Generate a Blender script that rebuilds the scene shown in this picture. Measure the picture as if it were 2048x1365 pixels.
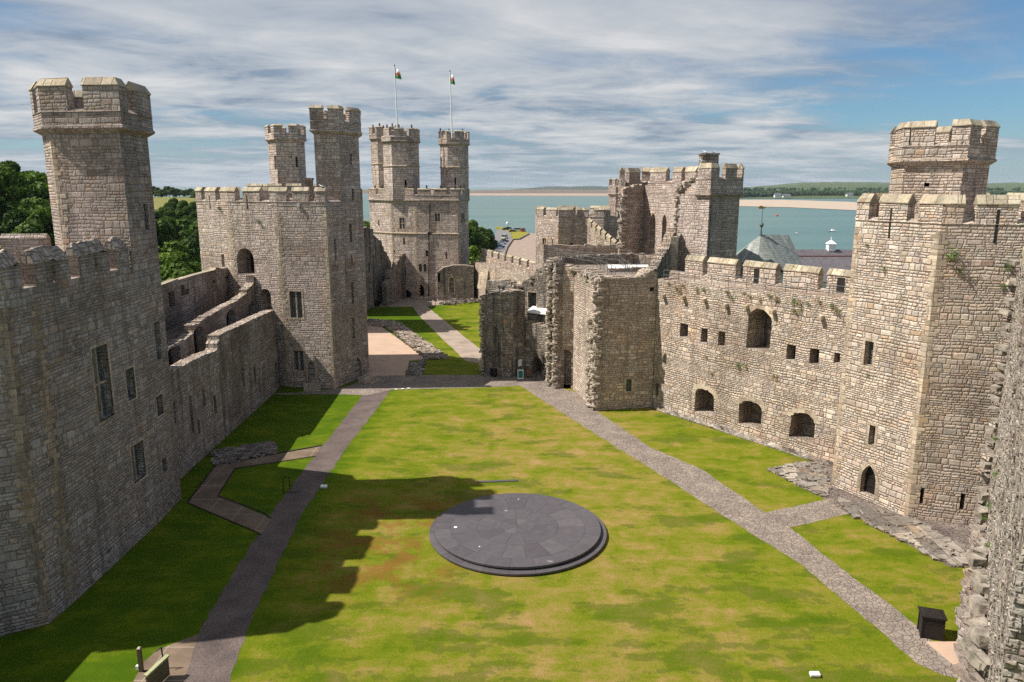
import bpy, bmesh, math, random
from mathutils import Vector, Matrix
from mathutils.geometry import tessellate_polygon
R = math.radians
random.seed(7)
scene = bpy.context.scene
COL = scene.collection
for _o in list(bpy.data.objects):
    bpy.data.objects.remove(_o)

# ---------------------------------------------------------------- camera, sky, sun, exposure
FPX, PITCH, CH = 1500.0, R(11.6), 23.0          # focal length in px of a 2048 px wide frame, pitch, eye height
cam_d = bpy.data.cameras.new("camera")
cam_d.sensor_width = 36.0
cam_d.lens = 36.0 * FPX / 2048.0
cam_d.clip_start = 0.2
cam_d.clip_end = 90000.0
cam = bpy.data.objects.new("camera", cam_d)
cam.location = (0, 0, CH)
cam.rotation_euler = (R(90) - PITCH, 0, 0)
COL.objects.link(cam)
scene.camera = cam

SUN_EL, SUN_AZ = R(51.5), R(182.8)                # azimuth of the sun, counter-clockwise from +X
sd = bpy.data.lights.new("sun", "SUN")
sd.energy = 5.0
sd.angle = R(0.55)
sd.color = (1.0, 0.95, 0.87)
sun = bpy.data.objects.new("sun", sd)
sv = Vector((math.cos(SUN_EL) * math.cos(SUN_AZ), math.cos(SUN_EL) * math.sin(SUN_AZ), math.sin(SUN_EL)))
sun.rotation_euler = sv.to_track_quat('Z', 'Y').to_euler()
sun.location = sv * 200
COL.objects.link(sun)

scene.view_settings.view_transform = 'Standard'
scene.view_settings.look = 'None'
scene.view_settings.exposure = 0.46
scene.view_settings.gamma = 1.0
scene.view_settings.use_curve_mapping = False
cy = scene.cycles
cy.max_bounces = 5
cy.diffuse_bounces = 3
cy.glossy_bounces = 2
cy.transmission_bounces = 2
cy.use_denoising = False
cy.sample_clamp_indirect = 0.8
cy.volume_bounces = 0

# ---------------------------------------------------------------- node helper
class NT:
    def __init__(s, tree):
        s.t = tree
        tree.nodes.clear()
    def n(s, typ, ins=None, **kw):
        nd = s.t.nodes.new(typ)
        for k, v in kw.items():
            setattr(nd, k, v)
        for k, v in (ins or {}).items():
            sock = nd.inputs[k]
            if isinstance(v, bpy.types.NodeSocket):
                s.t.links.new(v, sock)
            else:
                if isinstance(v, (tuple, list)) and len(v) == 3 and sock.type == 'RGBA':
                    v = (*v, 1)
                sock.default_value = v
        return nd
    def m(s, op, a, b=0.0, c=None, clamp=False):
        d = {0: a, 1: b}
        if c is not None:
            d[2] = c
        nd = s.n('ShaderNodeMath', d, operation=op)
        nd.use_clamp = clamp
        return nd.outputs[0]
    def mix(s, f, a, b, mode='MIX'):
        nd = s.n('ShaderNodeMix', data_type='RGBA', blend_type=mode)
        for i, v in ((0, f), (6, a), (7, b)):
            if isinstance(v, bpy.types.NodeSocket):
                s.t.links.new(v, nd.inputs[i])
            else:
                nd.inputs[i].default_value = (*v, 1) if isinstance(v, (tuple, list)) and len(v) == 3 else v
        return nd.outputs[2]
    def ss(s, x, a, b):
        nd = s.n('ShaderNodeMapRange', {0: x, 1: a, 2: b, 3: 0.0, 4: 1.0}, interpolation_type='SMOOTHSTEP')
        return nd.outputs[0]
    def noise(s, vec, scale, detail=3.0, rough=0.55, dist=0.0, w=None):
        d = {'Vector': vec, 'Scale': scale, 'Detail': detail, 'Roughness': rough, 'Distortion': dist}
        kw = {}
        if w is not None:
            d['W'] = w
            kw['noise_dimensions'] = '4D'
        return s.n('ShaderNodeTexNoise', d, **kw)
    def xyz(s, v):
        o = s.n('ShaderNodeSeparateXYZ', {0: v}).outputs
        return o[0], o[1], o[2]
    def comb(s, x, y, z=0.0):
        return s.n('ShaderNodeCombineXYZ', {0: x, 1: y, 2: z}).outputs[0]
    def ramp(s, f, stops, interp='LINEAR'):
        nd = s.n('ShaderNodeValToRGB', {0: f})
        cr = nd.color_ramp
        cr.interpolation = interp
        while len(cr.elements) < len(stops):
            cr.elements.new(0.5)
        for e, (p, c) in zip(cr.elements, stops):
            e.position = p
            e.color = (*c, 1) if len(c) == 3 else c
        return nd.outputs[0]

def new_mat(name):
    m = bpy.data.materials.new(name)
    m.use_nodes = True
    return m, NT(m.node_tree)

def finish(T, col, rough=0.9, bump=None, bdist=0.03, bstr=1.0, spec=0.25, normal=None, metal=0.0):
    p = T.n('ShaderNodeBsdfPrincipled', {'Base Color': col, 'Roughness': rough, 'Metallic': metal})
    p.inputs['Specular IOR Level'].default_value = spec
    if bump is not None:
        b = T.n('ShaderNodeBump', {'Strength': bstr, 'Distance': bdist, 'Height': bump})
        T.t.links.new(b.outputs[0], p.inputs['Normal'])
    T.n('ShaderNodeOutputMaterial', {0: p.outputs[0]})
    return p

# ---------------------------------------------------------------- world: sky with streaky high cloud
W = bpy.data.worlds.new("World")
scene.world = W
W.use_nodes = True
T = NT(W.node_tree)
sky = T.n('ShaderNodeTexSky', sky_type='NISHITA', sun_disc=False)
sky.sun_elevation = SUN_EL
sky.sun_rotation = R(90) - SUN_AZ
sky.air_density = 1.0
sky.dust_density = 0.6
sky.ozone_density = 1.5
tc = T.n('ShaderNodeTexCoord')
dx, dy, dz = T.xyz(tc.outputs['Generated'])
zz = T.m('MAXIMUM', dz, 0.0)
den = T.m('ADD', zz, 0.085)
px = T.m('DIVIDE', dx, den)
py = T.m('DIVIDE', dy, den)
# streets of cloud run across and away from the viewer
ang = R(28)
ux = T.m('ADD', T.m('MULTIPLY', px, math.cos(ang)), T.m('MULTIPLY', py, math.sin(ang)))
uy = T.m('SUBTRACT', T.m('MULTIPLY', py, math.cos(ang)), T.m('MULTIPLY', px, math.sin(ang)))
st = T.comb(T.m('MULTIPLY', ux, 0.62), T.m('MULTIPLY', uy, 1.0), 7.3)
warp = T.noise(st, 0.55, 3.0, 0.5)
st2 = T.n('ShaderNodeVectorMath', {0: st, 1: T.n('ShaderNodeVectorMath', {0: warp.outputs['Color'], 'Scale': 1.6}, operation='SCALE').outputs[0]}, operation='ADD').outputs[0]
n1 = T.noise(st2, 0.45, 3.0, 0.5).outputs['Fac']
n2 = T.noise(st2, 1.3, 10.0, 0.60, 0.3).outputs['Fac']
n3 = T.noise(T.comb(T.m('MULTIPLY', px, 1.2), T.m('MULTIPLY', py, 1.5), 2.0), 1.3, 8.0, 0.6, 0.4).outputs['Fac']
low = T.ss(dz, 0.26, 0.06)
cl = T.m('ADD', T.m('MULTIPLY', n1, 0.74), T.m('ADD', T.m('MULTIPLY', n2, 0.32), T.m('MULTIPLY', T.m('MULTIPLY', T.m('SUBTRACT', n3, 0.5), low), 0.45)))
# less cloud towards the right of the view (west-north-west), more over the left and the zenith
az = T.m('MULTIPLY', T.m('MAXIMUM', T.m('SUBTRACT', dx, 0.12), 0.0), 0.42)
cl = T.m('SUBTRACT', cl, az)
cover = T.ss(cl, 0.31, 0.54)
thick = T.ss(cl, 0.40, 0.68)
shade = T.noise(st2, 1.0, 7.0, 0.6).outputs['Fac']
sv_ = T.m('ADD', T.m('MULTIPLY', thick, 0.50), T.m('MULTIPLY', T.m('SUBTRACT', shade, 0.5), 1.5))
sv_ = T.m('ADD', sv_, T.m('MULTIPLY', T.m('MULTIPLY', T.m('SUBTRACT', n3, 0.5), low), 1.3))
ccol = T.ramp(T.m('ADD', sv_, 0.18), [(0.05, (3.0, 3.6, 4.5)), (0.30, (4.9, 5.35, 6.0)), (0.55, (6.3, 6.55, 6.85)), (0.85, (8.2, 8.1, 8.05))])
skyc = T.mix(1.0, sky.outputs[0], (0.62, 0.90, 1.12), 'MULTIPLY')
allc = T.mix(T.m('MULTIPLY', cover, 0.90), skyc, ccol)
horizon = T.ss(dz, 0.09, -0.01)
allc = T.mix(T.m('MULTIPLY', horizon, 0.55), allc, (4.4, 5.5, 6.5))
SKY_STR = 0.066
bg = T.n('ShaderNodeBackground', {'Color': allc, 'Strength': SKY_STR})
T.n('ShaderNodeOutputWorld', {0: bg.outputs[0]})

# ---------------------------------------------------------------- camera geometry (photo pixel -> real place)
_cp, _sp = math.cos(PITCH), math.sin(PITCH)
def ray(px, py):
    a, b = (px - 1024.0) / FPX, (682.5 - py) / FPX
    return Vector((a, _cp + b * _sp, -_sp + b * _cp))
def G(px, py, z=0.0):
    d = ray(px, py)
    t = (z - CH) / d.z
    return (d.x * t, d.y * t)
def Z(px, py, P):
    d = ray(px, py)
    return CH + d.z * P[1] / d.y
def X(px, y, z=0.0):
    return (px - 1024.0) / FPX * (y * _cp - (z - CH) * _sp)
def XY(px, y, z=0.0):
    return (X(px, y, z), y)

# ---------------------------------------------------------------- materials
def masonry(name, pal, bw=0.55, bh=0.29, mortar=(0.075, 0.062, 0.05), seed=0.0, stain=0.5, streak=0.3, bdist=0.06,
            dark=(0.10, 0.085, 0.07), moss=0.0, mw=0.017, light_mortar=0.3, drip=0.0, warp=1.0, tallp=0.27, gain=1.19, accent=((0.40, 0.26, 0.15), (0.26, 0.19, 0.135), (0.38, 0.26, 0.20))):
    m, T = new_mat(name)
    uv = T.n('ShaderNodeUVMap', uv_map='uv').outputs[0]
    u, v, _ = T.xyz(uv)
    P = T.comb(u, v, seed)
    wob = T.noise(P, 0.7, 2.0, 0.5).outputs['Color']
    wx, wy, wz = T.xyz(wob)
    fine = T.noise(P, 9.0, 2.0, 0.6)
    fx, fy, fz = T.xyz(fine.outputs['Color'])
    # courses of changing height, wavering a little
    rowpos = T.m('ADD', v, T.m('MULTIPLY', T.m('SUBTRACT', wy, 0.5), 0.20 * warp))
    rowpos = T.m('ADD', rowpos, T.m('MULTIPLY', T.m('SINE', T.m('MULTIPLY', v, 2.3)), 0.10))
    rowpos = T.m('ADD', rowpos, T.m('MULTIPLY', T.m('SUBTRACT', fy, 0.5), 0.05))
    # snecked rubble: spans of double height between thin courses
    h2 = 2 * bh
    ss_ = T.m('DIVIDE', rowpos, h2)
    srow = T.m('FLOOR', ss_)
    sw = T.n('ShaderNodeTexWhiteNoise', {'W': T.m('ADD', srow, seed * 5.7)}, noise_dimensions='1D').outputs['Value']
    su_ = T.m('DIVIDE', T.m('ADD', T.m('ADD', u, T.m('MULTIPLY', T.m('SUBTRACT', wx, 0.5), 1.0)), T.m('MULTIPLY', sw, 9.0)), bw * 3.1)
    sseg = T.m('FLOOR', su_)
    sf = T.m('FRACT', su_)
    dseg = T.m('MULTIPLY', T.m('MINIMUM', sf, T.m('SUBTRACT', 1.0, sf)), bw * 3.1)
    zone = T.ss(T.noise(T.comb(T.m('MULTIPLY', sseg, 0.33), T.m('MULTIPLY', srow, 0.17), seed + 1.5), 1.0, 2.0).outputs['Fac'], 0.42, 0.60)
    tall = T.m('GREATER_THAN', T.n('ShaderNodeTexWhiteNoise', {'Vector': T.comb(sseg, srow, seed)}, noise_dimensions='3D').outputs['Value'], T.m('SUBTRACT', 1.0, T.m('MULTIPLY', T.m('ADD', zone, 0.08), tallp * 2.4)))
    heff = T.m('MULTIPLY', T.m('ADD', tall, 1.0), bh)
    rs = T.m('DIVIDE', rowpos, heff)
    row = T.m('FLOOR', rs)
    fv = T.m('FRACT', rs)
    row = T.m('ADD', row, T.m('MULTIPLY', tall, 371.0))
    row = T.m('ADD', row, T.m('MULTIPLY', T.m('MODULO', sseg, 7.0), 53.0))
    rr = T.n('ShaderNodeTexWhiteNoise', {'W': T.m('ADD', row, seed * 17.3)}, noise_dimensions='1D')
    rx, ry, rz = T.xyz(rr.outputs['Color'])
    width = T.m('MULTIPLY', T.m('ADD', T.m('MULTIPLY', rx, 1.0), T.m('ADD', 0.5, T.m('MULTIPLY', tall, 0.35))), bw)
    upos = T.m('ADD', u, T.m('MULTIPLY', ry, 7.0))
    upos = T.m('ADD', upos, T.m('MULTIPLY', T.m('SUBTRACT', fx, 0.5), 0.06))
    wv = T.noise(T.comb(u, T.m('MULTIPLY', row, 5.3), seed), 1.3, 1.0).outputs['Fac']
    upos = T.m('ADD', upos, T.m('MULTIPLY', T.m('SUBTRACT', wv, 0.5), 1.1 * bw))
    us = T.m('DIVIDE', upos, width)
    colm = T.m('FLOOR', us)
    fu = T.m('FRACT', us)
    du = T.m('MINIMUM', dseg, T.m('MULTIPLY', T.m('MINIMUM', fu, T.m('SUBTRACT', 1.0, fu)), width))
    dv = T.m('MULTIPLY', T.m('MINIMUM', fv, T.m('SUBTRACT', 1.0, fv)), heff)
    d = T.m('MINIMUM', du, dv)
    d = T.m('ADD', d, T.m('MULTIPLY', T.m('SUBTRACT', fz, 0.5), 0.03))
    body = T.ss(d, 0.0, mw)
    rnd = T.n('ShaderNodeTexWhiteNoise', {'Vector': T.comb(colm, row, seed)}, noise_dimensions='3D')
    r1, r2, r3 = T.xyz(rnd.outputs['Color'])
    n = len(pal)
    stops = [(i / n, c) for i, c in enumerate(pal)]
    c = T.ramp(r1, stops, 'CONSTANT')
    # value change from stone to stone and within a stone
    c = T.mix(1.0, c, T.ramp(r2, [(0.0, (0.74, 0.72, 0.70)), (0.25, (0.94, 0.94, 0.94)), (0.8, (1.06, 1.06, 1.06)), (1.0, (1.20, 1.19, 1.18))]), 'MULTIPLY')
    rn2 = T.n('ShaderNodeTexWhiteNoise', {'Vector': T.comb(row, colm, seed + 4.4)}, noise_dimensions='3D')
    q1, q2, q3 = T.xyz(rn2.outputs['Color'])
    acc = T.ramp(q2, [(0.0, accent[0]), (0.34, accent[1]), (0.67, accent[2])], 'CONSTANT')
    c = T.mix(T.m('MULTIPLY', T.m('GREATER_THAN', q1, 0.945), 0.6), c, acc)
    grain = T.noise(P, 5.0, 6.0, 0.7).outputs['Fac']
    c = T.mix(1.0, c, T.ramp(grain, [(0.3, (0.72, 0.71, 0.70)), (0.5, (1, 1, 1)), (0.72, (1.22, 1.22, 1.22))]), 'MULTIPLY')
    # pale crust and lichen specks
    pk = T.noise(P, 3.2, 7.0, 0.72).outputs['Fac']
    c = T.mix(T.m('MULTIPLY', T.ss(pk, 0.58, 0.68), 0.40), c, (0.60, 0.55, 0.48))
    c = T.mix(T.m('MULTIPLY', T.ss(pk, 0.42, 0.34), 0.30), c, T.mix(1.0, c, (0.50, 0.46, 0.42), 'MULTIPLY'))
    # patches of different weathering
    big = T.noise(P, 0.16, 4.0, 0.6).outputs['Fac']
    c = T.mix(T.m('MULTIPLY', T.ss(big, 0.47, 0.62), stain), c, T.mix(1.0, c, (0.50, 0.45, 0.41), 'MULTIPLY'))
    big2 = T.noise(T.comb(u, v, seed + 9.1), 0.30, 4.0, 0.6).outputs['Fac']
    c = T.mix(T.m('MULTIPLY', T.ss(big2, 0.52, 0.75), 0.55), c, T.mix(1.0, c, (1.18, 0.96, 0.78), 'MULTIPLY'))
    stk = T.noise(T.comb(T.m('MULTIPLY', u, 0.9), T.m('MULTIPLY', v, 0.07), seed + 3.0), 1.0, 5.0, 0.65).outputs['Fac']
    c = T.mix(T.m('MULTIPLY', T.ss(stk, 0.49, 0.66), min(.9, streak * 1.45)), c, dark)
    if drip:
        dr = T.noise(T.comb(T.m('MULTIPLY', u, 3.2), T.m('MULTIPLY', v, 0.35), seed + 5.0), 1.0, 3.0, 0.6).outputs['Fac']
        c = T.mix(T.m('MULTIPLY', T.ss(dr, 0.66, 0.74), drip), c, (0.62, 0.60, 0.56))
    c = T.mix(1.0, c, (gain, gain, gain), 'MULTIPLY')
    mc = T.mix(T.m('MULTIPLY', T.ss(T.noise(P, 0.7, 3.0).outputs['Fac'], 0.5, 0.62), light_mortar), mortar, (0.46, 0.41, 0.34))
    c = T.mix(T.m('ADD', 0.10, T.m('MULTIPLY', body, 0.90)), mc, c)
    if moss:
        mo = T.noise(P, 2.2, 5.0, 0.7).outputs['Fac']
        c = T.mix(T.m('MULTIPLY', T.ss(mo, 0.54, 0.66), moss), c, (0.17, 0.15, 0.05))
    h = T.m('ADD', T.m('MULTIPLY', T.ss(d, -0.005, 0.07), 0.75), T.m('MULTIPLY', r3, 0.55))
    h = T.m('ADD', h, T.m('MULTIPLY', grain, 0.9))
    h = T.m('ADD', h, T.m('MULTIPLY', wz, 0.9))
    finish(T, c, 0.93, h, bdist * 1.3, 1.0, 0.12)
    return m

WARM = [(0.50, 0.41, 0.33), (0.47, 0.38, 0.305), (0.44, 0.365, 0.305), (0.51, 0.43, 0.355), (0.42, 0.355, 0.305), (0.49, 0.40, 0.325),
        (0.40, 0.345, 0.30), (0.50, 0.40, 0.305), (0.47, 0.37, 0.31), (0.54, 0.46, 0.385), (0.45, 0.38, 0.32), (0.44, 0.345, 0.28)]
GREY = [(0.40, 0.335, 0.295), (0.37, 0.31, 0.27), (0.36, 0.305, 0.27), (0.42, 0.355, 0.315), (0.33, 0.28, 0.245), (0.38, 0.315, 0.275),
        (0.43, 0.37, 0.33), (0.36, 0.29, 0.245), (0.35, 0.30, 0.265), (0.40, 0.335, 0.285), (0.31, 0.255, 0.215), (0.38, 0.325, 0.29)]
PINK = [(0.47, 0.385, 0.335), (0.44, 0.36, 0.31), (0.42, 0.355, 0.31), (0.49, 0.41, 0.36), (0.40, 0.33, 0.29), (0.46, 0.37, 0.32),
        (0.43, 0.36, 0.315), (0.50, 0.42, 0.37), (0.41, 0.345, 0.30), (0.45, 0.38, 0.335), (0.38, 0.31, 0.27), (0.46, 0.37, 0.31)]
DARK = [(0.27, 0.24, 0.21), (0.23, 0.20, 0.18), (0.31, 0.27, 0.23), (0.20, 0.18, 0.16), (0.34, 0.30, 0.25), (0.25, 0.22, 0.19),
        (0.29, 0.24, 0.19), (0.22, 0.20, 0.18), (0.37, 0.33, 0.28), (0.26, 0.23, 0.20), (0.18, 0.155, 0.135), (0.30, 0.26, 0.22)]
CAP = [(0.36, 0.31, 0.225), (0.40, 0.345, 0.255), (0.33, 0.285, 0.21), (0.42, 0.36, 0.27), (0.37, 0.315, 0.235), (0.30, 0.255, 0.19)]
M = {}
M['warm'] = masonry('warm_masonry', WARM, 0.48, 0.19, seed=1.0, stain=0.45, streak=0.25, bdist=0.07)
M['curtain'] = masonry('curtain_masonry', WARM, 0.46, 0.18, seed=2.0, stain=0.55, streak=0.22, bdist=0.09, warp=1.4)
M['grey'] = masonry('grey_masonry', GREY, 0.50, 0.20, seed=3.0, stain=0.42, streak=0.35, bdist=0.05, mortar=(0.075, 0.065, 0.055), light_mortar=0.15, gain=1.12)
M['pink'] = masonry('pink_masonry', PINK, 0.48, 0.20, seed=4.0, stain=0.45, streak=0.25, bdist=0.07)
M['pale'] = masonry('pale_masonry', PINK, 0.75, 0.33, seed=5.0, stain=0.35, streak=0.25, bdist=0.06, mw=0.04, gain=1.3)
M['dark'] = masonry('weathered_and_shade_dark_masonry', DARK, 0.48, 0.21, seed=6.0, stain=0.7, streak=0.7, bdist=0.07, dark=(0.035, 0.03, 0.027), drip=0.35)
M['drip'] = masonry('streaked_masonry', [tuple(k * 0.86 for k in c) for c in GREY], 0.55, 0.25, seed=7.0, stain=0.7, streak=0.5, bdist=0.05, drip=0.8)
M['rough'] = masonry('rubble_core_masonry', WARM, 0.38, 0.24, seed=8.0, stain=0.3, streak=0.2, bdist=0.14, warp=2.2)
M['cobstone'] = masonry('cobble_stones', DARK, 1.4, 1.0, seed=16.0, stain=.5, streak=.2, bdist=.05, gain=1.05)
M['slabs'] = masonry('upright_rubble', [(0.47, 0.42, 0.365), (0.43, 0.38, 0.33), (0.52, 0.47, 0.41), (0.38, 0.34, 0.30), (0.45, 0.38, 0.32)],
                     0.42, 0.30, seed=9.0, stain=0.5, streak=0.75, bdist=0.14, warp=2.5, light_mortar=0.9, gain=1.15)
M['cap'] = masonry('lichened_coping', CAP, 0.9, 3.0, seed=10.0, stain=0.4, streak=0.3, bdist=0.03, moss=0.55, mw=0.02)
M['moss'] = masonry('mossy_coping', CAP, 0.6, 3.0, seed=12.0, stain=0.4, streak=0.3, bdist=0.05, moss=0.95, mw=0.02)
M['brownash'] = masonry('brown_dressed_stone', [(0.33, 0.255, 0.185), (0.30, 0.235, 0.175), (0.36, 0.28, 0.20), (0.26, 0.205, 0.155)], 0.7, 0.42, seed=14.0, stain=0.4, streak=0.3, bdist=0.03)
M['ashlar'] = masonry('dressed_sandstone', [(0.42, 0.34, 0.255), (0.39, 0.32, 0.245), (0.46, 0.38, 0.285), (0.35, 0.285, 0.22)], 0.7, 0.42, seed=11.0,
                      stain=0.3, streak=0.25, bdist=0.02, mw=0.015)

def plain(name, col, rough=0.8, var=0.2, scale=3.0, bdist=0.0, spec=0.3, metal=0.0, coord='Object'):
    m, T = new_mat(name)
    co = T.n('ShaderNodeTexCoord').outputs[coord]
    n = T.noise(co, scale, 5.0, 0.65).outputs['Fac']
    c = T.mix(1.0, col, T.ramp(n, [(0.3, (1 - var,) * 3), (0.7, (1 + var,) * 3)]), 'MULTIPLY')
    finish(T, c, rough, n if bdist else None, bdist, 1.0, spec, metal=metal)
    return m
M['void'] = plain('interior_shade', (0.022, 0.02, 0.018), 0.95, 0.3)  # near-black colour stands in for the shade inside openings
M['glass'] = None
M['iron'] = plain('dark_iron', (0.02, 0.02, 0.022), 0.55, 0.2, metal=0.3)
M['rail'] = plain('galvanised_rail', (0.16, 0.165, 0.16), 0.5, 0.15, metal=0.6)
M['wood'] = plain('weathered_door_wood', (0.33, 0.31, 0.28), 0.8, 0.25, 6.0)
M['blackwood'] = plain('black_stained_wood', (0.015, 0.012, 0.011), 0.5, 0.3, 8.0)
M['white'] = plain('white_paint', (0.78, 0.78, 0.76), 0.55, 0.06)
M['polyroof'] = plain('pale_sheet_roof', (0.72, 0.71, 0.68), 0.5, 0.08, 1.5)
M['deadgrass'] = plain('dry_wall_plants', (0.20, 0.17, 0.07), 0.9, 0.3)
M['greenplant'] = plain('green_wall_plants', (0.08, 0.14, 0.025), 0.9, 0.35)
M['bronze'] = plain('weathered_figure_stone', (0.07, 0.06, 0.045), 0.9, 0.3)

m, T = new_mat('leaded_glass')
uv = T.n('ShaderNodeUVMap', uv_map='uv').outputs[0]
u, v, _ = T.xyz(uv)
def lat(k, w, per):
    f = T.m('FRACT', T.m('DIVIDE', k, per))
    return T.m('LESS_THAN', f, w)
lead = T.m('MAXIMUM', lat(u, 0.16, 0.17), lat(v, 0.14, 0.22))
rnd = T.n('ShaderNodeTexWhiteNoise', {'Vector': T.comb(T.m('FLOOR', T.m('DIVIDE', u, 0.17)), T.m('FLOOR', T.m('DIVIDE', v, 0.22)))}, noise_dimensions='2D').outputs['Value']
gc = T.ramp(rnd, [(0, (0.02, 0.025, 0.03)), (1, (0.08, 0.10, 0.11))])
finish(T, T.mix(lead, gc, (0.20, 0.20, 0.19)), T.m('ADD', T.m('MULTIPLY', lead, 0.6), 0.12), None, spec=0.5)
M['glass'] = m

def car_paint(name, c):
    m, T = new_mat(name)
    p = finish(T, c, 0.3, None, spec=0.5)
    p.inputs['Coat Weight'].default_value = 0.5
    return m

# ---------------------------------------------------------------- mesh builder
class MB:
    def __init__(s):
        s.v, s.f, s.mi, s.sm = [], [], [], []
    def add(s, vs, fs, mi=0):
        b = len(s.v)
        s.v.extend([tuple(p) for p in vs])
        for f in fs:
            s.f.append(tuple(b + i for i in f))
            s.mi.append(mi)
    def quad(s, a, b, c, d, mi=0):
        s.add([a, b, c, d], [(0, 1, 2, 3)], mi)
    def box(s, c, sz, rz=0.0, mi=0, taper=1.0, rx=0.0, ry=0.0):
        x, y, z = (k / 2 for k in sz)
        vs = [Vector((sx * x * (taper if k else 1), sy * y * (taper if k else 1), z if k else -z)) for k in (0, 1) for sx, sy in ((-1, -1), (1, -1), (1, 1), (-1, 1))]
        rot = Matrix.Rotation(rz, 3, 'Z') @ Matrix.Rotation(ry, 3, 'Y') @ Matrix.Rotation(rx, 3, 'X')
        vs = [rot @ p + Vector(c) for p in vs]
        s.add(vs, [(0, 3, 2, 1), (4, 5, 6, 7), (0, 1, 5, 4), (1, 2, 6, 5), (2, 3, 7, 6), (3, 0, 4, 7)], mi)
    def prism(s, poly, z0, z1, mi=0, top=True, bottom=False, mitop=None):
        n = len(poly)
        zt = z1 if callable(z1) else (lambda i: z1)
        vs = [(x, y, z0) for x, y in poly] + [(poly[i][0], poly[i][1], zt(i)) for i in range(n)]
        s.add(vs, [(i, (i + 1) % n, n + (i + 1) % n, n + i) for i in range(n)], mi)
        if top:
            s.cap([(poly[i][0], poly[i][1], zt(i)) for i in range(n)], mi if mitop is None else mitop)
        if bottom:
            s.cap([(x, y, z0) for x, y in poly][::-1], mi)
    def cap(s, pts, mi=0):
        tri = tessellate_polygon([[Vector((p[0], p[1], 0)) for p in pts]])
        up = 1
        a = sum(pts[i][0] * pts[(i + 1) % len(pts)][1] - pts[(i + 1) % len(pts)][0] * pts[i][1] for i in range(len(pts)))
        out = []
        for t in tri:
            A, B, C = (pts[i] for i in t)
            cr = (B[0] - A[0]) * (C[1] - A[1]) - (B[1] - A[1]) * (C[0] - A[0])
            if abs(cr) < 1e-12:
                continue
            out.append(t if (cr > 0) == (a > 0) else (t[0], t[2], t[1]))
        s.add(pts, out, mi)
    def tube(s, a, b, r0, r1=None, n=8, mi=0, caps=True):
        a, b = Vector(a), Vector(b)
        r1 = r0 if r1 is None else r1
        d = (b - a).normalized()
        e = d.orthogonal().normalized()
        g = d.cross(e)
        vs = []
        for p, r in ((a, r0), (b, r1)):
            for i in range(n):
                t = 2 * math.pi * i / n
                vs.append(p + (e * math.cos(t) + g * math.sin(t)) * r)
        fs = [(i, (i + 1) % n, n + (i + 1) % n, n + i) for i in range(n)]
        if caps:
            fs += [tuple(range(n))[::-1], tuple(range(n, 2 * n))]
        s.add(vs, fs, mi)
    def lathe(s, c, prof, n=16, mi=0):
        vs, fs = [], []
        for r, z in prof:
            for i in range(n):
                t = 2 * math.pi * i / n
                vs.append((c[0] + r * math.cos(t), c[1] + r * math.sin(t), c[2] + z))
        for k in range(len(prof) - 1):
            for i in range(n):
                j = (i + 1) % n
                fs.append((k * n + i, k * n + j, (k + 1) * n + j, (k + 1) * n + i))
        fs.append(tuple(range(n))[::-1])
        fs.append(tuple((len(prof) - 1) * n + i for i in range(n)))
        s.add(vs, fs, mi)
    def stone(s, c, sz, rng=random, mi=0, j=0.22, rz=None):
        x, y, z = (k / 2 for k in sz)
        rot = Matrix.Rotation(rz, 3, 'Z') if rz is not None else Matrix.Rotation(rng.uniform(-0.3, 0.3), 3, 'Z') @ Matrix.Rotation(rng.uniform(-0.15, 0.15), 3, 'X') @ Matrix.Rotation(rng.uniform(-.15, .15), 3, 'Y')
        vs = []
        for k in (-1, 1):
            for sx, sy in ((-1, -1), (1, -1), (1, 1), (-1, 1)):
                p = Vector((sx * x * rng.uniform(1 - j, 1 + j * .4), sy * y * rng.uniform(1 - j, 1 + j * .4), k * z * rng.uniform(1 - j, 1 + j * .4)))
                vs.append(rot @ p + Vector(c))
        s.add(vs, [(0, 3, 2, 1), (4, 5, 6, 7), (0, 1, 5, 4), (1, 2, 6, 5), (2, 3, 7, 6), (3, 0, 4, 7)], mi)
    def build(s, name, mats, parent=None, label=None, smooth=False):
        off = Vector((0, 0, 0))
        q = parent
        while q is not None:
            off += q.location
            q = q.parent
        me = bpy.data.meshes.new(name)
        me.from_pydata([(p[0] - off.x, p[1] - off.y, p[2] - off.z) for p in s.v], [], s.f)
        if not isinstance(mats, (list, tuple)):
            mats = [mats]
        for k in mats:
            me.materials.append(M[k] if isinstance(k, str) else k)
        me.polygons.foreach_set('material_index', s.mi)
        if smooth:
            me.polygons.foreach_set('use_smooth', [True] * len(s.f))
        me.update()
        ul = me.uv_layers.new(name='uv')
        V = s.v
        for pl in me.polygons:
            n = pl.normal
            if abs(n.z) > 0.85:
                for li in pl.loop_indices:
                    p = V[me.loops[li].vertex_index]
                    ul.data[li].uv = (p[0], p[1])
            else:
                tx, ty = -n.y, n.x
                L = math.hypot(tx, ty)
                tx /= L; ty /= L
                k = 1 / max(0.3, math.sqrt(max(0.01, 1 - n.z * n.z)))
                for li in pl.loop_indices:
                    p = V[me.loops[li].vertex_index]
                    ul.data[li].uv = (p[0] * tx + p[1] * ty, p[2] * k)
        o = bpy.data.objects.new(name, me)
        COL.objects.link(o)
        if parent is not None:
            o.parent = parent
        if label:
            o['label'] = label
        return o

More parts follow.
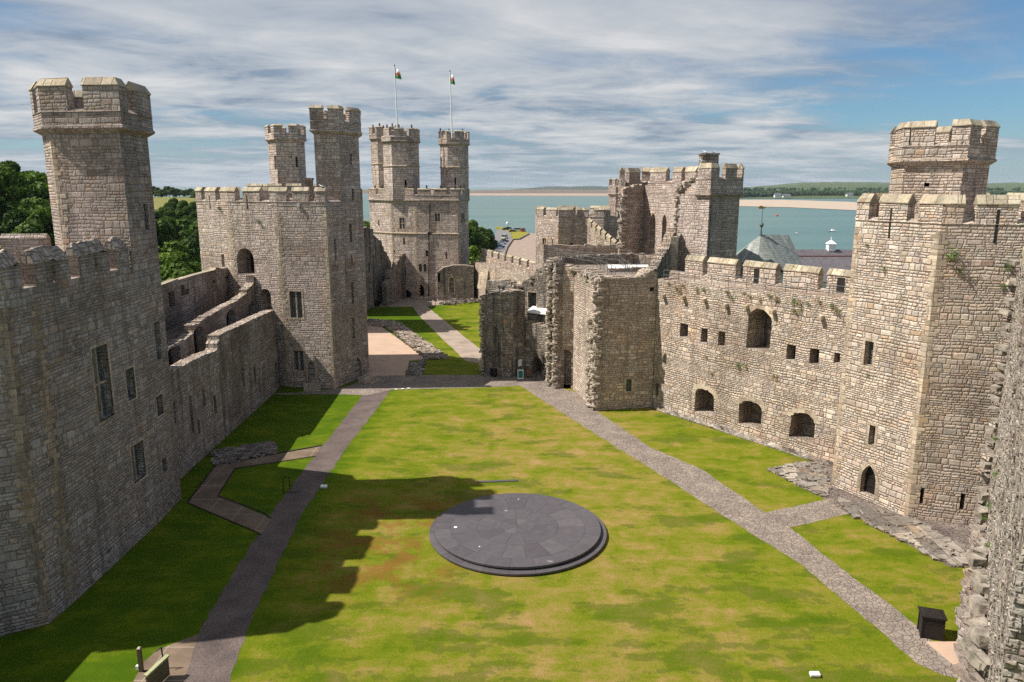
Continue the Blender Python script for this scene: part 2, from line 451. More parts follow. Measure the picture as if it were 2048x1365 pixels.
def tag(o, label, cat, group=None, kind=None):
    if label: o['label'] = label
    if cat: o['category'] = cat
    if group: o['group'] = group
    if kind: o['kind'] = kind
    return o
def thing(name, label, cat, loc=(0, 0, 0), group=None):
    o = bpy.data.objects.new(name, None)
    o.empty_display_size = 0.5
    o.location = loc
    COL.objects.link(o)
    return tag(o, label, cat, group)
def struct(o):
    o['kind'] = 'structure'
    return o
def copy_tree(o, parent=None):
    c = o.copy()
    COL.objects.link(c)
    c.parent = parent
    for ch in list(o.children):
        copy_tree(ch, c)
    return c

# ---------------------------------------------------------------- plan paths
def enorm(a, b):
    dx, dy = b[0] - a[0], b[1] - a[1]
    L = math.hypot(dx, dy)
    return (dy / L, -dx / L)
def offset_pts(path, closed):
    """per-vertex unit outward mitre vectors (outward = right of travel)"""
    n = len(path)
    out = []
    for i in range(n):
        a = path[i - 1] if (closed or i > 0) else None
        c = path[(i + 1) % n] if (closed or i < n - 1) else None
        n1 = enorm(a, path[i]) if a is not None else None
        n2 = enorm(path[i], c) if c is not None else None
        if n1 is None: n1 = n2
        if n2 is None: n2 = n1
        mx, my = n1[0] + n2[0], n1[1] + n2[1]
        L = math.hypot(mx, my) or 1
        mx /= L; my /= L
        k = max(0.35, mx * n1[0] + my * n1[1])
        out.append((mx / k, my / k))
    return out
def sweep(mb, path, sec, closed=False, mi=0, mis=None, zf=None):
    """sec: closed section of (outward offset, z), listed so that faces look outwards; zf(i) adds height per path point"""
    ns = offset_pts(path, closed)
    n, k = len(path), len(sec)
    vs = []
    for i, (p, q) in enumerate(zip(path, ns)):
        dz = zf(i) if zf else 0
        for o, z in sec:
            vs.append((p[0] + q[0] * o, p[1] + q[1] * o, z + dz))
    m = n if closed else n - 1
    for j in range(k):
        fs = []
        for i in range(m):
            a, b = i * k, ((i + 1) % n) * k
            fs.append((a + j, b + j, b + (j + 1) % k, a + (j + 1) % k))
        mb_mi = mis[j] if mis else mi
        if j == 0:
            base = len(mb.v)
            mb.v.extend(vs)
        for f in fs:
            mb.f.append(tuple(base + t for t in f)); mb.mi.append(mb_mi)
    if not closed:
        mb.f.append(tuple(base + t for t in range(k))); mb.mi.append(mi)
        mb.f.append(tuple(base + (n - 1) * k + t for t in range(k))[::-1]); mb.mi.append(mi)
def tpt(path, t):
    n = len(path)
    i = int(math.floor(t)); f = t - i
    a, b = path[i % n], path[(i + 1) % n]
    return (a[0] + (b[0] - a[0]) * f, a[1] + (b[1] - a[1]) * f)
def sub(path, t0, t1):
    pts = [tpt(path, t0)]
    i = math.floor(t0) + 1
    while i < t1 - 1e-6:
        if i - t0 > 1e-6:
            pts.append(path[i % len(path)])
        i += 1
    pts.append(tpt(path, t1))
    return pts
def auto_mer(path, mer, gap, start=0.0, closed=True):
    n = len(path) if closed else len(path) - 1
    L = [math.dist(path[i], path[(i + 1) % len(path)]) for i in range(n)]
    tot = sum(L)
    k = max(1, round((tot if closed else tot + gap) / (mer + gap)))
    step = (tot if closed else tot + gap) / k
    ml = step - gap
    cum = [0]
    for x in L: cum.append(cum[-1] + x)
    def s2t(s):
        if closed:
            base = math.floor(s / tot); s -= base * tot
        else:
            base = 0; s = min(max(s, 0), tot)
        for i in range(n):
            if s <= cum[i + 1] + 1e-9:
                return base * n + i + (s - cum[i]) / L[i]
        return base * n + n
    return [(s2t(start + i * step), s2t(start + i * step + ml)) for i in range(k)]

def parapet(root, poly, z, h_wall, h_mer, mers, over=0.0, thick=0.5, mat='warm', cap='cap', closed=True, coping=True, ridge=0.42, name='parapet', course=True,
            gone=(), sub_label=None, zf=None, slits=()):
    """breast wall + merlons (each its own part, coping a sub-part) standing on plan path poly"""
    mb = MB()
    inn = over - thick
    mb2 = mb
    sweep(mb2, poly, [(over, z), (over, z + h_wall - 0.12), (over + 0.05, z + h_wall - 0.10), (over - thick * .45, z + h_wall + 0.14), (inn - 0.04, z + h_wall - 0.05), (inn, z + h_wall - .07), (inn, z)], closed)
    if course:
        sweep(mb2, poly, [(-.05, z - 0.42), (over + 0.02, z - 0.16), (over + 0.10, z - 0.10), (over + 0.10, z + 0.03), (over + 0.003, z + 0.10), (-.05, z + .10)], closed)
    p = mb2.build(name, [mat], root)
    for (a, b) in mers:
        pts = sub(poly, a, b)
        mb = MB()
        z0 = z + h_wall - 0.09
        z1 = z + h_wall + h_mer
        sweep(mb, pts, [(over + .003, z0), (over + .003, z1), (inn - .003, z1), (inn - .003, z0)], False)
        m_ = mb.build('merlon', mat, root)
        if coping:
            # gabled coping, overhanging a little all round
            d0 = math.dist(pts[0], pts[1]); d1 = math.dist(pts[-1], pts[-2])
            e = 0.05
            q = list(pts)
            q[0] = (pts[0][0] - (pts[1][0] - pts[0][0]) / d0 * e, pts[0][1] - (pts[1][1] - pts[0][1]) / d0 * e)
            q[-1] = (pts[-1][0] + (pts[-1][0] - pts[-2][0]) / d1 * e, pts[-1][1] + (pts[-1][1] - pts[-2][1]) / d1 * e)
            # cut long runs into separate slabs so that the coping line is a little uneven
            mb = MB()
            sweep(mb, q, [(over + .06, z1 + .004), (over + .07, z1 + .07), (over - thick * .42, z1 + ridge), (over - thick * .58, z1 + ridge), (inn - .07, z1 + .07), (inn - .06, z1 + .004)], False)
            for vi in range(len(mb.v)):
                x_, y_, zz_ = mb.v[vi]
                mb.v[vi] = (x_ + random.uniform(-.015, .015), y_ + random.uniform(-.015, .015), zz_ + random.uniform(-.025, .025))
            mb.build('coping', cap, m_)
    return p

# ---------------------------------------------------------------- wall faces with openings
class Face:
    def __init__(s, P0, P1, z0, z1):
        s.P0, s.P1, s.z0, s.z1 = P0, P1, z0, z1
        s.L = math.dist(P0, P1)
        s.d = ((P1[0] - P0[0]) / s.L, (P1[1] - P0[1]) / s.L)
        s.n = (s.d[1], -s.d[0])
        s.holes = []
    def pt(s, u, v, o=0.0):
        return (s.P0[0] + s.d[0] * u + s.n[0] * o, s.P0[1] + s.d[1] * u + s.n[1] * o, v)
    def uv(s, px, py):
        d = ray(px, py)
        n = Vector((s.n[0], s.n[1], 0))
        t = (Vector((s.P0[0], s.P0[1], 0)) - Vector((0, 0, CH))).dot(n) / d.dot(n)
        q = Vector((0, 0, CH)) + d * t
        return ((q.x - s.P0[0]) * s.d[0] + (q.y - s.P0[1]) * s.d[1], q.z)
    def hole(s, kind, px0, py0, px1, py1, shape='rect', depth=None, mi=False, **kw):
        mx, my = (px0 + px1) / 2, (py0 + py1) / 2
        u0, u1 = s.uv(px0, my)[0], s.uv(px1, my)[0]
        v1, v0 = s.uv(mx, py0)[1], s.uv(mx, py1)[1]
        return s.hole_m(kind, u0, u1, v0, v1, shape, depth, **kw)
    def hole_m(s, kind, u0, u1, v0, v1, shape='rect', depth=None, **kw):
        w = 0.14 if kind == 'slit' else 0.3
        w = max(w, u1 - u0)
        c = min(max((u0 + u1) / 2, w / 2 + .06), s.L - w / 2 - .06)
        u0, u1 = max(.06, c - w / 2), min(s.L - .06, c + w / 2)
        v0 = max(v0, s.z0 + 0.04)
        top = s.z1 if not isinstance(s.z1, list) else min(z for _, z in s.z1)
        h = dict(kind=kind, u0=u0, u1=u1, v0=v0, v1=v1, shape=shape, **kw)
        h['depth'] = depth if depth else {'slit': 0.9, 'window': 0.35, 'door': 0.4, 'niche': 1.6, 'doorway': 2.2, 'hole': 0.7}[kind]
        s.holes.append(h)
        return h
def outline(h, seg=6):
    u0, u1, v0, v1 = h['u0'], h['u1'], h['v0'], h['v1']
    w = u1 - u0
    if h['shape'] == 'rect':
        return [(u0, v0), (u1, v0), (u1, v1), (u0, v1)]
    pts = [(u0, v0), (u1, v0)]
    if h['shape'] == 'round':
        r = min(w / 2, (v1 - v0) * .8)
        c = (u0 + u1) / 2
        for i in range(seg * 2 + 1):
            t = math.pi * i / (seg * 2)
            pts.append((c + w / 2 * math.cos(t), v1 - r + r * math.sin(t)))
    elif h['shape'] == 'segment':
        r = w * 0.28
        c = (u0 + u1) / 2
        for i in range(seg * 2 + 1):
            t = math.pi * i / (seg * 2)
            pts.append((c + w / 2 * math.cos(t), v1 - r + r * math.sin(t)))
    elif h['shape'] == 'point':
        r = min(w * 0.95, (v1 - v0) * .6)
        for i in range(seg + 1):
            t = i / seg
            a = t * R(62)
            pts.append((u0 + (w) * (1 - 0.5 * (1 - math.cos(a)) / (1 - math.cos(R(62)))), v1 - r + r * math.sin(a) / math.sin(R(62))))
        for i in range(seg - 1, -1, -1):
            t = i / seg
            a = t * R(62)
            pts.append((u0 + w * 0.5 * (1 - math.cos(a)) / (1 - math.cos(R(62))), v1 - r + r * math.sin(a) / math.sin(R(62))))
    return pts
def rough_outline(h, rng):
    pts = outline(h)
    if h.get('ragged'):
        pts = [(u + rng.uniform(-.08, .08), v + rng.uniform(-.08, .08) if k > 1 else v) for k, (u, v) in enumerate(pts)]
    return pts
def wall_face(mb, F, mi=0, rng=random):
    """front of a wall with its openings and their cheeks"""
    top = F.z1 if isinstance(F.z1, list) else [(0, F.z1), (F.L, F.z1)]
    outer = [(0, F.z0), (F.L, F.z0)] + [(u, z) for u, z in top[::-1]]
    loops = [outer]
    for h in F.holes:
        h['pts'] = rough_outline(h, rng)
        loops.append(h['pts'])
    flat = [p for l in loops for p in l]
    tris = tessellate_polygon([[Vector((u, v, 0)) for u, v in l] for l in loops])
    fs = []
    for t in tris:
        A, B, C = (flat[i] for i in t)
        cr = (B[0] - A[0]) * (C[1] - A[1]) - (B[1] - A[1]) * (C[0] - A[0])
        if abs(cr) < 1e-9: continue
        fs.append(tuple(t) if cr > 0 else (t[0], t[2], t[1]))
    mb.add([F.pt(u, v) for u, v in flat], fs, mi)
    for h in F.holes:
        p = h['pts']; n = len(p); D = -h['depth']
        for i in range(n):
            a, b = p[i], p[(i + 1) % n]
            mb.quad(F.pt(*a), F.pt(*a, D), F.pt(*b, D), F.pt(*b), mi)
def fill_openings(F, root):
    for h in F.holes:
        k = h['kind']; p = h['pts']; D = -h['depth']
        u0, u1, v0, v1 = h['u0'], h['u1'], h['v0'], h['v1']
        def panel(mb, o, mi=0):
            pts = [F.pt(u, v, o) for u, v in p]
            tr = tessellate_polygon([[Vector((u, v, 0)) for u, v in p]])
            fs = []
            for t in tr:
                A, B, C = (p[i] for i in t)
                cr = (B[0] - A[0]) * (C[1] - A[1]) - (B[1] - A[1]) * (C[0] - A[0])
                fs.append(tuple(t) if cr > 0 else (t[0], t[2], t[1]))
            mb.add(pts, fs, mi)
        if h.get('frame'):
            fw = h['frame']
            mb = MB()
            c = ((u0 + u1) / 2, (v0 + v1) / 2)
            outer = []
            for (u, v) in p:
                du = u - c[0]; dv = v - c[1]
                outer.append((u + math.copysign(fw, du) * min(1, abs(du) / ((u1 - u0) / 2)), v + (fw if dv > 0 else -fw * (0.0 if k in ('door', 'doorway') else 1)) * min(1, abs(dv) / ((v1 - v0) / 2))))
            n = len(p)
            for i in range(n):
                j = (i + 1) % n
                if k in ('door', 'doorway') and i == 0: continue
                mb.quad(F.pt(*outer[i], .02), F.pt(*outer[j], .02), F.pt(*p[j], .02), F.pt(*p[i], .02))
                mb.quad(F.pt(*outer[i], -.02), F.pt(*outer[j], -.02), F.pt(*outer[j], .02), F.pt(*outer[i], .02))
                mb.quad(F.pt(*p[i], .02), F.pt(*p[j], .02), F.pt(*p[j], -.12), F.pt(*p[i], -.12))
            fr = mb.build('surround', 'ashlar', root)
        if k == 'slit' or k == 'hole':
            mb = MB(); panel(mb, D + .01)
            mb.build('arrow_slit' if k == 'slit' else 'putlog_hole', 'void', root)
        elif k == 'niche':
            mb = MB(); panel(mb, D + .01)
            mb.build('arched_recess', h.get('mat', 'dark'), root)  # darker stone by default: recess shade put into the back's colour
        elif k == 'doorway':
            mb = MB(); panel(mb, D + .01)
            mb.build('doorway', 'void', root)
        elif k == 'window':
            mb = MB(); panel(mb, D + .02)
            w = mb.build('window', 'glass', root)
            nm = h.get('mull', 0)
            if nm or h.get('trans'):
                mb = MB()
                for q in range(nm):
                    u = u0 + (u1 - u0) * (q + 1) / (nm + 1)
                    a, b = F.pt(u, v0, D + .14), F.pt(u, v1 - .03, D + .14)
                    mb.box(((a[0] + b[0]) / 2, (a[1] + b[1]) / 2, (a[2] + b[2]) / 2), (.15, .22, v1 - v0 - .03), math.atan2(F.d[1], F.d[0]))
                if h.get('trans'):
                    vm = v0 + (v1 - v0) * h['trans']
                    a = F.pt((u0 + u1) / 2, vm, D + .14)
                    mb.box(a, (u1 - u0, .20, .16), math.atan2(F.d[1], F.d[0]))
                mb.build('mullion', 'ashlar', w)
        elif k == 'door':
            mb = MB(); panel(mb, D + .06)
            d = mb.build('door', h.get('mat', 'wood'), root)
            for q in (0.25, 0.55, 0.8):
                mb = MB()
                vm = v0 + (v1 - v0) * q
                wd = (u1 - u0) * (0.92 if q < .7 else .7)
                a = F.pt((u0 + u1) / 2, vm, D + .09)
                mb.box(a, (wd, .05, .07), math.atan2(F.d[1], F.d[0]))
                mb.build('strap_hinge', 'iron', d)

def tower(root, poly, z0, z1, mat, faces=None, floor='slabs', edges=None):
    """faces: dict edge index -> Face with holes"""
    mb = MB()
    n = len(poly)
    faces = faces or {}
    for i in range(n):
        F = faces.get(i) or Face(poly[i], poly[(i + 1) % n], z0, z1)
        wall_face(mb, F)
    mb.cap([(x, y, z1) for x, y in poly], 0)
    w = mb.build('wall', mat, root)
    for F in faces.values():
        fill_openings(F, root)
    return w
def quoins(root, P, n0, n1, z0, z1, seed=0, mat='ashlar', name='quoins', wl=0.55, ws=0.3):
    """dressed corner stones, alternately long and short, standing 15 mm proud. n0/n1: plan directions away from the corner along each face"""
    rng = random.Random(seed)
    mb = MB()
    z = z0
    k = 0
    # outward normals
    na = (n0[1], -n0[0]); nb = (n1[1], -n1[0])
    cx, cy_ = P
    # make normals outward (away from the interior bisector)
    bx, by = n0[0] + n1[0], n0[1] + n1[1]
    if na[0] * bx + na[1] * by > 0: na = (-na[0], -na[1])
    if nb[0] * bx + nb[1] * by > 0: nb = (-nb[0], -nb[1])
    e = 0.018
    det = na[0] * nb[1] - na[1] * nb[0]
    kx = e / max(0.3, (1 + na[0] * nb[0] + na[1] * nb[1]))
    C = (cx + (na[0] + nb[0]) * kx, cy_ + (na[1] + nb[1]) * kx)
    while z < z1 - 0.2:
        h = rng.uniform(0.28, 0.40)
        h = min(h, z1 - z)
        la, lb = (wl, ws) if k % 2 else (ws, wl)
        la *= rng.uniform(.8, 1.2); lb *= rng.uniform(.8, 1.2)
        A = (cx + n0[0] * la + na[0] * e, cy_ + n0[1] * la + na[1] * e)
        B = (cx + n1[0] * lb + nb[0] * e, cy_ + n1[1] * lb + nb[1] * e)
        A2 = (cx + n0[0] * la - na[0] * .05, cy_ + n0[1] * la - na[1] * .05)
        B2 = (cx + n1[0] * lb - nb[0] * .05, cy_ + n1[1] * lb - nb[1] * .05)
        poly = [A2, A, C, B, B2]
        ar = sum(poly[i][0] * poly[(i + 1) % 5][1] - poly[(i + 1) % 5][0] * poly[i][1] for i in range(5))
        if ar < 0: poly = poly[::-1]
        mb.prism(poly, z + .012, z + h - .012)
        z += h; k += 1
    return mb.build(name, mat, root)
def corner_quoins(root, poly, i, z0, z1, seed=0, mat='ashlar'):
    P = poly[i]; a = poly[i - 1]; b = poly[(i + 1) % len(poly)]
    la, lb = math.dist(P, a), math.dist(P, b)
    return quoins(root, P, ((a[0] - P[0]) / la, (a[1] - P[1]) / la), ((b[0] - P[0]) / lb, (b[1] - P[1]) / lb), z0, z1, seed, mat)

def slab_wall(root, P0, P1, z0, prof, thick, mat, holes=None, name='wall', capmat=None, back=True, F=None):
    """free-standing wall: front face looks right of P0->P1; prof = [(u, z)...]; thickness goes backwards"""
    L = math.dist(P0, P1)
    if not isinstance(prof, list): prof = [(0, prof), (L, prof)]
    F = F or Face(P0, P1, z0, prof)
    F.z1 = prof
    mb = MB()
    wall_face(mb, F)
    n = len(prof)
    # back, top, ends
    for i in range(n - 1):
        (ua, za), (ub, zb) = prof[i], prof[i + 1]
        mb.quad(F.pt(ua, za), F.pt(ub, zb), F.pt(ub, zb, -thick), F.pt(ua, za, -thick), 1 if capmat else 0)
        mb.quad(F.pt(ub, z0, -thick), F.pt(ua, z0, -thick), F.pt(ua, za, -thick), F.pt(ub, zb, -thick))
    mb.quad(F.pt(0, z0, -thick), F.pt(0, z0), F.pt(0, prof[0][1]), F.pt(0, prof[0][1], -thick))
    mb.quad(F.pt(L, z0), F.pt(L, z0, -thick), F.pt(L, prof[-1][1], -thick), F.pt(L, prof[-1][1]))
    w = mb.build(name, [mat, capmat] if capmat else mat, root)
    fill_openings(F, root)
    return w, F
def ragged(pts, step=0.5, amp=0.18, seed=0):
    """profile with broken, stepped stones along straight runs"""
    rng = random.Random(seed)
    out = []
    for (u0, z0), (u1, z1) in zip(pts, pts[1:]):
        L = abs(u1 - u0)
        k = max(1, int(L / step))
        for i in range(k):
            t = i / k
            z = z0 + (z1 - z0) * t + rng.uniform(-amp, amp)
            ua = u0 + (u1 - u0) * t
            ub = u0 + (u1 - u0) * (i + .96) / k
            out.append((ua, z))
            out.append((ub, z + (z1 - z0) / k * .35 + rng.uniform(-.04, .04)))
    out.append(pts[-1])
    # keep u monotone
    r = [out[0]]
    for p in out[1:]:
        r.append((max(p[0], r[-1][0] + 1e-3), p[1]))
    r[-1] = (pts[-1][0], r[-1][1])
    if r[-2][0] >= r[-1][0]: r[-2] = (r[-1][0] - 1e-3, r[-2][1])
    return r
def rubble_line(mb, pts, size, per_m, spread, rng, zspread=0.0, mi=0):
    """broken stones scattered along a 3D polyline"""
    for a, b in zip(pts, pts[1:]):
        a, b = Vector(a), Vector(b)
        L = (b - a).length
        for _ in range(max(1, int(L * per_m))):
            t = rng.random()
            c = a.lerp(b, t)
            s = size * rng.uniform(.5, 1.5)
            mb.stone((c.x + rng.uniform(-1, 1) * spread[0], c.y + rng.uniform(-1, 1) * spread[1], c.z + rng.uniform(-1, 1) * zspread),
                     (s * rng.uniform(.8, 1.6), s * rng.uniform(.7, 1.2), s * rng.uniform(.4, .8)), rng, mi)

# ================================================================ GROUND, PATHS, WATER
def ground_mat():
    m, T = new_mat('lawn_grass')
    co = T.n('ShaderNodeNewGeometry').outputs['Position']
    x, y, z = T.xyz(co)
    P = T.comb(x, y)
    n_big = T.noise(P, 0.12, 4.0, 0.6, 0.4).outputs['Fac']
    n_mid = T.noise(P, 0.42, 5.0, 0.62, 0.5).outputs['Fac']
    n_st = T.noise(T.comb(T.m('MULTIPLY', x, 0.35), T.m('MULTIPLY', y, 1.3), 4.0), 0.8, 5.0, 0.65, 0.4).outputs['Fac']
    n_f = T.noise(P, 7.0, 6.0, 0.75).outputs['Fac']
    n_ff = T.noise(P, 40.0, 3.0, 0.75).outputs['Fac']
    # the middle of the lawn is parched, the edges and the north corner stay green
    ex = T.m('ABSOLUTE', T.m('SUBTRACT', x, 4.0))
    n_g = T.noise(T.comb(x, y, 5.0), 1.7, 6.0, 0.7, 0.2).outputs['Fac']
    dry = T.m('ADD', T.m('MULTIPLY', n_mid, 0.42), T.m('MULTIPLY', n_st, 0.34))
    dry = T.m('ADD', dry, T.m('MULTIPLY', n_g, 0.24))
    dry = T.m('ADD', dry, T.m('MULTIPLY', T.ss(ex, 16.0, 3.0), 0.060))
    dry = T.m('ADD', dry, T.m('MULTIPLY', T.ss(y, 90.0, 70.0), 0.035))
    dry = T.m('SUBTRACT', dry, T.m('MULTIPLY', T.ss(x, -12.0, -15.5), 0.13))
    dry = T.m('ADD', dry, T.m('MULTIPLY', T.m('SUBTRACT', n_f, 0.5), 0.34))
    c = T.ramp(dry, [(0.38, (0.062, 0.110, 0.002)), (0.46, (0.105, 0.142, 0.004)), (0.54, (0.150, 0.166, 0.010)),
                     (0.62, (0.225, 0.180, 0.036)), (0.72, (0.33, 0.205, 0.09))])
    # rank dark green patches
    dsum = T.m('ADD', T.noise(T.comb(T.m('MULTIPLY', x, .7), T.m('MULTIPLY', y, 1.35), 11.0), 0.34, 3.0, 0.55).outputs['Fac'], T.m('MULTIPLY', T.m('SUBTRACT', n_g, 0.5), 0.45))
    dsum = T.m('ADD', dsum, T.m('MULTIPLY', T.ss(y, 42.0, 33.0), 0.05))
    dsum = T.m('ADD', dsum, T.m('MULTIPLY', T.m('MULTIPLY', T.m('SINE', T.m('MULTIPLY', T.m('ADD', y, T.m('MULTIPLY', x, .06)), 5.6)), T.ss(y, 40.0, 34.0)), 0.022))
    dk = T.ss(dsum, 0.55, 0.62)
    c = T.mix(T.m('MULTIPLY', dk, 0.52), c, (0.040, 0.085, 0.002))
    # rusty scorched patches near the slate platform
    rx_ = T.m('MULTIPLY', T.ss(T.m('ABSOLUTE', T.m('ADD', x, 8.0)), 7.0, 2.0), T.ss(T.m('ABSOLUTE', T.m('SUBTRACT', y, 46.5)), 10.0, 4.0))
    rm_ = T.m('ADD', T.noise(T.comb(x, y, 31.0), 0.45, 4.0, 0.6).outputs['Fac'], T.m('MULTIPLY', T.m('SUBTRACT', n_f, 0.5), 0.3))
    c = T.mix(T.m('MULTIPLY', T.m('MULTIPLY', T.ss(rm_, 0.46, 0.58), rx_), 0.7), c, (0.20, 0.085, 0.022))
    c = T.mix(1.0, c, T.ramp(n_ff, [(0.25, (0.66, 0.70, 0.6)), (0.75, (1.34, 1.30, 1.4))]), 'MULTIPLY')
    finish(T, c, 0.95, T.m('ADD', T.m('MULTIPLY', n_ff, 0.5), n_f), 0.06, 0.8, 0.08)
    return m
M['lawn'] = ground_mat()

def gravel(name, base, var, scale, big=0.4, stones=0.0, bd=0.02, joint=0.0, jw=2.2):
    m, T = new_mat(name)
    co = T.n('ShaderNodeNewGeometry').outputs['Position']
    x, y, z = T.xyz(co)
    P = T.comb(x, y)
    n1 = T.noise(P, scale, 6.0, 0.8).outputs['Fac']
    n2 = T.noise(P, 0.5, 5.0, 0.6).outputs['Fac']
    c = T.mix(1.0, base, T.ramp(n1, [(0.25, (1 - var,) * 3), (0.75, (1 + var,) * 3)]), 'MULTIPLY')
    c = T.mix(1.0, c, T.ramp(n2, [(0.3, (1 - big, 1 - big, 1 - big * .9)), (0.7, (1 + big * .5,) * 3)]), 'MULTIPLY')
    h = n1
    if stones:
        vo = T.n('ShaderNodeTexVoronoi', {'Vector': P, 'Scale': stones, 'Randomness': 1.0}, feature='DISTANCE_TO_EDGE').outputs['Distance']
        vc = T.n('ShaderNodeTexVoronoi', {'Vector': P, 'Scale': stones}, feature='F1').outputs['Color']
        a, b, _ = T.xyz(vc)
        e = T.ss(vo, 0.0, 0.07)
        c = T.mix(1.0, c, T.ramp(a, [(0, (0.84, 0.84, 0.85)), (1, (1.16, 1.14, 1.10))]), 'MULTIPLY')
        c = T.mix(e, T.mix(1.0, c, (0.70, 0.68, 0.67), 'MULTIPLY'), c)
        h = T.m('ADD', T.m('MULTIPLY', e, 1.2), T.m('ADD', n1, T.m('MULTIPLY', b, 0.6)))
    if joint:
        fx = T.m('LESS_THAN', T.m('FRACT', T.m('DIVIDE', x, jw)), joint / jw)
        fy = T.m('LESS_THAN', T.m('FRACT', T.m('DIVIDE', y, jw * 1.2)), joint / jw)
        j = T.m('MAXIMUM', fx, fy)
        c = T.mix(T.m('MULTIPLY', j, 0.6), c, (0.40, 0.34, 0.26))
    finish(T, c, 0.95, h, bd, 0.9, 0.1)
    return m
M['tarmac'] = gravel('grey_bound_gravel', (0.135, 0.105, 0.093), 0.8, 9.0, 0.35, 0.0, 0.03)
M['flags'] = gravel('crazy_stone_paving', (0.27, 0.225, 0.19), 0.30, 12.0, 0.25, 3.2, 0.03)
M['concrete'] = gravel('buff_concrete_slabs', (0.185, 0.135, 0.095), 0.15, 5.0, 0.35, 0, 0.01, joint=0.05)
M['forecourt'] = gravel('pale_pinkish_paving', (0.34, 0.27, 0.215), 0.12, 6.0, 0.25, 0, 0.01)
M['gravel'] = gravel('pinkish_gravel', (0.48, 0.34, 0.25), 0.16, 9.0, 0.12, 0, 0.02)
M['cobble'] = gravel('cobbled_apron', (0.23, 0.19, 0.165), 0.25, 9.0, 0.35, 3.4, 0.06)
M['beach'] = gravel('wet_sand_and_shingle', (0.33, 0.25, 0.20), 0.15, 1.2, 0.3, 0, 0.05)
M['sand'] = gravel('sand_bank', (0.43, 0.345, 0.27), 0.06, 0.02, 0.12)
M['palesand'] = gravel('pale_sand', (0.36, 0.28, 0.23), 0.10, 0.01, 0.15)
M['dunes'] = gravel('grassy_dunes', (0.165, 0.13, 0.10), 0.15, 0.02, 0.2)
M['road'] = gravel('asphalt_road', (0.20, 0.19, 0.19), 0.2, 3.0, 0.15)
M['soil'] = gravel('dark_soil', (0.05, 0.04, 0.03), 0.3, 5.0, 0.3)
M['field'] = gravel('yellowish_pasture', (0.24, 0.22, 0.03), 0.12, 0.3, 0.2)  # yellowish grass colour
M['verge'] = gravel('green_bank', (0.085, 0.13, 0.015), 0.3, 0.8, 0.3)
M['farland'] = gravel('distant_farmland', (0.085, 0.115, 0.05), 0.4, 0.008, 0.5)
M['blueland'] = gravel('distant_hills', (0.05, 0.07, 0.045), 0.1, 0.004, 0.2)

def sheet(name, pts, z, mat, kind='structure', thick=0.0, curb=0.0):
    mb = MB()
    area = sum(pts[i][0] * pts[(i + 1) % len(pts)][1] - pts[(i + 1) % len(pts)][0] * pts[i][1] for i in range(len(pts)))
    if area < 0: pts = pts[::-1]
    if thick:
        mb.prism(pts, z - thick, z)
    else:
        mb.cap([(x, y, z) for x, y in pts])
    o = mb.build(name, mat)
    o['kind'] = kind
    return o
def pg(*pp, z=0.0):
    return [G(a, b, z) for a, b in pp]
def wobble(pts, amp=0.07, step=1.2, seed=0):
    """walked, uneven edges"""
    rng = random.Random(seed)
    out = []
    n = len(pts)
    for i in range(n):
        a, b = pts[i], pts[(i + 1) % n]
        L = math.dist(a, b)
        k = max(1, int(L / step))
        out.append(a)
        for j in range(1, k):
            t = j / k
            nx, ny = (b[1] - a[1]) / L, -(b[0] - a[0]) / L
            w = rng.uniform(-amp, amp)
            out.append((a[0] + (b[0] - a[0]) * t + nx * w, a[1] + (b[1] - a[1]) * t + ny * w))
    return out

# castle lawn, on one sheet that fills both wards
sheet('lawn', [(-60, -20), (60, -20), (60, 60), (40, 100), (20, 175), (-40, 180), (-60, 100)], 0.0, 'lawn', thick=1.5)
# the outer ground: river side woods on the left, quay and town on the right, running down to the strait
def gh(x, y):
    h = -2.6
    h += 20 * math.exp(-(((x + 128) / 42) ** 2 + ((y - 165) / 60) ** 2))
    h += 20 * math.exp(-(((x + 190) / 85) ** 2 + ((y - 420) / 110) ** 2))
    h += 16 * math.exp(-(((x + 345) / 140) ** 2 + ((y - 760) / 160) ** 2))
    h += 2.2 * math.exp(-(((x + 22) / 16) ** 2 + ((y - 235) / 40) ** 2))
    return h
mb = MB()
coast = [(-1200, 1250), (-520, 1150), (-250, 900), (-140, 640), (-60, 490), (-17, 418), (0, 404), (18, 396), (24, 345), (30, 300), (42, 240), (70, 190), (160, 170), (260, 150), (330, 90), (360, -60), (-1200, -60)]
def inside(x, y, poly):
    c = False
    for i in range(len(poly)):
        (x1, y1), (x2, y2) = poly[i], poly[i - 1]
        if (y1 > y) != (y2 > y) and x < (x2 - x1) * (y - y1) / (y2 - y1) + x1:
            c = not c
    return c
def seg_d(x, y, poly):
    best = 1e9
    for i in range(len(poly)):
        (x1, y1), (x2, y2) = poly[i], poly[i - 1]
        L2 = (x2 - x1) ** 2 + (y2 - y1) ** 2
        t = max(0, min(1, ((x - x1) * (x2 - x1) + (y - y1) * (y2 - y1)) / L2))
        best = min(best, math.hypot(x - x1 - t * (x2 - x1), y - y1 - t * (y2 - y1)))
    return best
xs = [-1200 + i * 40 for i in range(20)] + [-400 + i * 12 for i in range(65)]
ys = [-60 + i * 12 for i in range(60)] + [660 + i * 40 for i in range(17)]
idx = {}
vs = []
for j, y in enumerate(ys):
    for i, x in enumerate(xs):
        d = seg_d(x, y, coast)
        z = gh(x, y) if inside(x, y, coast) else -2.6 - min(d * 0.12, 6)
        if inside(x, y, coast): z = min(z, -4.4 + d * 0.25) if d < 25 else z
        idx[(i, j)] = len(vs); vs.append((x, y, z))
fs = [(idx[(i, j)], idx[(i + 1, j)], idx[(i + 1, j + 1)], idx[(i, j + 1)]) for j in range(len(ys) - 1) for i in range(len(xs) - 1)]
mb.add(vs, fs)
m, T = new_mat('outer_ground')
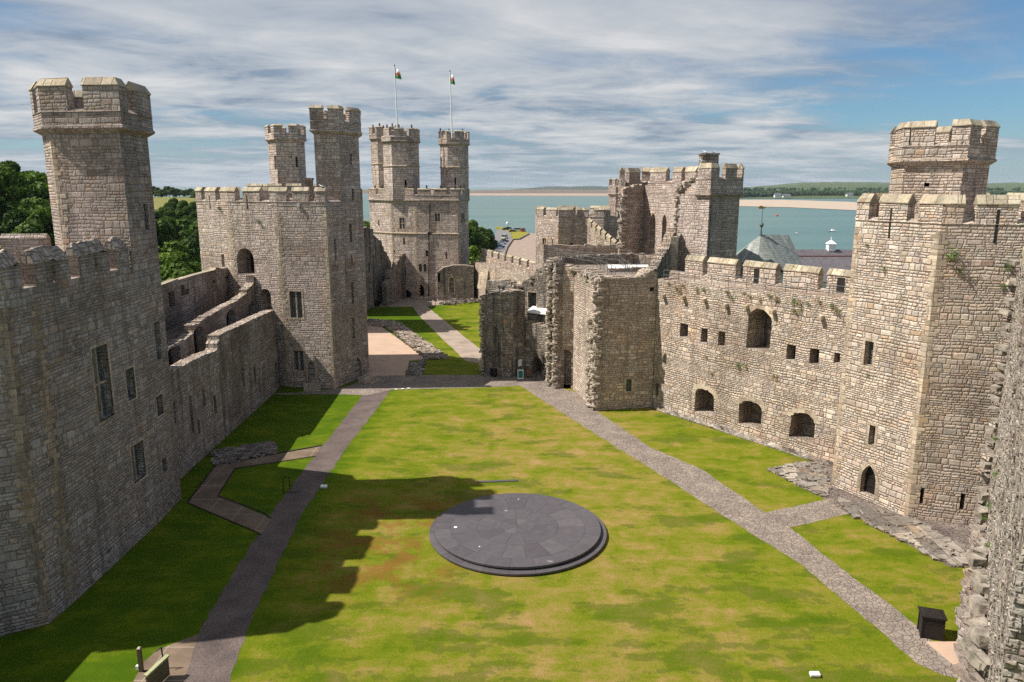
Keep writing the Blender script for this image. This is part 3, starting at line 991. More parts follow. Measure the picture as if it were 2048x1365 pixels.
co = T.n('ShaderNodeNewGeometry').outputs['Position']
x, y, z = T.xyz(co)
nn = T.noise(co, 0.03, 6.0, 0.6).outputs['Fac']
c = T.ramp(nn, [(0.35, (0.05, 0.085, 0.012)), (0.65, (0.10, 0.13, 0.02))])
fld = T.m('MULTIPLY', T.ss(y, 300.0, 330.0), T.ss(z, 1.0, 5.0))
c = T.mix(fld, c, T.ramp(nn, [(0.35, (0.13, 0.15, 0.03)), (0.65, (0.22, 0.19, 0.06))]))
c = T.mix(T.ss(z, -2.9, -3.4), c, (0.30, 0.22, 0.175))
finish(T, c, 0.95, T.noise(co, 0.6, 4.0).outputs['Fac'], 0.4)
M['outer'] = m
mb.build('ground', 'outer')['kind'] = 'structure'

# water
m, T = new_mat('strait_water')
co = T.n('ShaderNodeNewGeometry').outputs['Position']
x, y, z = T.xyz(co)
n = T.noise(T.comb(T.m('MULTIPLY', x, 0.25), y), 0.25, 6.0, 0.7).outputs['Fac']
nb = T.noise(T.comb(T.m('MULTIPLY', x, 0.10), y), 0.012, 4.0, 0.6).outputs['Fac']
c = T.ramp(nb, [(0.35, (0.075, 0.145, 0.135)), (0.65, (0.105, 0.175, 0.158))])
p = finish(T, c, 0.35, n, 0.5, 0.35, 0.25)
M['water'] = m
mb = MB()
mb.quad((-40000, -100, -3.9), (40000, -100, -3.9), (40000, 60000, -3.9), (-40000, 60000, -3.9))
mb.build('water', 'water')['kind'] = 'structure'

def low_land(name, pts, z0, hf, mat, n=60, seed=0, kind='structure', amp=1.0):
    """far land: a front shore line (list of x,y) with a ridge behind"""
    rng = random.Random(seed)
    mb = MB()
    (xa, ya), (xb, yb) = pts[0], pts[-1]
    rows = []
    for k, (dy, f) in enumerate(hf):
        row = []
        for i in range(n + 1):
            t = i / n
            s = t * (len(pts) - 1); q = min(int(s), len(pts) - 2); s -= q
            x = pts[q][0] + (pts[q + 1][0] - pts[q][0]) * s
            y = pts[q][1] + (pts[q + 1][1] - pts[q][1]) * s
            sc = (y + dy) / y
            wv = (math.sin(t * 9 + seed) * .3 + math.sin(t * 23 + seed * 2) * .2 + rng.uniform(-.12, .12) + math.sin(t * 3.1 + seed) * .25)
            edge = min(1, t * 6, (1 - t) * 6)
            row.append((x * sc, y + dy, z0 + f * (1 + wv * amp) * edge))
        rows.append(row)
    vs = [p for r in rows for p in r]
    fs = [(k * (n + 1) + i, k * (n + 1) + i + 1, (k + 1) * (n + 1) + i + 1, (k + 1) * (n + 1) + i) for k in range(len(rows) - 1) for i in range(n)]
    mb.add(vs, fs)
    o = mb.build(name, mat)
    o['kind'] = kind
    return o
# wide pale sand flats with dunes behind, across the mouth of the strait (photo x 940..1240)
sheet('sand', [(-260, 2500), (450, 2350), (700, 2600), (600, 3300), (-400, 3400)], -3.5, 'palesand')
sheet('sand', [(-150, 2290), (430, 2180), (430, 2270), (-150, 2350)], -3.4, 'sand')
low_land('dune_land', [(-900, 3400), (-200, 3300), (600, 3200), (1000, 3300)], -3.5, [(0, 0), (120, 4), (700, 10), (900, 13), (2000, 8)], 'dunes', seed=2)
low_land('far_hills', [(0, 7500), (700, 7200), (1500, 7000)], -3.5, [(0, 0), (300, 20), (1200, 34), (2500, 20)], 'blueland', seed=4, amp=.5)
# pink sand bank in the strait (photo x 1480..1710)
sheet('sand_bank', wobble([G(1330, 417, -3.5), G(1450, 412, -3.5), G(1580, 415, -3.5), G(1712, 421, -3.5), G(1800, 424, -3.5), G(1850, 415, -3.5), G(1700, 404, -3.5), G(1560, 400, -3.5), G(1400, 400, -3.5)], 8, 60, 3), -3.5, 'sand')
# Anglesey-like shore: shingle strip, wooded edge, farmland rising behind
sheet('shore', wobble([G(1420, 395, -3.5), G(1600, 393.5, -3.5), G(1800, 397, -3.5), G(2300, 401, -3.5), G(2500, 380, -3.5), G(1350, 383, -3.5)], 6, 120, 5), -3.45, 'palesand')
low_land('farmland', [(480, 1780), (900, 1850), (1350, 1750), (2200, 1800)], -3.4, [(0, 0), (60, 5), (500, 9), (1200, 20), (2200, 34), (3200, 46), (5000, 62)], 'farland', n=90, seed=7, amp=.35)

# paths (photo outlines projected on the ground)
sheet('path', wobble([(-16.8, 84.2), (-17.2, 64), (-17.35, 50), (-16.6, 36.5), (-15.6, 31.7), (-14.2, 24), (-11.8, 24), (-13.4, 31.7), (-14.1, 36.5), (-15.1, 50), (-14.9, 64), (-14.0, 84.2)], 0.09, .5, 1), 0.008, 'tarmac')
sheet('path', wobble(pg((540, 787), (590, 786), (672, 778), (700, 772), (733, 752), (965, 750), (1110, 757), (1115, 775), (1155, 786), (1192, 822),
                        (1300, 895), (1405, 940), (1530, 1026), (1650, 1000), (1662, 975), (1730, 1003), (1700, 1028), (1580, 1055), (1640, 1105), (1800, 1225), (1870, 1287), (1925, 1290), (1960, 1365), (1890, 1352), (1830, 1325), (1760, 1262), (1600, 1128), (1440, 1028), (1310, 943), (1130, 830), (1040, 772), (960, 776), (782, 780), (735, 791), (672, 789), (560, 790)), 0.07, .5, 2), 0.012, 'flags')
sheet('path', wobble(pg((643, 893), (632, 912), (470, 937), (437, 993), (545, 1038), (522, 1070), (376, 1006), (432, 931)), 0.03, 1.5, 3), 0.012, 'concrete')
sheet('path', wobble(pg((266, 1365), (287, 1325), (312, 1303), (345, 1288), (415, 1262), (440, 1258), (395, 1365), (380, 1420), (240, 1420)), 0.02, 1.5, 4), 0.004, 'concrete')
sheet('path', wobble(pg((824, 612), (853, 612), (905, 655), (962, 700), (1000, 735), (930, 722), (838, 632)), 0.08, 1.5, 5), 0.008, 'forecourt')
sheet('forecourt', wobble(pg((700, 604), (783, 594), (870, 590), (1000, 594), (945, 604), (880, 611), (853, 613), (824, 614), (720, 615)), 0.1, 1.5, 6), 0.012, 'forecourt')
sheet('gravel', wobble(pg((700, 652), (760, 652), (852, 718), (818, 722), (815, 754), (700, 756)), 0.06, 1.3, 7), 0.010, 'gravel')
sheet('apron', wobble(pg((1532, 940), (1640, 925), (1700, 928), (1800, 1010), (1990, 1050), (2000, 1135), (1900, 1135), (1705, 1030), (1652, 1000)), 0.10, 0.9, 8), 0.016, 'cobble')
sheet('gravel', pg((1850, 1284), (1985, 1284), (1985, 1330), (1905, 1330)), 0.020, 'gravel')
sheet('gravel', pg((1925, 1140), (1990, 1120), (2010, 1290), (1950, 1200)), 0.006, 'gravel')
# dark kerb edging of the zigzag path
def kerb(pts, z=0.06, w=0.10, name='kerb', mat='soil'):
    mb = MB()
    sweep(mb, pts, [(w / 2, 0), (w / 2, z), (-w / 2, z), (-w / 2, 0)])
    o = mb.build(name, mat)
    o['kind'] = 'structure'
kerb(pg((643, 892), (432, 930), (375, 1006)), 0.07, 0.14)
kerb(pg((632, 913), (470, 938), (436, 993), (500, 1016), (530, 1028), (542, 1038)), 0.05, 0.10)
kerb(pg((376, 1007), (508, 1063), (522, 1071)), 0.05, 0.10)

# ================================================================ SLATE DAIS
dais = thing('slate_dais', 'large round two-tier purple grey slate platform in the middle of the lawn', 'platform', (0.4, 47.35, 0))
def slate(name):
    m, T = new_mat(name)
    co = T.n('ShaderNodeTexCoord').outputs['Object']
    x, y, z = T.xyz(co)
    x = T.m('SUBTRACT', x, 0.0)
    r = T.m('SQRT', T.m('ADD', T.m('MULTIPLY', x, x), T.m('MULTIPLY', y, y)))
    a = T.m('ARCTAN2', y, x)
    ring = T.m('ADD', T.m('ADD', T.m('GREATER_THAN', r, 1.15), T.m('GREATER_THAN', r, 2.75)), T.m('GREATER_THAN', r, 4.55))
    offs = T.m('MULTIPLY', ring, 0.37)
    cnt = T.m('ADD', 0.0, T.m('MULTIPLY', ring, 0.0))
    nseg = T.n('ShaderNodeMapRange', {0: ring, 1: 0.0, 2: 3.0, 3: 1.2, 4: 3.6}).outputs[0]
    s = T.m('MULTIPLY', T.m('ADD', a, offs), nseg)
    cell = T.m('FLOOR', s); fr = T.m('FRACT', s)
    w = T.n('ShaderNodeTexWhiteNoise', {'Vector': T.comb(cell, ring)}, noise_dimensions='2D').outputs['Value']
    jd = T.m('MULTIPLY', T.m('MINIMUM', fr, T.m('SUBTRACT', 1.0, fr)), T.m('DIVIDE', r, nseg))
    jr = T.m('MINIMUM', T.m('ABSOLUTE', T.m('SUBTRACT', r, 1.15)), T.m('MINIMUM', T.m('ABSOLUTE', T.m('SUBTRACT', r, 2.75)), T.m('ABSOLUTE', T.m('SUBTRACT', r, 4.55))))
    j = T.ss(T.m('MINIMUM', jd, jr), 0.035, 0.012)
    n = T.noise(co, 2.0, 5.0, 0.7).outputs['Fac']
    c = T.ramp(w, [(0, (0.070, 0.060, 0.068)), (0.35, (0.080, 0.070, 0.078)), (0.8, (0.088, 0.078, 0.086)), (1, (0.102, 0.091, 0.098))])
    c = T.mix(1.0, c, T.ramp(n, [(0.3, (0.88,) * 3), (0.7, (1.14, 1.13, 1.1))]), 'MULTIPLY')
    sc = T.noise(co, .7, 8.0, .75, .8).outputs['Fac']
    c = T.mix(T.m('MULTIPLY', T.ss(sc, .50, .70), .18), c, (0.17, 0.16, 0.155))
    sp = T.ss(T.noise(co, 1.1, 2.0).outputs['Fac'], 0.74, 0.76)
    c = T.mix(T.m('MULTIPLY', sp, 0.5), c, (0.35, 0.34, 0.32))
    c = T.mix(T.m('MULTIPLY', j, .55), c, (0.05, 0.045, 0.045))
    finish(T, c, 0.62, T.m('SUBTRACT', n, T.m('MULTIPLY', j, 1.5)), 0.01, 0.8, 0.35)
    return m
M['slate'] = slate('slate_flags')
mb = MB(); mb.lathe((0.4, 47.35, 0), [(5.82, 0), (5.82, .07), (6.0, .09), (6.0, .20), (5.98, .215)], 96)
mb.build('lower_tier', 'slate', dais)
mb = MB(); mb.lathe((0.4, 47.35, 0), [(5.35, .2), (5.35, .30), (5.58, .31), (5.60, .33), (5.60, .45), (5.58, .465)], 96)
mb.build('upper_tier', 'slate', dais)
for (px_, py_, s) in ((911, 1055, .12), (959, 1094, .05), (1037, 999, .05)):
    x_, y_ = G(px_, py_, .466)
    mb = MB(); mb.lathe((x_, y_, .467), [(s, 0), (s, .012)], 12)
    mb.build('stud', 'white', dais)
# slate strip set in the lawn
mb = MB(); a = G(955, 965); b = G(1036, 962)
mb.box(((a[0] + b[0]) / 2, (a[1] + b[1]) / 2, .03), (math.dist(a, b), .30, .06), math.atan2(b[1] - a[1], b[0] - a[0]))
tag(mb.build('slate_strip', 'slate'), 'narrow grey slate strip let into the grass behind the round platform', 'slab')

# ================================================================ LEFT FOREGROUND TOWER
B1, B2, C1, A1 = G(112, 1260), (-24.75, 38.4), (-24.7, 48.6), (-24.9, 53.0)
B1 = (-24.9, 36.4)
t1 = thing('castle_tower', 'huge nearest grey tower on the left, its tall turret rising above ruined coping', 'tower', (-29, 44, 0))
P1 = [(-36, 33.2), (-27.2, 35.0), B1, B2, C1, A1, (-27, 57), (-34, 59), (-38, 56)]
ZT1 = 17.6
f0 = Face(P1[0], P1[1], -.3, ZT1); f1 = Face(P1[1], P1[2], -.3, ZT1); f2 = Face(P1[2], P1[3], -.3, ZT1)
f3 = Face(B2, C1, -.3, ZT1); f4 = Face(C1, A1, -.3, ZT1)
f1.hole_m('slit', 0.15, 0.55, 7.0, 9.2, depth=.6)
f3.hole('window', 190, 690, 222, 842, mull=1, trans=.48, frame=.18, depth=.5)
f3.hole('window', 253, 736, 270, 800, frame=.14, depth=.5)
f3.hole('window', 264, 885, 290, 962, mull=1, frame=.16, depth=.5)
f3.hole('hole', 214, 1097, 224, 1107, depth=.4)
f4.hole('window', 313, 790, 326, 831, frame=.14, depth=.5)
f4.hole('slit', 325, 915, 334, 946, depth=.5)
f4.hole('slit', 311, 644, 322, 722, depth=.5)
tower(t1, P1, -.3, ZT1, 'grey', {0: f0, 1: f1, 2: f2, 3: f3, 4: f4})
corner_quoins(t1, P1, 2, 0.2, 17.4, 1, 'brownash')
corner_quoins(t1, P1, 3, 0.2, 17.4, 2, 'brownash')
# ruined, wavy parapet coping over the right-hand and front sides
rng = random.Random(5)
def ruined_coping(root, path, z, runs, thick=.9, mat='grey', seed=1, h=0.9):
    rng = random.Random(seed)
    mb = MB()
    sweep(mb, path, [(.0, z), (.0, z + h), (-thick, z + h), (-thick, z)])
    mb.build('parapet', mat, root)
    for a, b in runs:
        pts = sub(path, a, b)
        # resample
        q = []
        for s, e in zip(pts, pts[1:]):
            k = max(1, int(math.dist(s, e) / .42))
            q += [(s[0] + (e[0] - s[0]) * j / k, s[1] + (e[1] - s[1]) * j / k) for j in range(k)]
        q.append(pts[-1])
        hs = [rng.uniform(-.08, .10) - (.35 if i in (0, len(q) - 1) else 0) for i in range(len(q))]
        mb = MB()
        sweep(mb, q, [(.05, z + h - .1), (.06, z + h + .32), (-thick * .35, z + h + .95), (-thick * .65, z + h + .95), (-thick - .06, z + h + .3), (-thick - .05, z + h - .1)], zf=lambda i: hs[i])
        for vi in range(len(mb.v)):
            x_, y_, zz_ = mb.v[vi]
            mb.v[vi] = (x_ + rng.uniform(-.04, .04), y_ + rng.uniform(-.04, .04), zz_ + rng.uniform(-.05, .05))
        mb.build('merlon', mat, root)
mb = MB()
sweep(mb, [P1[0], P1[1], B1, B2, C1, (-24.8, 50.5)], [(0, ZT1), (0, ZT1 + .35), (-.85, ZT1 + .35), (-.85, ZT1)])
mb.build('parapet', 'grey', t1)
def rough_merlon(path, z, h, thick=.85, ridge=.75, slit=None):
    """merlon with a worn, wavy saddleback coping; slit = path parameter of a loop through it"""
    parts_ = [(0, len(path) - 1)] if slit is None else [(0, slit - .05), (slit + .05, len(path) - 1)]
    mb = MB()
    for a, b in parts_:
        sweep(mb, sub(path, a, b - 1e-6), [(.0, z - .02), (.0, z + h - .22), (-thick, z + h - .22), (-thick, z - .02)])
    sweep(mb, path, [(.0, z + h - .22), (.0, z + h), (-thick, z + h), (-thick, z + h - .22)])
    q = []
    for s_, e_ in zip(path, path[1:]):
        k = max(1, int(math.dist(s_, e_) / .36))
        q += [(s_[0] + (e_[0] - s_[0]) * j / k, s_[1] + (e_[1] - s_[1]) * j / k) for j in range(k)]
    q.append(path[-1])
    m_ = mb.build('merlon', 'grey', t1)
    hs = [rng.uniform(-.10, .10) - (.22 if i in (0, len(q) - 1) else 0) for i in range(len(q))]
    mb = MB()
    sweep(mb, q, [(.06, z + h), (.07, z + h + .12), (-thick * .40, z + h + ridge), (-thick * .60, z + h + ridge), (-thick - .07, z + h + .12), (-thick - .06, z + h)], zf=lambda i: hs[i])
    for vi in range(len(mb.v)):
        x_, y_, zz_ = mb.v[vi]
        mb.v[vi] = (x_ + rng.uniform(-.05, .05), y_ + rng.uniform(-.05, .05), max(zz_ + rng.uniform(-.04, .04), z + h - .05))
    mb.build('coping', 'rough', m_)
M['wornrock'] = plain('worn_grey_coping', (.27, .24, .20), .95, .4, 2.0, .1)
xw = -24.73
zb_ = ZT1 + .33
rough_merlon([P1[0], (-33.0, 33.82)], zb_, 1.2)
rough_merlon([(-32.2, 33.98), P1[1], (-26.6, 35.37)], zb_, 1.2)
rough_merlon([(-25.9, 35.79), B1, (-24.82, 37.85)], zb_, 1.2)
rough_merlon([(xw, 38.75), (xw, 41.9)], zb_, 1.2, slit=.53)
rough_merlon([(xw, 42.8), (xw, 46.1)], zb_, 1.2, slit=.55)
rough_merlon([(xw, 47.0), (xw, 48.5)], zb_, 1.2)
# far parapet bits, seen over the top on the left
for (a, b) in (((-38, 50), (-36.0, 50.5)), ((-34.6, 51), (-31.6, 51.2))):
    mb = MB(); sweep(mb, [a, b], [(0, ZT1), (0, ZT1 + 2.0), (-.25, ZT1 + 2.3), (-.6, ZT1 + 2.0), (-.6, ZT1)])
    mb.build('merlon', 'grey', t1)
# turret
TU = [(-31.0, 51.2), (-29.35, 49.3), (-24.55, 48.55), (-24.95, 53.1), (-27, 56), (-30.8, 55)]
tu = MB()
zt = 26.7
fa = [Face(TU[i], TU[(i + 1) % 6], ZT1, zt) for i in range(6)]
fa[2].hole('slit', 289, 408, 297, 460, depth=.5)
for F in fa: wall_face(tu, F)
tu.cap([(x, y, zt) for x, y in TU])
tur = tu.build('turret', 'grey', t1)
for F in fa: fill_openings(F, tur)
def turret_top(par, poly, z, hw, hm, mers, over, mat, thick=.55, ridge=.42, capm='cap'):
    parapet(par, poly, z, hw, hm, mers, over=over, thick=thick, mat=mat, cap=capm, ridge=ridge)
turret_top(tur, TU, zt, 1.0, 1.4, [(-.4, .25), (.70, 1.36), (1.60, 2.16), (2.45, 3.1), (3.4, 3.9), (4.2, 4.6), (4.85, 5.3)], .38, 'grey', .6, .55)
corner_quoins(tur, TU, 1, ZT1 + .5, 26.1, 4)

# ================================================================ LEFT CURTAIN WALL (between the left towers)
cw = thing('curtain_wall', 'shaded left curtain wall with arched gallery, stepped ruined top and wall walk with railings', 'wall', (-28, 68, 0))
X0 = -27.0
Pa, Pb = (-26.6, 54.0), (-27.1, 84.5)
FL = Face(Pa, Pb, -.2, 10)
# this wall looks towards +X: travelling +Y has its outward normal on the right (+X)
def uz(px, py): return FL.uv(px, py)
prof = ragged([(0, 8.95), (9.2, 8.7), (12.5, 8.45), (12.9, 9.0), (13.4, 9.7), (18, 9.62), (24, 9.5), (FL.L, 9.3)], .8, .035, 4)
FL.z1 = prof
for a in ((381, 790, 386, 870, ), (405, 778, 411, 815), (428, 790, 433, 830), (485, 735, 489, 775), (508, 730, 512, 770), (396, 840, 400, 870), (345, 805, 352, 850)):
    FL.hole('slit', *a, depth=.3)
FL.holes.append(dict(kind='doorway', u0=29.3, u1=30.2, v0=.2, v1=3.2, shape='round', depth=.8))
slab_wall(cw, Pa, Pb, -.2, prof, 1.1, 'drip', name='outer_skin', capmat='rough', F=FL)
# arched gallery wall behind, facing +X
Pc, Pd = (-29.6, 54.0), (-29.9, 86.5)
FG = Face(Pc, Pd, 4.0, 12)
g = [FG.uv(332, 700), FG.uv(387, 668), FG.uv(387, 652), FG.uv(425, 627), FG.uv(490, 592), FG.uv(493, 580), FG.uv(503, 572), FG.uv(508, 556), FG.uv(518, 548)]
gp = [(0, g[0][1])]
for p in g:
    if p[0] > gp[-1][0] + .02: gp.append(p)
    elif p[0] > gp[-1][0] - 1.5: gp.append((gp[-1][0] + .03, p[1]))
gp.append((FG.L, gp[-1][1]))
gp = ragged(gp, .7, .08, 6)
FG.z1 = gp
for a in ((335, 690, 363, 760), (388, 652, 411, 720), (453, 619, 473, 668), (505, 600, 519, 630)):
    h = FG.hole('niche', *a, shape='segment', depth=.85, ragged=True, mat='void')  # black back panel paints the shade inside the gallery arches
    h['v0'] = max(4.2, h['v0'] - 1.0)
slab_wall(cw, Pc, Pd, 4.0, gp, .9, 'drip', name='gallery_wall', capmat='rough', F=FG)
mb = MB(); mb.prism([(-29.55, 54), (-27.7, 54), (-28.15, 84.5), (-29.85, 86)], 0, 5.2)
mb.build('gallery_floor', 'dark', cw)
mb = MB(); mb.prism([(-33.2, 54), (-30.52, 54), (-30.82, 88), (-33.6, 90)], 0, 9.2)
mb.build('wall_walk', 'tarmac', cw)
# outer parapet beyond the walk
Pe, Pf = (-33.2, 54.0), (-33.8, 90.0)
FP = Face(Pe, Pf, 9.0, 14)
g = [FP.uv(324, 570), FP.uv(355, 558), FP.uv(358, 560), FP.uv(398, 548), FP.uv(430, 540), FP.uv(432, 536), FP.uv(445, 537), FP.uv(478, 534)]
print('parapet heights', [(round(a, 1), round(b, 1)) for a, b in g])
gp = [(0, g[0][1])]
for p in g:
    if p[0] > gp[-1][0] + .02: gp.append(p)
gp.append((FP.L, gp[-1][1]))
FP.z1 = gp
for a in ((338, 583, 350, 615), (362, 570, 370, 592), (371, 578, 378, 590), (425, 560, 431, 568), (450, 553, 458, 558)):
    FP.hole('hole', *a, depth=.5)
slab_wall(cw, Pe, Pf, 9.0, gp, .7, 'drip', name='parapet', capmat='cap', F=FP)
def railing(root, pts, h=1.05, step=2.0, rails=(1.0, .5), r=.025, name='railing', mat='rail'):
    mb = MB()
    for a, b in zip(pts, pts[1:]):
        a, b = Vector(a), Vector(b)
        L = (b - a).length
        k = max(1, round(L / step))
        for i in range(k + 1):
            p = a.lerp(b, i / k)
            mb.tube(p, p + Vector((0, 0, h)), r * 1.2, n=6)
        for q in rails:
            z = Vector((0, 0, h * q))
            mb.tube(a + z, b + z, r, n=6)
    return mb.build(name, mat, root)
railing(cw, [(-30.9, 60, 9.2), (-31.2, 84, 9.2)])
railing(cw, [(-32.6, 58, 9.2), (-32.8, 66, 9.2)])

# nearer stretch of curtain left of the frame, whose shade falls across the bottom-left lawn
cwn = thing('curtain_wall', 'near stretch of left curtain wall beside the nearest tower, outside the left edge', 'wall', (-31, 22, 0))
mb = MB(); mb.prism([(-34, 4), (-28.6, 4), (-28.6, 34.6), (-34, 33.4)], -.2, 9.3); mb.build('wall', 'grey', cwn)
# ================================================================ SECOND LEFT TOWER (tall, with high turret)
t3 = thing('castle_tower', 'tall polygonal tower at the middle left with a high turret and two stone-mullioned windows', 'tower', (-27, 92, 0))
P3 = [(-38.6, 93.2), (-32.9, 88.3), (-26.35, 85.3), (-20.6, 84.3), (-19.45, 87.2), (-17.85, 90.6), (-18.6, 95), (-22, 99), (-30, 102), (-38, 99)]
Z3 = 20.9
g0, g1, g2, g3, g4 = (Face(P3[i], P3[i + 1], -.2, Z3) for i in range(5))
g0.hole('slit', 443, 509, 449, 534)
g1.hole('doorway', 474, 497, 508, 549, shape='round')
g1.hole('doorway', 521, 578, 542, 622, shape='round')
g2.hole('window', 580, 584, 604, 636, mull=1, frame=.22)
g2.hole('window', 588, 702, 607, 741, mull=1, frame=.2)
g2.hole('door', 616, 722, 630, 760, shape='point', frame=.2)
g3.hole('slit', 669, 478, 673, 522)
for a in ((699, 448, 704, 486), (702, 510, 706, 531), (703, 566, 708, 608), (705, 636, 710, 678)):
    g4.hole('slit', *a)
g4.hole('door', 708, 714, 723, 753, shape='point', frame=.2)
tower(t3, P3, -.2, Z3, 'pink', {0: g0, 1: g1, 2: g2, 3: g3, 4: g4})
corner_quoins(t3, P3, 2, 0, 20.4, 11)
corner_quoins(t3, P3, 3, 0, 20.4, 12)
corner_quoins(t3, P3, 1, 8, 20.4, 13)
parapet(t3, P3, Z3, .55, 1.05, [(.0, .19), (.31, .64), (.78, 1.16), (1.32, 1.67), (1.86, 2.21), (2.33, 2.66), (2.79, 2.99), (5.3, 5.9), (6.2, 6.7), (7.05, 7.3), (7.5, 7.8), (8.1, 8.5), (8.7, 9.1), (9.4, 9.8)],
        over=.02, thick=.6, mat='pink', course=False, ridge=.5)
T3 = [(-22.2, 86.9), (-19.5, 87.25), (-17.9, 90.5), (-18.6, 94), (-21.5, 94.3), (-22.9, 91)]
tu = MB()
fa = [Face(T3[i], T3[(i + 1) % 6], Z3 - .2, 29.2) for i in range(6)]
fa[1].hole('slit', 700, 308, 704, 329); fa[1].hole('slit', 704, 378, 708, 412)
for F in fa: wall_face(tu, F)
tu.cap([(x, y, 29.2) for x, y in T3])
tur = tu.build('turret', 'pink', t3)
for F in fa: fill_openings(F, tur)
turret_top(tur, T3, 29.2, 1.1, 1.2, [(-.12, .42), (.62, 1.18), (1.45, 2.1), (2.5, 3.0), (3.3, 3.7), (4.1, 4.5), (4.8, 5.2), (5.45, 5.75)], .32, 'pink', .5)
mb = MB(); c_ = (X(618, 97, 22), 97)
mb.prism([(c_[0] - .5, 96.5), (c_[0] + .5, 96.5), (c_[0] + .5, 97.5), (c_[0] - .5, 97.5)], 21, 23.9); mb.box((c_[0], 97, 24.0), (1.2, 1.2, .25))
mb.build('chimney', 'dark', t3)
# steps at its two doors
mb = MB()
for k in range(4): mb.box((X(623, 83.9 - k * .32), 84.2 - k * .32, .36 - k * .1), (1.9, .34, .74 - k * .2))
mb.build('door_steps', 'ashlar', t3)
mb = MB()
for k in range(5): mb.box((-17.9 + k * .35, 88.3 - k * .15, .30 - k * .07), (.4, 2.2, .6 - k * .14), R(-20))
mb.box((-17.0, 87.2, .35), (2.0, .22, .7), R(60))
mb.build('door_steps', 'ashlar', t3)
for F_, a in ((g0, (418, 391, 421, 417)), (g1, (492, 391, 496, 418))):
    u0, v1 = F_.uv(a[0], a[1]); v0 = F_.uv(a[0], a[3])[1]
    mb = MB(); mb.box(F_.pt(u0 + .1, (v0 + v1) / 2, .02), (.14, .05, v1 - v0), math.atan2(F_.d[1], F_.d[0])); mb.build('arrow_slit', 'void', t3)  # thin black box painted as a slit's shade, no opening cut
mb = MB(); p = g2.uv(598, 411); q = g2.pt(*p, .12); mb.box(q, (.25, .25, .4))
mb.build('floodlight', 'white', t3)

# ================================================================ SLENDER TURRET BEHIND (its tower hidden)
t4 = thing('castle_tower', 'slender pale turret rising alone behind the tall middle-left tower', 'tower', (-36.4, 122, 0))
cx4 = X(571, 122, 28)
P4b = [(cx4 - 5, 118), (cx4 + 7, 118), (cx4 + 8, 130), (cx4 - 7, 130)]
tower(t4, P4b, 0, 21.5, 'pink')
parapet(t4, P4b, 21.5, .8, .8, auto_mer(P4b, 2.2, .8), 0, .5, 'pink', course=False)
O4 = [(X(538, 123), 123), (X(563, 119.5), 119.5), (X(605, 120.5), 120.5), (X(607, 124.5), 124.5), (X(585, 126.5), 126.5), (X(548, 126), 126)]
O4 = [(cx4 - 2.75, 122.2), (cx4 - .7, 119.6), (cx4 + 2.5, 119.9), (cx4 + 3.0, 122.4), (cx4 + 1.2, 125), (cx4 - 1.8, 125)]
tu = MB(); fa = [Face(O4[i], O4[(i + 1) % 6], 21.3, 30.3) for i in range(6)]
fa[0].hole('slit', 556, 311, 561, 338); fa[1].hole('slit', 592, 314, 596, 335); fa[1].hole('slit', 581, 311, 583, 317)
for F in fa: wall_face(tu, F)
tu.cap([(x, y, 30.3) for x, y in O4])
tur = tu.build('turret', 'pale', t4)
for F in fa: fill_openings(F, tur)
turret_top(tur, O4, 30.3, .8, 1.1, [(-.25, .35), (.7, 1.35), (1.65, 2.4), (2.8, 3.3), (3.7, 4.2), (4.6, 5.1)], .28, 'pale', .45, .3)

# ================================================================ GREAT TOWER AT THE FAR END (three turrets)
t6 = thing('castle_tower', 'great pale many-sided tower at the far end with three turrets and two flagpoles', 'tower', (-18, 166, 0))
P6 = [(-30.6, 163.5), (-25.1, 158.2), (-19.9, 156.6), (-11.1, 155.6), (-9.2, 160.8), (-11, 174), (-22, 180), (-31, 173)]
Z6 = 20.4
h0, h1, h2, h3 = (Face(P6[i], P6[i + 1], -.2, Z6) for i in range(4))
h0.hole('slit', 756, 441, 759, 452)
h1.hole('window', 799, 436, 809, 458, mull=1, trans=.5, frame=.25)
for a in ((806, 476, 810, 490), (807, 507, 811, 521), (808, 535, 812, 558)): h1.hole('slit', *a)
h1.hole('window', 784, 499, 789, 508); h1.hole('slit', 779, 541, 784, 555)
h1.hole('doorway', 805, 580, 823, 597, shape='point')
h2.hole('window', 870, 428, 880, 443, mull=1, frame=.2)
h2.hole('hole', 851, 501, 856, 513); h2.hole('slit', 891, 504, 894, 519)
h2.hole('window', 837, 528, 844, 544, shape='round', frame=.15); h2.hole('window', 847, 528, 853, 544, shape='round', frame=.15)
h2.hole('doorway', 833, 569, 846, 594, shape='point', frame=.3)
h3.hole('window', 922, 428, 929, 446, mull=1, frame=.2); h3.hole('slit', 922, 499, 925, 510)
tower(t6, P6, -.2, Z6, 'pale', {0: h0, 1: h1, 2: h2, 3: h3})
for z_ in (13.55,):
    mb = MB(); sweep(mb, P6, [(-.05, z_ - .15), (.16, z_ - .1), (.18, z_ + .08), (-.05, z_ + .22)], True)
    mb.build('string_course', 'ashlar', t6)
for i in (1, 2, 3): corner_quoins(t6, P6, i, .3, 20, 30 + i)
parapet(t6, P6, Z6, 1.05, 1.05, auto_mer(P6, 2.6, .75, .2), over=.25, thick=.55, mat='pink', ridge=.22)
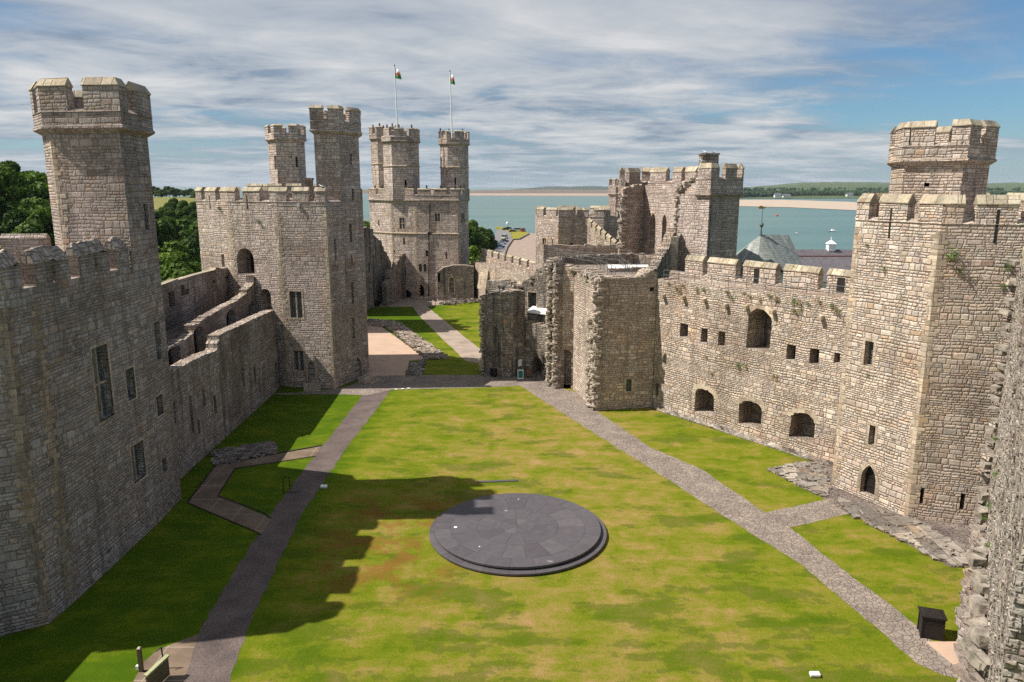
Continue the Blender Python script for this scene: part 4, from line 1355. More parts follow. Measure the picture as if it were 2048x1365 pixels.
# drain pipe down the front
mb = MB()
a, b = h2.pt(*h2.uv(860, 408), .12), h2.pt(*h2.uv(860, 466), .12); mb.tube(a, b, .09, n=8)
a2, b2 = h2.pt(*h2.uv(858, 468), .12), h2.pt(*h2.uv(858, 592), .12); mb.tube(a2, b2, .1, n=8)
mb.box(h2.pt(*h2.uv(859, 467), .15), (.7, .3, .5))
mb.build('drainpipe', 'iron', t6)
def octo(cx, cy, r, rot=22.5, n=8): return [(cx + r * math.cos(R(rot + 360 / n * i)), cy + r * math.sin(R(rot + 360 / n * i))) for i in range(n)]
fig_n = 0
def figure(root, x, y, z, h=.9):
    """small worn stone figure on a merlon"""
    mb = MB()
    mb.lathe((x, y, z), [(.18, 0), (.2, h * .15), (.13, h * .2), (.16, h * .45), (.2, h * .66), (.08, h * .76), (.11, h * .86), (.08, h * .97), (.02, h)], 8)
    mb.build('stone_figure', 'bronze', root)
for (pxc, yc, w, ztop, s1, slits, pole) in ((803, 160.5, 69, 32.2, 27.2, [(818, 360, 822, 375)], (798, 130)), (909, 161.5, 56, 31.8, 27.0, [(909, 356, 912, 370)], (909, 141)), (773, 172, 57, 33.4, 28, [], None)):
    r_ = w / FPX * yc / 2 * 1.03
    c_ = X(pxc, yc, 28)
    O = octo(c_, yc, r_, 22.5)
    tu = MB(); fs_ = [Face(O[i], O[(i + 1) % 8], Z6 - .1, ztop) for i in range(8)]
    if slits: fs_[5].hole('slit', *slits[0])
    for F in fs_: wall_face(tu, F)
    tu.cap([(x, y, ztop) for x, y in O])
    tur = tu.build('turret', 'pale', t6)
    for F in fs_: fill_openings(F, tur)
    mb = MB(); sweep(mb, O, [(-.05, s1 - .15), (.14, s1 - .1), (.16, s1 + .08), (-.05, s1 + .2)], True); mb.build('string_course', 'ashlar', tur)
    mers = auto_mer(O, 1.9, 1.05, .7)
    turret_top(tur, O, ztop, .9, 1.4, mers, .28, 'pink', .5, .25)
    for q in mers[:]:
        if random.random() < .55:
            p_ = tpt(O, sum(q) / 2); figure(tur, p_[0], p_[1], ztop + 2.5, .8)
    if pole:
        topz = Z(pole[0], pole[1], (0, yc - r_ * .4))
        xp = c_ - r_ * .1
        P_ = (xp, yc - r_ * .4)
        fp = thing('flagpole', 'tall white flagpole on the %s turret of the far tower' % ('left front' if pxc < 850 else 'right'), 'flagpole', (P_[0], P_[1], ztop), 'flagpoles on the far tower')
        mb = MB(); mb.tube((P_[0], P_[1], ztop), (P_[0] - .25, P_[1], topz - .3), .16, .09, n=10); mb.build('pole', 'white', fp)
        mb = MB(); mb.lathe((P_[0] - .25, P_[1], topz - .3), [(.03, 0), (.14, .1), (.14, .2), (.03, .32)], 8); mb.build('finial', 'bronze', fp)
        # flag: white over green with a red creature-like device, blowing right and sagging
        mb = MB()
        n_, k_ = 12, 8
        Lf, Hf = 2.9 if pxc < 850 else 2.1, 2.0
        x0, z0 = P_[0] - .25, topz - .5
        vs = []
        for j in range(k_ + 1):
            for i in range(n_ + 1):
                s_, t_ = i / n_, j / k_
                droop = 1.1 * s_ ** 1.2 * (1 - t_ * .35)
                xx = x0 + .1 + (Lf * .48) * s_ * (1 - .25 * s_ * (1 - t_))
                yy = P_[1] - .6 * s_ + .32 * math.sin(s_ * 8 + t_ * 2) * s_
                vs.append((xx, yy, z0 - Hf * 1.05 * t_ - droop * (1 - t_ * .6)))
        base = len(mb.v)
        fl = []
        for j in range(k_):
            for i in range(n_):
                s_, t_ = (i + .5) / n_, (j + .5) / k_
                device = ((s_ - .52) / .26) ** 2 + ((t_ - .5) / .24) ** 2 < 1 and (i * 3 + j * 5) % 7 != 0
                fl.append(((base + j * (n_ + 1) + i, base + j * (n_ + 1) + i + 1, base + (j + 1) * (n_ + 1) + i + 1, base + (j + 1) * (n_ + 1) + i), 2 if device else (0 if t_ < .5 else 1)))
        mb.v.extend(vs)
        for f, mi in fl:
            mb.f.append(f); mb.mi.append(mi)
        fo = mb.build('flag', [plain('flag_white', (.8, .8, .8), .8, .03), plain('flag_green', (.01, .25, .06), .8, .05), plain('flag_red', (.55, .03, .02), .8, .05)], None, smooth=True)
        tag(fo, 'white, green and red flag flying from the %s flagpole' % ('left' if pxc < 850 else 'right'), 'flag', 'flags on the far tower')
        so = fo.modifiers.new('thick', 'SOLIDIFY'); so.thickness = .02
for q in range(12):
    p_ = tpt(P6, .3 + q * .33); figure(t6, p_[0], p_[1], Z6 + 2.35, .7)
# remains of a lower room against its right side
rr_ = thing('ruined_chamber', 'low arched wall fragment built against the foot of the far tower', 'ruin', (-11, 156, 0))
F = Face((-15.3, 153.4), (-7.9, 153.6), -.1, 7.2)
F.z1 = [(0, 5.9), (1.2, 6.8), (3.2, 7.3), (5.6, 7.3), (F.L, 7.0)]
F.hole('slit', 863, 547, 868, 565); F.hole('door', 898, 556, 908, 586, shape='round', mat='dark', frame=.2)
slab_wall(rr_, F.P0, F.P1, -.1, F.z1, 2.6, 'dark', name='wall', capmat='rough', F=F)
# dark sloping ruined wall left of the far tower
rw = thing('ruined_wall', 'dark sloping ruined wall left of the far tower, a blocked arch at its foot', 'wall', (-28, 148, 0))
F = Face((-29.0, 134), (-24.9, 157.4), -.1, 15)
g = [F.uv(735, 455), F.uv(744, 457), F.uv(747, 470), F.uv(760, 482), F.uv(768, 500), F.uv(778, 518), F.uv(783, 540)]
print('rw', g)
gp = [(0, g[0][1])]
for p in g:
    if gp[-1][0] + .05 < p[0] < F.L: gp.append(p)
gp.append((F.L, gp[-1][1] - 1))
F.z1 = ragged(gp, .8, .25, 9)
F.hole('niche', 737, 524, 740, 545, shape='round', depth=.8)
slab_wall(rw, F.P0, F.P1, -.1, F.z1, 1.4, 'dark', name='wall', capmat='rough', F=F)
F = Face((-24.5, 146), (-22.4, 157.6), -.1, 8)
F.z1 = ragged([(0, 4.5), (4, 6), (8, 9), (F.L, 9.5)], .6, .2, 10)
F.hole('slit', 778, 541, 783, 555)
slab_wall(rw, F.P0, F.P1, -.1, F.z1, 1.0, 'dark', name='buttress', capmat='rough', F=F)

# ================================================================ FAR RIGHT CURTAIN
c7 = thing('curtain_wall', 'far battlemented wall running right from the great far tower towards the beach', 'wall', (0, 140, 0))
Qa, Qb = (-8.6, 158.5), (4.6, 121)
F = Face(Qa, Qb, -.1, 8.2)
F.z1 = [(0, 7.6), (F.L, 8.2)]
for a in ((934, 560, 938, 578), (946, 577, 954, 596), (934, 589, 938, 597)): F.hole('hole', *a)
slab_wall(c7, Qa, Qb, -.1, F.z1, 1.2, 'curtain', name='wall', F=F)
mb = MB(); mb.prism([(Qa[0] + .3, Qa[1]), (Qb[0] + .3, Qb[1]), (Qb[0] + 2.6, Qb[1] + 1), (Qa[0] + 2.6, Qa[1] + 1)], 0, 7.7); mb.build('wall_walk', 'curtain', c7)
d_ = F.d; nn = (-F.n[0], -F.n[1])
Qc = (Qa[0] + nn[0] * 2.2, Qa[1] + nn[1] * 2.2); Qd = (Qb[0] + nn[0] * 2.2, Qb[1] + nn[1] * 2.2)
Lq = math.dist(Qc, Qd)
parapet(c7, [Qc, Qd], 7.6, 1.3, 1.1, [(a, b) for a, b in auto_mer([Qc, Qd], 3.0, 1.15, 0, False)], 0, .6, 'curtain', closed=False, course=False, ridge=.35)
railing(c7, [(Qa[0] + .4, Qa[1], 7.7), (Qb[0] + .4, Qb[1], 8.0)], 1.0, 3)
# sloping chimney hood on it
mb = MB(); mb.prism([(-6.9, 148.6), (-5.2, 146.0), (-4.6, 146.6), (-6.2, 149.2)], 3.2, lambda i: 3.6 if i < 2 else 7.2)
mb.build('chimney_hood', 'ashlar', c7)

# ================================================================ MIDDLE RIGHT TOWER (behind the ruins)
t8 = thing('castle_tower', 'low battlemented tower beside the beach with a small side turret', 'tower', (11, 124, 0))
P8 = [(3.9, 122.5), (7.25, 118.4), (11.0, 119.3), (14.3, 118.4), (18.6, 118.9), (21, 128), (12, 133), (4, 130)]
Z8 = 17.9
k0, k1, k2, k3 = (Face(P8[i], P8[i + 1], 0, Z8) for i in range(4))
k0.hole('window', 1085, 477, 1092, 501, mull=1, frame=.2); k0.hole('slit', 1104, 479, 1106, 499)
k1.hole('slit', 1141, 486, 1146, 505)
k2.hole('doorway', 1176, 457, 1190, 484)
tower(t8, P8, 0, Z8, 'pink', {0: k0, 1: k1, 2: k2, 3: k3})
for i in (1, 2): corner_quoins(t8, P8, i, 6, 17.5, 40 + i)
parapet(t8, P8, Z8, .6, .95, [(.02, .32), (.46, .9), (.97, 1.6), (1.78, 2.28), (2.55, 3.25), (3.5, 3.95), (4.2, 4.5), (4.7, 5.2), (5.4, 5.8), (6.1, 6.5), (6.8, 7.2), (7.5, 7.8)], 0, .55, 'pink', course=False, ridge=.4)
O = octo(X(1237, 128, 24), 128, 1.55, 22.5)
tu = MB(); tu.prism(O, 17, 21.9); tur = tu.build('turret', 'pink', t8)
turret_top(tur, O, 21.9, 1.3, .95, [(-.35, .3), (.75, 1.5), (2, 2.7), (3.3, 3.9), (4.4, 4.95), (5.35, 5.95), (6.4, 7.1)], .15, 'pink', .4, .22)
# stair wall with stepped copings, climbing to the doorway
sw = thing('stair_wall', 'stepped coped stair wall climbing to the doorway of the low beach-side tower', 'wall', (16, 112, 0))
Sa, Sb = (11.7, 117.5), (15.2, 104.5)
F = Face(Sa, Sb, 8, [(0, 17.2), (13.4, 13.7)]); F.z1 = [(0, 17.3), (F.L, 13.9)]
mb = MB()
for k in range(7):
    u0 = .1 + k * F.L / 7; u1 = u0 + F.L / 7 * .74
    za = 17.3 - 3.4 * (u0 / F.L); zb = 17.3 - 3.4 * (u1 / F.L)
    pts = [(u0, za - .1), (u1, zb - .1), (u1, zb + .75), (u0, za + .75)]
    for o in (0,):
        mb.quad(*[F.pt(u, v, .02) for u, v in pts]); mb.quad(*[F.pt(u, v, -.55) for u, v in pts[::-1]])
        mb.quad(F.pt(u0, za + .75, .08), F.pt(u1, zb + .75, .08), F.pt(u1, zb + 1.1, -.25), F.pt(u0, za + 1.1, -.25))
        mb.quad(F.pt(u0, za + 1.1, -.25), F.pt(u1, zb + 1.1, -.25), F.pt(u1, zb + .75, -.6), F.pt(u0, za + .75, -.6))
        mb.quad(F.pt(u1, zb - .1, .02), F.pt(u1, zb - .1, -.55), F.pt(u1, zb + .75, -.55), F.pt(u1, zb + .75, .02))
        mb.quad(F.pt(u0, za - .1, -.55), F.pt(u0, za - .1, .02), F.pt(u0, za + .75, .02), F.pt(u0, za + .75, -.55))
slab_wall(sw, Sa, Sb, 8, F.z1, .55, 'curtain', name='wall', F=F)
mb.build('coping', 'cap', sw)

M['tornpale'] = plain('pale_broken_stone', (.40, .34, .275), .95, .45, 1.8, .1)
# ================================================================ RUINED KEEP-LIKE GATE TOWER (King's side)
t9 = thing('gate_tower', 'tall half-ruined gate tower with two pointed windows and broken inner face', 'tower', (20, 98, 0))
P9 = [(14.7, 101.2), (18.1, 104.6), (20.9, 95.4), (20.05, 92.0), (22.85, 88.3), (27.2, 91.2), (27.9, 98), (25, 108), (15.5, 109)]
Z9 = 22.2
m0, m1, m2, m3, m4 = (Face(P9[i], P9[i + 1], 6, Z9) for i in range(5))
m1.hole('window', 1300, 426, 1311, 497, shape='point', frame=.2, depth=.9)
m1.hole('window', 1324, 429, 1333, 492, shape='point', frame=.2, depth=.9)
m2.z1 = Z9
tower(t9, P9, 6, Z9, 'pink', {0: m0, 1: m1, 2: m2, 3: m3, 4: m4})
PQ = [P9[3], P9[4], P9[5], P9[6], P9[7], P9[8], (14.9, 103)]
PQ = sub(PQ, .58, 5.95)
parapet(t9, PQ, Z9, 1.8, 1.1, [(.2, 1.20), (1.42, 1.80), (1.97, 2.3), (2.6, 3.0), (3.3, 3.6), (3.9, 4.15), (4.35, 4.7), (4.95, 5.3)], over=.28, thick=.6, mat='pink', closed=False, ridge=.62)
# higher parapet along the far side of the open room
Pw = [(15.0, 104.0), (18.5, 107.6), (23.4, 99.0), (23.2, 94.0)]
parapet(t9, Pw, Z9, 1.5, 1.25, [(.30, .82), (1.13, 1.46), (1.60, 1.77), (1.84, 2.25), (2.5, 2.9)], over=0, thick=.7, mat='pink', closed=False, course=False, ridge=.65)
slab_wall(t9, P9[1], P9[2], Z9 - .1, ragged([(0, 23.4), (9.6, 23.2)], .8, .12, 31), .8, 'pink', name='wall_head', capmat='rough')
slab_wall(t9, P9[0], P9[1], Z9 - .1, ragged([(0, 22.9), (4.8, 23.4)], .6, .15, 32), .8, 'pink', name='wall_head', capmat='rough')
# broken, stepped ends of the torn masonry
rng = random.Random(21)
mb = MB()
def torn(mb, P, z0, z1, n, w, rng, size=.5):
    """toothing: stones sticking out of a torn vertical wall end"""
    for i in range(n):
        z = z0 + (z1 - z0) * (i + rng.random()) / n
        mb.stone((P[0] + rng.uniform(-w[0], w[0]), P[1] + rng.uniform(-w[1], w[1]), z), (size * rng.uniform(.7, 1.7), size * rng.uniform(.7, 1.5), size * rng.uniform(.35, .7)), rng)
torn(mb, (20.1, 92.4), 7, 22.5, 130, (.35, .45), rng, .42)
torn(mb, (20.4, 93.4), 7, 21.6, 60, (.25, .4), rng, .4)
torn(mb, (14.75, 101.4), 9, 22.2, 120, (.4, .4), rng, .45)
rubble_line(mb, [(20.8, 95, 23.0), (20.2, 92.2, 22.6), (21, 90.9, 23.4), (21.6, 90.2, 24.2)], .4, 14, (.35, .35), rng, .15)
mb.build('torn_masonry', 'tornpale', t9)
mb = MB()
F = m0
sweep(mb, [P9[0], P9[1], P9[2]], [(0, 8.8), (.25, 8.9), (.25, 9.3), (0, 9.4)]); mb.build('ledge', 'ashlar', t9)
mb = MB(); mb.prism([(22.3, 90.3), (24.2, 90.3), (24.2, 92), (22.3, 92)], Z9, 26.7); mb.box((23.25, 91.15, 26.8), (2.1, 1.9, .2)); mb.build('chimney', 'dark', t9)
mb = MB(); a = m4.pt(.35, 21, .12); b = m4.pt(-.0 + .2, 9, .12); mb.tube(a, b, .07, n=6); mb.build('cable_duct', 'rail', t9)

# ================================================================ RUINED INNER GATEHOUSE (centre right)
t10 = thing('ruined_gatehouse', 'roofless ruined inner gatehouse in the centre right with torn walls, doorway and railed roof walk', 'ruin', (8, 84, 0))
R1, R2 = (8.75, 75.6), (14.9, 76.9)
ZR = 13.9
# solid mass with the tall shaded front
F = Face(R1, R2, -.1, ZR)
F.hole('window', 1252, 759, 1263, 783, frame=.2)
F.hole('hole', 1300, 575, 1309, 583)
mb = MB(); 
F.z1 = [(0, ZR), (F.L * .80, ZR + .05), (F.L * .84, ZR + .5), (F.L * .92, ZR + .75), (F.L, ZR + .55)]
slab_wall(t10, R1, R2, -.1, F.z1, 2.6, 'dark2' if 'dark2' in M else 'curtain', name='front_wall', capmat='rough', F=F)
# inner side face (bright, facing the sun) with a recess
S1, S2 = (7.05, 84.3), (8.75, 75.65)
F = Face(S1, S2, -.1, ZR)
F.z1 = ragged([(0, ZR + .2), (F.L * .5, ZR + .1), (F.L, ZR)], .6, .12, 12)
mbb = MB(); 
slab_wall(t10, S1, S2, -.1, F.z1, 2.4, 'warm', name='side_wall', capmat='rough', F=F)
# back of the niche
F = Face((4.9, 85.2), (7.05, 84.4), -.1, ZR + .3)
F.hole_m('niche', .35, 2.1, 0.0, 4.6, 'segment', 1.4, mat='warm')
slab_wall(t10, F.P0, F.P1, -.1, ragged([(0, ZR + .5), (F.L, ZR + .3)], .5, .1, 3), 2.0, 'warm', name='niche_wall', capmat='rough', F=F)
# pier at the left edge of the tall part
F = Face((4.05, 86.7), (4.95, 84.5), -.1, 14.6)
F.hole('niche', 1110, 628, 1117, 676, shape='point', depth=.8)
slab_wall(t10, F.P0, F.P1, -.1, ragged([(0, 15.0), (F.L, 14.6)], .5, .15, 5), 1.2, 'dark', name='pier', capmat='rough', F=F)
F = Face((4.0, 87.2), (5.2, 86.6), -.1, 15)
# shaded lower wall with the arched doorway
F = Face((1.55, 90.6), (4.6, 88.3), -.1, 8.3)
F.hole('doorway', 1064, 715, 1084, 750, shape='round', depth=2.0)
F.z1 = ragged([(0, 6.9), (F.L * .55, 6.7), (F.L * .8, 6.3), (F.L, 7.4)], .5, .1, 14)
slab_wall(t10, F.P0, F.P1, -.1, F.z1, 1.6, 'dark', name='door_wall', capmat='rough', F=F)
# left tower stump: faces at px 962..1004 and 1004..1028..1050
ST = [(-3.75, 91.2), (-1.35, 89.7), (.15, 89.9), (1.6, 90.8), (2, 95), (-3, 96)]
zs = [Z(963, 590, ST[0]), Z(1004, 585, ST[1]), Z(1028, 583, ST[2]), Z(1048, 583, ST[3])]
print('stump', zs)
mb = MB()
for i in range(3):
    L_ = math.dist(ST[i], ST[i + 1])
    F = Face(ST[i], ST[i + 1], -.1, ragged([(0, zs[i]), (L_, zs[i + 1])], .45, .10, 60 + i))
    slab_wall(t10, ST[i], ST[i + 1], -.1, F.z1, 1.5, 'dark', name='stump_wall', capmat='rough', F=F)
# blind arch ribs on the left face of the stump
mb = MB()
F = Face(ST[0], ST[1], -.1, 11)
pa = [F.uv(968, 700), F.uv(967, 665), F.uv(975, 651), F.uv(983, 646), F.uv(992, 651), F.uv(999, 664)]
for a, b in zip(pa, pa[1:]): mb.tube(F.pt(*a, .05), F.pt(*b, .05), .10, n=6)
mb.build('arch_rib', 'dark', t10)
# higher back wall with sloping broken top and barred window
F = Face((-3.2, 97.0), (6.0, 90.5), -.1, 14)
g = [F.uv(972, 563), F.uv(1018, 562), F.uv(1022, 572), F.uv(1030, 578), F.uv(1060, 552), F.uv(1085, 532), F.uv(1107, 515), F.uv(1125, 508)]
print('back', g)
gp = [(0, g[0][1])]
for p in g:
    if gp[-1][0] + .05 < p[0] < F.L: gp.append(p)
gp.append((F.L, gp[-1][1]))
F.z1 = ragged(gp, .55, .13, 15)
F.hole('window', 1056, 585, 1073, 616, depth=.7, frame=.12)
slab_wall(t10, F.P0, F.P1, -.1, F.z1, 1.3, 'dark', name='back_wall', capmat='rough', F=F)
# pale sheet roof over the shop room, and the small tiled patch
slab_wall(t10, (1.9, 92.0), (5.2, 89.9), -.1, 7.7, .5, 'dark', name='inner_wall')
mb = MB(); mb.prism([(1.75, 91.8), (5.0, 89.6), (5.6, 91.0), (2.6, 93.4)], 7.74, lambda i: 7.84 if i < 2 else 8.35, bottom=True)
mb.build('sheet_roof', 'polyroof', t10)
# rooftop: floors, low walls, railed walk
mb = MB(); mb.prism([(5.2, 86.5), (7.4, 84.6), (9.9, 77.9), (14.9, 79.3), (17.5, 88), (14.5, 92), (4.9, 91)], 9, 13.72); mb.build('roof_floor', 'flags', t10)
mb = MB(); mb.prism([(5, 91), (14.5, 92.1), (17.5, 88.1), (20, 90.2), (18, 103), (14.7, 101), (5, 103)], 6, 13.0); mb.build('roof_floor', 'rough', t10)
rng = random.Random(33)
def low_wall(root, pts, z0, z1, t, mat='rough', seed=0, name='low_wall'):
    for i, (a, b) in enumerate(zip(pts, pts[1:])):
        L_ = math.dist(a, b)
        slab_wall(root, a, b, z0, ragged([(0, z1), (L_, z1)], .55, .12, seed + i), t, mat, name=name)
low_wall(t10, [(4.3, 103.2), (14.6, 103.6)], 12, 15.2, .9, 'curtain', 70)
low_wall(t10, [(8.2, 93.2), (16.0, 95.2), (20.2, 92.6)], 12.6, 14.7, .9, 'dark', 73)
low_wall(t10, [(10.8, 83.2), (15.2, 84.0)], 12.8, 14.15, .6, 'curtain', 76)
low_wall(t10, [(5.2, 92.0), (12.0, 94.0)], 12.8, 14.5, .9, 'dark', 79)
mb = MB(); mb.box((13.5, 86.6, 13.95), (4.8, 4.2, .14), R(-4)); mb.build('sheet_roof', 'polyroof', t10)
F = Face((15.6, 84.5), (19.4, 90.4), 12, 16); 
slab_wall(t10, (15.0, 79.8), (19.9, 91.4), 9, ragged([(0, 14.4), (3, 14.6), (5, 15.4), (8, 16.2), (10, 17.4), (12.6, 18.2)], .6, .2, 18), 1.0, 'dark', name='sloping_wall', capmat='rough')
mb = MB(); mb.box((19.0, 88.9, 12.5), (.9, 1.4, 9.6)); mb.build('pier', 'ashlar', t10)
# torn edges
mb = MB(); rng = random.Random(44)
torn(mb, (8.7, 76.0), .2, 13.8, 190, (.28, .5), rng, .42)
torn(mb, (8.45, 77.6), .2, 9.5, 150, (.3, .9), rng, .45)
torn(mb, (4.35, 85.6), .2, 14.8, 150, (.25, .35), rng, .38)
torn(mb, (4.95, 84.7), .2, 13.9, 110, (.22, .28), rng, .36)
torn(mb, (-3.75, 91.1), .2, 9.5, 60, (.15, .25), rng, .34)
rubble_line(mb, [(-3.6, 91.6, 9.8), (-1.3, 90.5, 9.9), (1.5, 91.4, 9.9)], .35, 14, (.4, .5), rng, .1)
rubble_line(mb, [(8.8, 75.9, 13.9), (13.5, 77.4, 14.0), (15, 78, 14.9)], .3, 6, (.3, .8), rng, .08)
rubble_line(mb, [(7.2, 84.6, 14.0), (8.8, 77, 13.9)], .35, 9, (.5, .4), rng, .08)
rubble_line(mb, [(-2.0, 96.5, 10.6), (1.5, 94.2, 10.8), (5.8, 91.2, 14.6)], .4, 8, (.4, .5), rng, .12)
mb.build('torn_masonry', 'tornpale', t10)
railing(t10, [(6.0, 91.6, 14.2), (9.2, 88.0, 14.0), (10.9, 79.0, 13.72)], 1.05, 1.3)
railing(t10, [(8.2, 92.0, 14.2), (12.6, 89.8, 14.0), (12.9, 80.5, 13.72)], 1.05, 1.3)
railing(t10, [(10.0, 106.5, 15.6), (15.2, 101.5, 14.0), (15.6, 96, 13.6)], 1.05, 1.2)
railing(t10, [(12.4, 82.2, 13.72), (16.4, 82.9, 13.72)], 1.05, 1.5)
railing(t10, [(4.6, 96.4, 14.4), (8.2, 92.2, 14.2)], 1.05, 1.5)

# ================================================================ RIGHT CURTAIN WALL
c11 = thing('curtain_wall', 'long sunlit right curtain wall with three ground-level arches and railed battlements', 'wall', (21, 68, 0))
W1, W2 = (14.95, 76.9), (27.3, 59.3)
F = Face(W1, W2, -.15, 13)
ZW1, ZW2 = F.uv(1311, 558)[1], F.uv(1689, 598)[1]
print('wall tops', ZW1, ZW2)
L_ = F.L
F.z1 = ragged([(0, ZW1), (L_, ZW2)], .9, .05, 2)
F.hole('niche', 1494, 618, 1543, 702, shape='round', depth=2.0, ragged=True)
for a in ((1360, 648, 1376, 675), (1402, 657, 1415, 686), (1436, 664, 1450, 693), (1573, 690, 1591, 721), (1619, 698, 1638, 729), (1668, 706, 1680, 727)):
    F.hole('hole', *a, depth=1.1)
for a in ((1389, 779, 1429, 829), (1478, 803, 1524, 854), (1580, 826, 1629, 882)):
    F.hole('niche', *a, shape='segment', depth=1.9, ragged=True)
F.hole('slit', 1311, 768, 1317, 792)
slab_wall(c11, W1, W2, -.15, F.z1, 2.6, 'curtain', name='wall', F=F)
mb = MB()
for (a, b) in ((1329, 592), (1369, 595), (1411, 600), (1454, 611), (1495, 614), (1548, 623), (1645, 635)):
    p = F.uv(a, b); q = F.pt(*p, .2)
    mb.box(q, (.34, .6, .34), math.atan2(F.d[1], F.d[0]) + R(4), rx=R(6))
mb.build('corbel', 'ashlar', c11)
# dark offset footing along the base
mb = MB(); sweep(mb, [F.pt(0.2, 0)[:2], F.pt(L_ - .1, 0)[:2]], [(0, -.1), (.45, 0.0), (.40, .16), (.0, .35)]); mb.build('footing', 'dark', c11)
# voussoir stones round the arches
rng = random.Random(9)
mb = MB()
for h in F.holes:
    if h['kind'] != 'niche': continue
    p = h['pts']
    n_ = len(p)
    for i in range(2, n_ - 1):
        a, b = Vector(F.pt(*p[i])), Vector(F.pt(*p[i + 1]))
        c0 = Vector(F.pt((h['u0'] + h['u1']) / 2, h['v0'] + (h['v1'] - h['v0']) * .55))
        m_ = (a + b) / 2
        o_ = (m_ - c0).normalized()
        hh = rng.uniform(.38, .6)
        nrm = Vector((F.n[0], F.n[1], 0))
        q0, q1 = a, b
        q2, q3 = b + (b - c0).normalized() * hh, a + (a - c0).normalized() * hh
        g_ = .02
        vs = [v + nrm * .035 for v in (q0, q1, q2, q3)] + [v - nrm * .1 for v in (q0, q1, q2, q3)]
        mb.add(vs, [(0, 1, 2, 3), (1, 0, 4, 5), (2, 1, 5, 6), (3, 2, 6, 7), (0, 3, 7, 4)])
mb.build('arch_stones', 'ashlar', c11)
nx, ny = -F.n[0], -F.n[1]
Wa = (W1[0] + nx * 2.3 - F.d[0] * .5, W1[1] + ny * 2.3 - F.d[1] * .5); Wb = (W2[0] + nx * 2.3, W2[1] + ny * 2.3)
FB = Face(Wa, Wb, ZW1 - 1.2, 16)
iv = []
for (a, b) in ((1369, 1404), (1414, 1470), (1485, 1550), (1566, 1636), (1654, 1702)):
    iv.append((FB.uv(a, 560)[0] / FB.L, FB.uv(b, 560)[0] / FB.L))
za = FB.uv(1388, 535)[1]; zb = FB.uv(1665, 570)[1]
print('merlon', iv, za, zb, FB.uv(1388, 505)[1], FB.uv(1440, 555)[1])
ZP = (ZW1 + ZW2) / 2 - .4
# breast wall rising to the sills, then the merlons
parapet(c11, [Wa, Wb], ZP, FB.uv(1440, 556)[1] - ZP, FB.uv(1440, 528)[1] - FB.uv(1440, 556)[1], [(max(0, a), min(1, b)) for a, b in iv], 0, .75, 'curtain', 'moss', closed=False, course=False, ridge=.55)
for a in ((1508, 537, 1518, 567), (1676, 555, 1691, 585)):
    u0, u1 = FB.uv(a[0], 550)[0], FB.uv(a[2], 550)[0]
    v0, v1 = FB.uv(a[0], a[3])[1], FB.uv(a[0], a[1])[1]
    mb = MB(); q = FB.pt((u0 + u1) / 2, (v0 + v1) / 2, .02); mb.box(q, (u1 - u0, .03, v1 - v0), math.atan2(F.d[1], F.d[0])); mb.build('embrasure', 'void', c11)  # black sheet paints an opening's shade onto the merlon
a = F.pt(.5, ZW1, -.4); b = F.pt(L_ - .4, ZW2, -.4)
railing(c11, [(a[0], a[1], ZW1 - .05), (b[0], b[1], ZW2 - .05)], 1.0, 2.1)

# ================================================================ RIGHT TOWER
t12 = thing('castle_tower', 'big sunlit right-hand tower with a small arched door and a wide turret', 'tower', (33, 58, 0))
LL, CC = G(1660, 973), G(1815, 1036)
CC = (28.05, 49.6); LL = (25.1, 55.4)
RR = (38.6, 46.2)
P12 = [(27.6, 61.0), LL, CC, RR, (45, 52), (42, 66), (31, 66)]
Z12 = 20.4
n0, n1, n2 = Face(P12[0], P12[1], -.2, Z12), Face(LL, CC, -.2, Z12), Face(CC, RR, -.2, Z12)
n1.hole('window', 1729, 683, 1746, 732, frame=.22, depth=.5)
n1.hole('window', 1738, 851, 1750, 891, frame=.18, depth=.5)
n1.hole('door', 1722, 930, 1752, 991, shape='point', frame=.3, mat='blackwood', depth=.5)
n2.hole('slit', 1840, 976, 1848, 1009); n2.hole('slit', 1920, 987, 1930, 1021)
tower(t12, P12, -.2, Z12, 'warm', {0: n0, 1: n1, 2: n2})
corner_quoins(t12, P12, 2, .2, 20.2, 50); corner_quoins(t12, P12, 1, .2, 20.2, 51)
zc = n1.uv(1800, 462)[1]
print('t12 corner heights', n1.uv(1878, 446)[1], n1.uv(1878, 408)[1], n1.uv(1878, 390)[1], n1.uv(1710, 440)[1], n1.uv(1710, 408)[1], n1.uv(1710, 390)[1])
u_ = lambda px: n1.uv(px, 420)[0] / n1.L
w_ = lambda px: 1 + n2.uv(px, 420)[0] / n2.L
mers = [(.9, 1 + u_(1738)), (1 + u_(1758), 1 + u_(1815)), (1 + u_(1838), 1 + w_(1928)), (1 + w_(1954), 1 + w_(2038)), (1 + w_(2060), 1 + w_(2110)), (3.1, 3.6), (3.8, 4.3), (4.6, 4.9), (5.1, 5.5), (5.8, 6.3), (6.5, 6.85)]
print('mers', mers)
parapet(t12, P12, Z12, .35, 1.15, mers, .0, .75, 'warm', course=False, ridge=.62)
for a in ((1781, 416, 1786, 477),): 
    u0, v1 = n1.uv(a[0], a[1]); v0 = n1.uv(a[0], a[3])[1]
    mb = MB(); mb.box(n1.pt(u0 + .1, (v0 + v1) / 2, .0), (.14, .04, v1 - v0), math.atan2(n1.d[1], n1.d[0])); mb.build('arrow_slit', 'void', t12)  # black strip on the parapet stands for the shade in a slit
u0, v1 = n2.uv(1994, 420); v0 = n2.uv(1994, 487)[1]
mb = MB(); mb.box(n2.pt(u0 + .1, (v0 + v1) / 2, .0), (.16, .04, v1 - v0), math.atan2(n2.d[1], n2.d[0])); mb.build('arrow_slit', 'void', t12)  # slit shade again as a black strip on the other face
